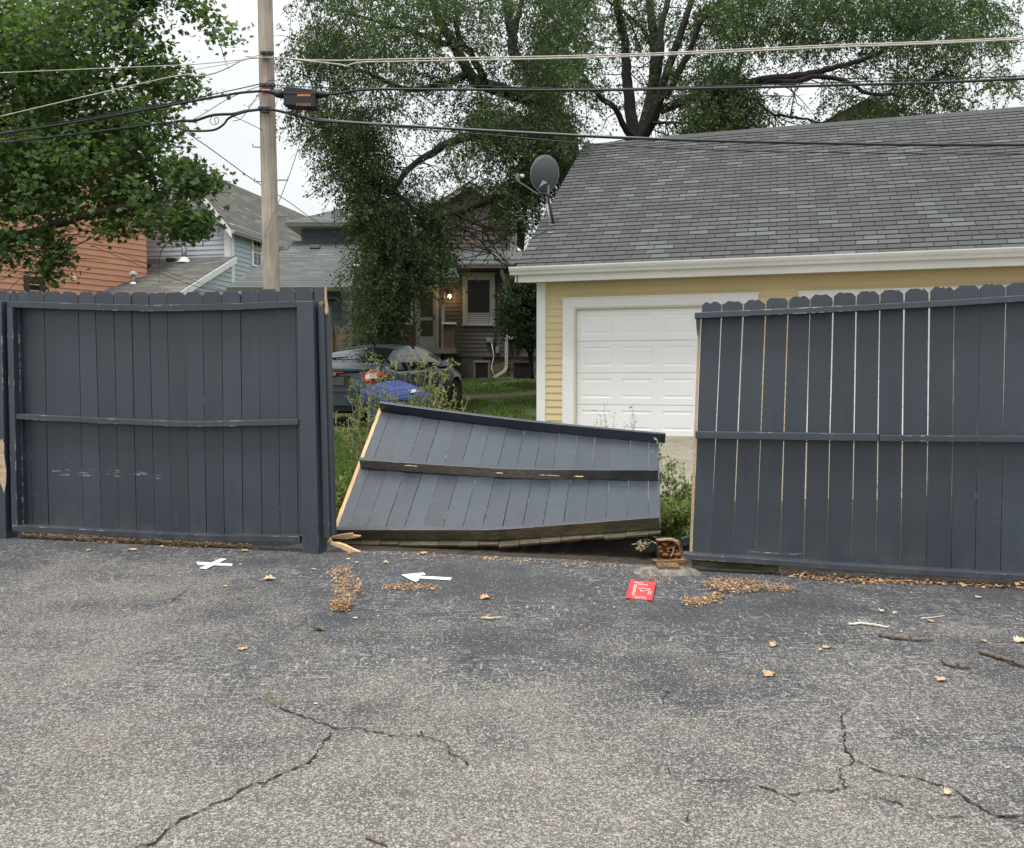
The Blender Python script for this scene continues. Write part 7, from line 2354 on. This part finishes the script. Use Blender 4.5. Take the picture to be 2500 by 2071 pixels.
# ================================================================ THINGS LYING ON THE ASPHALT
def flat_poly(name, pix, mat, z=0.004, th=0.002, parent=None):
    P = [ong(x, y, z) for x, y in pix]
    mb = MB(); mb.prism(P, V((0, 0, th)))
    return mb.build(name, mat, parent)
tx = thing("tape_cross", "white tape cross stuck on the asphalt in front of the bowed fence panel", "tape mark")
flat_poly("tape_strip", [(479, 1372.5), (483, 1379.5), (566, 1382), (568, 1377)], M['tape'], parent=tx)
flat_poly("tape_strip", [(487, 1388), (503, 1390), (554, 1365), (539, 1364)], M['tape'], z=0.0065, parent=tx)
ta = thing("tape_arrow", "white tape arrow on the asphalt pointing left, below the fallen panel", "tape mark")
flat_poly("tape_shaft", [(1014, 1406), (1013, 1412), (1099, 1417), (1103, 1411)], M['tape'], parent=ta)
flat_poly("tape_head", [(980, 1404), (1034, 1398.5), (1039, 1403.5), (1013, 1407), (1018, 1411), (1024, 1416), (1016, 1421), (1006, 1418)], M['tape'], z=0.0065, parent=ta)

cd = thing("red_card", "small red card with pale print lying on the asphalt below the concrete footing", "card")
K = [(1539.5, 1416.5), (1601.5, 1421.5), (1592, 1466), (1528, 1460)]
def cq(u, v): 
    x = (K[0][0] * (1 - u) + K[1][0] * u) * (1 - v) + (K[3][0] * (1 - u) + K[2][0] * u) * v
    y = (K[0][1] * (1 - u) + K[1][1] * u) * (1 - v) + (K[3][1] * (1 - u) + K[2][1] * u) * v
    return (x, y)
mb = MB()
nn_ = 8
def ch(u, v): return 0.006 + 0.010 * (abs(u - 0.5) * 2) ** 3 + 0.004 * sin(v * 5)
grid = [[ong(*cq(i / nn_, j / nn_), ch(i / nn_, j / nn_)) for i in range(nn_ + 1)] for j in range(nn_ + 1)]
for j in range(nn_):
    for i in range(nn_):
        mb.face([grid[j + 1][i], grid[j + 1][i + 1], grid[j][i + 1], grid[j][i]])
        dz = V((0, 0, -0.0012))
        mb.face([grid[j][i] + dz, grid[j][i + 1] + dz, grid[j + 1][i + 1] + dz, grid[j + 1][i] + dz])
cds = mb.build("card_sheet", M['card'], cd)
mb = MB()
def cmark(u0, v0, u1, v1):
    q = [ong(*cq(a_, b_), ch(a_, b_) + 0.0012) for a_, b_ in ((u0, v1), (u1, v1), (u1, v0), (u0, v0))]
    mb.face(q)
rr = random.Random(3)
# two short lines along the top, two along the bottom, a big vertical line of letters, a small column right
def glyph_row(u0, u1, v, hv, n_):
    for k in range(n_):
        a_ = u0 + (u1 - u0) * k / n_; b_ = a_ + (u1 - u0) / n_ * 0.72
        cmark(a_, v, b_, v + hv * 0.3)
        if rr.random() < 0.7: cmark(a_, v + hv * 0.3, a_ + (b_ - a_) * 0.4, v + hv)
        if rr.random() < 0.7: cmark(a_ + (b_ - a_) * 0.5, v + hv * 0.6, b_, v + hv)
glyph_row(0.18, 0.52, 0.08, 0.06, 6); glyph_row(0.33, 0.72, 0.17, 0.06, 7)
glyph_row(0.22, 0.74, 0.84, 0.05, 9); glyph_row(0.33, 0.78, 0.92, 0.05, 8)
def glyph_col(u, hu, v0, v1, n_, fill=0.72):
    for k in range(n_):
        a_ = v0 + (v1 - v0) * k / n_; b_ = a_ + (v1 - v0) / n_ * fill
        cmark(u, a_, u + hu * 0.3, b_)
        if rr.random() < 0.75: cmark(u + hu * 0.3, a_, u + hu, a_ + (b_ - a_) * 0.45)
        if rr.random() < 0.6: cmark(u + hu * 0.6, a_ + (b_ - a_) * 0.5, u + hu, b_)
glyph_col(0.19, 0.11, 0.22, 0.80, 13, 0.8)
glyph_col(0.78, 0.05, 0.52, 0.72, 5); glyph_col(0.86, 0.05, 0.50, 0.72, 5)
# drawn door-hanger shape
def cline(p, q, w_=0.012):
    d = V((q[0] - p[0], q[1] - p[1])).normalized() if False else None
    dx, dy_ = q[0] - p[0], q[1] - p[1]; l_ = math.hypot(dx, dy_); ox_, oy_ = -dy_ / l_ * w_, dx / l_ * w_
    mb.face([ong(*cq(a_, b_), ch(a_, b_) + 0.0013) for a_, b_ in ((p[0] - ox_, p[1] - oy_), (q[0] - ox_, q[1] - oy_), (q[0] + ox_, q[1] + oy_), (p[0] + ox_, p[1] + oy_))])
for p, q in (((0.36, 0.36), (0.46, 0.46)), ((0.46, 0.46), (0.50, 0.56)), ((0.50, 0.56), (0.84, 0.42)), ((0.46, 0.38), (0.84, 0.40))): cline(p, q)
mb.build("print", M['print'], cds, recalc=False)

def dead_leaf(px, py, sz, label, mat='leaf_dead', rot=0.0, curl=1.0, seed=0, group="fallen leaves scattered on the asphalt"):
    rr = random.Random(seed * 13 + 5)
    c = ong(px, py, 0.0); sz = sz * 0.74
    mb = MB()
    nu, nv = 10, 6
    ca, sa = cos(rot + rr.uniform(-0.4, 0.4)), sin(rot + rr.uniform(-0.4, 0.4))
    fold = rr.uniform(0.25, 0.9) * curl; bend = rr.uniform(-0.5, 0.8) * curl; tw = rr.uniform(-1.2, 1.2)
    asym = rr.uniform(0.55, 1.0)
    g_ = []
    for i in range(nu + 1):
        row = []
        u = i / nu
        env = math.sin(pi * min(0.985, max(0.015, u ** 0.85))) ** 0.8
        lob = 1 + 0.38 * math.sin(u * 21 + seed) * (1 if 0.1 < u < 0.9 else 0)
        for j in range(nv + 1):
            v = j / nv * 2 - 1
            wv_ = env * lob * 0.40 * (asym if v < 0 else 1.0)
            x = (u - 0.5) * sz; y = v * wv_ * sz
            z = sz * (fold * abs(v) ** 1.4 * wv_ * (0.9 if v > 0 else 0.45) + bend * (u - 0.5) ** 2 * 0.9 + 0.16 * tw * (u - 0.5) * v) + sz * 0.10 * noise.noise(V((u * 4, v * 2, seed * 1.7)))
            row.append(V((c.x + x * ca - y * sa, c.y + x * sa + y * ca, z)))
        g_.append(row)
    lo = min(p.z for r_ in g_ for p in r_)
    for r_ in g_:
        for p in r_: p.z += 0.003 - lo
    for th in (0, 0.0012):
        for i in range(nu):
            for j in range(nv):
                q = [g_[i][j], g_[i + 1][j], g_[i + 1][j + 1], g_[i][j + 1]]
                if th: q = [p + V((0, 0, th)) for p in q]
                else: q = q[::-1]
                mb.face(q)
    if seed % 3: mb.tube([g_[0][nv // 2], g_[0][nv // 2] + V((-ca, -sa, 0.15)) * sz * 0.3], [0.0012, 0.0008], 4)
    o = mb.build("fallen_leaf", M[mat], recalc=False)
    merge(o)
    tag(o, label, "leaf", group)
    return o
LV = [
    (597, 1347, 0.065, "curled tan leaf just below the bowed panel, left of the thick post", 'leaf_dead', 0.3),
    (556, 1345, 0.04, "small dark brown scrap between the tape cross and the bowed panel", 'stickm', 0.1),
    (589, 1380, 0.035, "small yellow-tan leaf just right of the white tape cross", 'leaf_dead', 1.0),
    (218, 1346, 0.05, "orange-brown leaf under the left half of the bowed panel", 'leaf_dead', 0.5),
    (322, 1345, 0.085, "broad crumpled brown leaf left of the tape cross, near the fence", 'leaf_dead', 0.2),
    (393, 1338, 0.05, "flat tan leaf at the fence line above the tape cross", 'leaf_pale', 0.0),
    (765, 1393, 0.06, "pale scrap leaf above the tall pile of wood crumbs", 'leaf_pale', 2.2),
    (658, 1417, 0.09, "pale flat scrap left of the tall pile of wood crumbs", 'leaf_pale', 0.1),
    (549, 1434, 0.035, "small orange leaf scrap below the tape cross", 'leaf_dead', 0.1),
    (850, 1367, 0.045, "whitish leaf just in front of the split end of the fallen panel", 'leaf_pale', 0.1),
    (873, 1376, 0.05, "folded tan leaf between the split rail end and the tape arrow", 'leaf_dead', 1.2),
    (942, 1377, 0.05, "pale half-curled leaf above the tape arrow", 'leaf_pale', 0.0),
    (1033, 1354, 0.085, "dark orange crumpled leaf against the fallen panel's bottom rail", 'leaf_dead', 0.4),
    (1212, 1362, 0.05, "cream leaf near the kink of the fallen panel's bottom rail", 'leaf_pale', 0.6),
    (1186, 1463, 0.085, "folded golden leaf to the right of the tape arrow", 'leaf_dead', 0.15),
    (780, 1540, 0.085, "dark brown crumpled leaf alone below the tall pile of wood crumbs", 'stickm', 0.0),
    (593, 1587, 0.06, "thin curved tan leaf left of centre on the mid asphalt", 'leaf_dead', 0.5),
    (1878, 1650, 0.075, "biggest tan leaf, alone in the middle right of the asphalt", 'leaf_dead', 0.4),
    (1890, 1579, 0.06, "brown leaf above and right of the biggest tan leaf", 'leaf_dead', 0.1),
    (2004, 1590, 0.045, "yellow leaf of a touching pair, below the bleached twig", 'leaf_pale', 0.8),
    (2018, 1583, 0.06, "brown leaf of a touching pair, below the bleached twig", 'leaf_dead', 0.2),
    (2273, 1519, 0.055, "tan leaf right of the bleached twig", 'leaf_dead', 1.4),
    (2403, 1569, 0.045, "small tan leaf above the thick bark stick at the right edge", 'leaf_dead', 1.0),
    (2492, 1569, 0.09, "yellow leaf cut by the photo's right edge", 'leaf_pale', 0.1),
    (2300, 1664, 0.06, "narrow brown leaf below the curved bark stick", 'leaf_dead', 0.1),
    (2315, 1941, 0.04, "small olive leaf near the branching crack at lower right", 'leaf_pale', 0.0),
    (2352, 1372 + 60, 0.06, "pale leaf at the edge of the litter under the right-hand panel", 'leaf_pale', 0.9),
    (2389, 1461, 0.055, "cream curled leaf below the right-hand end of the fence", 'leaf_pale', 0.3),
    (2153, 1495, 0.05, "small bundle-like straw leaf above the bleached twig", 'leaf_pale', 0.5),
    (772, 1721, 0.02, "tiny pale pebble-like scrap right of the green tuft", 'leaf_pale', 0.5),
    (867, 1511, 0.035, "tiny cream wood chip below the tall crumb pile, to its right", 'fresh', 0.1),
    (2243, 1760, 0.028, "small pale clod on the right-hand asphalt above the cracks", 'leaf_pale', 0.6),
]
for i, (px, py, sz, lab, mt, rt) in enumerate(LV):
    dead_leaf(px, py, sz, lab, mt, rt, 0.6 + 0.5 * ((i * 37) % 10) / 10, i)

def stick(pix, r, mat, label, seed=0, name="stick"):
    rr = random.Random(seed)
    P = [ong(x, y, 0.0) + V((0, 0, r * 1.05)) for x, y in pix]
    fine = []
    for a_, b_ in zip(P, P[1:]):
        for k in range(5): fine.append(a_.lerp(b_, k / 5) + V((rr.gauss(0, r * 0.3), rr.gauss(0, r * 0.3), abs(rr.gauss(0, r * 0.2)))))
    fine.append(P[-1])
    mb = MB(); mb.tube(fine, [r * (1 - 0.45 * k / (len(fine) - 1)) * rr.uniform(0.8, 1.25) for k in range(len(fine))], 7)
    for k in (len(fine) // 3, 2 * len(fine) // 3):
        mb.tube([fine[k], fine[k] + V((rr.uniform(-1, 1), rr.uniform(-1, 1), 0.5)).normalized() * r * 3.2], [r * 0.5, r * 0.25], 5)
    return tag(mb.build(name, M[mat], smooth=True), label, "stick")
stick([(2148, 1555), (2180, 1562), (2225, 1566), (2276, 1567)], 0.009, 'stickm', "straight dark bark stick right of the biggest tan leaf", 1)
stick([(2300, 1614), (2312, 1626), (2335, 1633), (2368, 1635)], 0.008, 'stickm', "short curved dark bark stick near the right edge", 2)
stick([(2393, 1598), (2430, 1608), (2470, 1622), (2520, 1640)], 0.011, 'stickm', "thick bark stick running off the photo's right edge", 3)
stick([(2073, 1528), (2100, 1526), (2130, 1529), (2170, 1535)], 0.007, 'bone', "bleached white twig on the dark asphalt", 4, "twig")
stick([(2250, 1512), (2280, 1509), (2306, 1505)], 0.003, 'bone', "very thin pale twig beside a tan leaf", 5, "twig")
stick([(1175, 1513), (1195, 1514), (1222, 1512)], 0.007, 'leaf_pale', "short flat olive twig below the golden leaf", 6, "twig")
stick([(895, 2048), (920, 2058), (945, 2069)], 0.004, 'stickm', "thin reddish twig at the photo's bottom edge", 7, "twig")
stick([(2180, 1500), (2190, 1496)], 0.004, 'bone', "tiny pale twig stub above the bleached twig", 8, "twig")

def litter(polys, n_, label, seed, s0=0.007, s1=0.024, hump=0.02, mats=None, leafy=0.2):
    """heap of small wood crumbs and leaf bits: countless, so one object"""
    rg = random.Random(seed)
    vs = []; mi = []
    pts = []
    tot = len(polys)
    for _ in range(n_):
        poly = polys[rg.randrange(tot)]
        xs_ = [p[0] for p in poly]; ys_ = [p[1] for p in poly]
        for _t in range(30):
            px, py = rg.uniform(min(xs_), max(xs_)), rg.uniform(min(ys_), max(ys_))
            if in_poly(px, py, poly): break
        px += rg.gauss(0, 2.5); py += rg.gauss(0, 1.6)
        c = ong(px, py, 0.0); c.z = 0.003 + abs(rg.gauss(0, hump))
        l_ = rg.uniform(s0, s1); wd = l_ * (rg.uniform(0.12, 0.3) if rg.random() > leafy else rg.uniform(0.5, 0.8))
        a_ = rg.uniform(0, pi)
        d = V((cos(a_), sin(a_), rg.gauss(0, 0.25))).normalized()
        s_ = d.cross(V((rg.gauss(0, 0.4), rg.gauss(0, 0.4), 1))).normalized()
        vs += [tuple(c - d * l_ / 2), tuple(c + s_ * wd / 2 - d * l_ * 0.1), tuple(c + d * l_ / 2), tuple(c - s_ * wd / 2 + d * l_ * 0.1)]
        mi.append(rg.choice((0, 0, 1, 2)))
    ms = mats or [M['crumb'], M['leaf_dead'], M['stickm']]
    o = numpy_mesh("wood_litter", np.array(vs), np.arange(len(vs)).reshape(-1, 4), ms, None, 4, np.array(mi))
    return tag(o, label, kind='stuff')
M['crumb'] = simple("rotten_crumbs", (0.44, 0.26, 0.13), 0.9, 0.5, 60)
litter([[(812, 1390), (850, 1388), (862, 1412), (880, 1432), (886, 1450), (868, 1466), (845, 1470), (815, 1462), (812, 1430), (804, 1410)], [(806, 1480), (850, 1472), (862, 1480), (848, 1496), (815, 1494)]], 2600, "tall pile of brown wood crumbs on the asphalt below the left end of the fallen panel", 1, hump=0.022)
litter([[(925, 1435), (960, 1429), (1010, 1428), (1070, 1434), (1068, 1441), (1000, 1444), (940, 1440)]], 800, "thin streak of wood crumbs under the tape arrow", 2, hump=0.006)
litter([[(1706, 1430), (1735, 1421), (1780, 1417), (1850, 1424), (1950, 1442), (1940, 1447), (1850, 1445), (1800, 1452), (1760, 1448)]], 2300, "wide heap of wood crumbs in front of the right-hand panel's left end", 3, hump=0.014)
litter([[(1660, 1476), (1670, 1465), (1720, 1462), (1755, 1450), (1770, 1460), (1740, 1474), (1690, 1483)]], 1100, "smaller heap of wood crumbs right of the red card", 4, hump=0.010)
litter([[(1868, 1396), (2000, 1404), (2200, 1416), (2500, 1432), (2500, 1440), (2300, 1428), (2150, 1428), (1980, 1418), (1890, 1404)]], 1500, "drift of dead leaves and crumbs along the foot of the right-hand panel", 5, 0.010, 0.036, 0.009, leafy=0.4)
litter([[(50, 1306), (200, 1311), (400, 1322), (600, 1334), (640, 1342), (560, 1338), (400, 1331), (200, 1321), (60, 1313)]], 2400, "drift of tan leaf bits along the foot of the bowed panel", 6, 0.010, 0.034, 0.007, [M['leaf_dead'], M['crumb'], M['leaf_pale']], 0.5)
litter([[(820, 1345), (1200, 1362), (1500, 1378), (1590, 1390), (1500, 1386), (1200, 1370), (830, 1352)]], 700, "thin line of crumbs under the fallen panel's bottom rail", 7, 0.008, 0.025, 0.006)
litter([[(1575, 1403), (1612, 1406), (1640, 1416), (1620, 1424), (1580, 1416)]], 160, "few crumbs behind the red card", 8, 0.008, 0.02, 0.004)
litter([[(0, 1400), (2500, 1420), (2500, 1560), (1200, 1560), (0, 1500)]], 420, "tiny scattered specks of wood and leaf over the asphalt near the fence", 9, 0.005, 0.016, 0.002, [M['crumb'], M['leaf_pale'], M['leaf_pale']], 0.5)

o = grass("under_panel_grass", 2600, lambda rg, n: (lambda x, k: np.stack([x, 6.60 - 0.235 * x - 0.0 + k, zter(6.6) + 0 * x - 0.02], 1))(rg.uniform(0.0, 1.0, n), rg.uniform(0.05, 0.7, n)), 0.10, 0.004, 8)
o["label"] = "dark weedy growth under the raised right end of the fallen panel"
rg_ = np.random.default_rng(91)
def low_leaves(x0, x1, d0, d1, n_, z0, z1, name, lab):
    x = rg_.uniform(x0, x1, n_); y = 6.60 - 0.235 * x + rg_.uniform(d0, d1, n_)
    P = np.stack([x, y, rg_.uniform(z0, z1, n_)], 1)
    a_ = unit(rg_.normal(size=(n_, 3)) + np.array([0, 0, 0.3])) * rg_.uniform(0.02, 0.055, (n_, 1))
    b_ = unit(np.cross(a_, rg_.normal(size=(n_, 3)))) * rg_.uniform(0.004, 0.011, (n_, 1))
    o = leaves_quads(name, P, a_, b_, M['bush']); tag(o, lab, kind='stuff')
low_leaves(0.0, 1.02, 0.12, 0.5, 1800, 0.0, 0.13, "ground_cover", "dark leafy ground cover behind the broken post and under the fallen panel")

# every thing's empty goes to the thing's base
bpy.context.view_layer.update()
for r_ in [o for o in COL.objects if o.type == 'EMPTY' and o.parent is None]:
    lo = [1e9] * 3; hi = [-1e9] * 3
    for ch_ in r_.children_recursive:
        if ch_.type != 'MESH': continue
        n_ = len(ch_.data.vertices)
        a_ = np.empty(n_ * 3, dtype=np.float32); ch_.data.vertices.foreach_get('co', a_); a_ = a_.reshape(-1, 3)
        for k in range(3):
            lo[k] = min(lo[k], float(a_[:, k].min())); hi[k] = max(hi[k], float(a_[:, k].max()))
    c_ = V(((lo[0] + hi[0]) / 2, (lo[1] + hi[1]) / 2, lo[2]))
    r_.location = c_
    for ch_ in r_.children: ch_.location = -c_
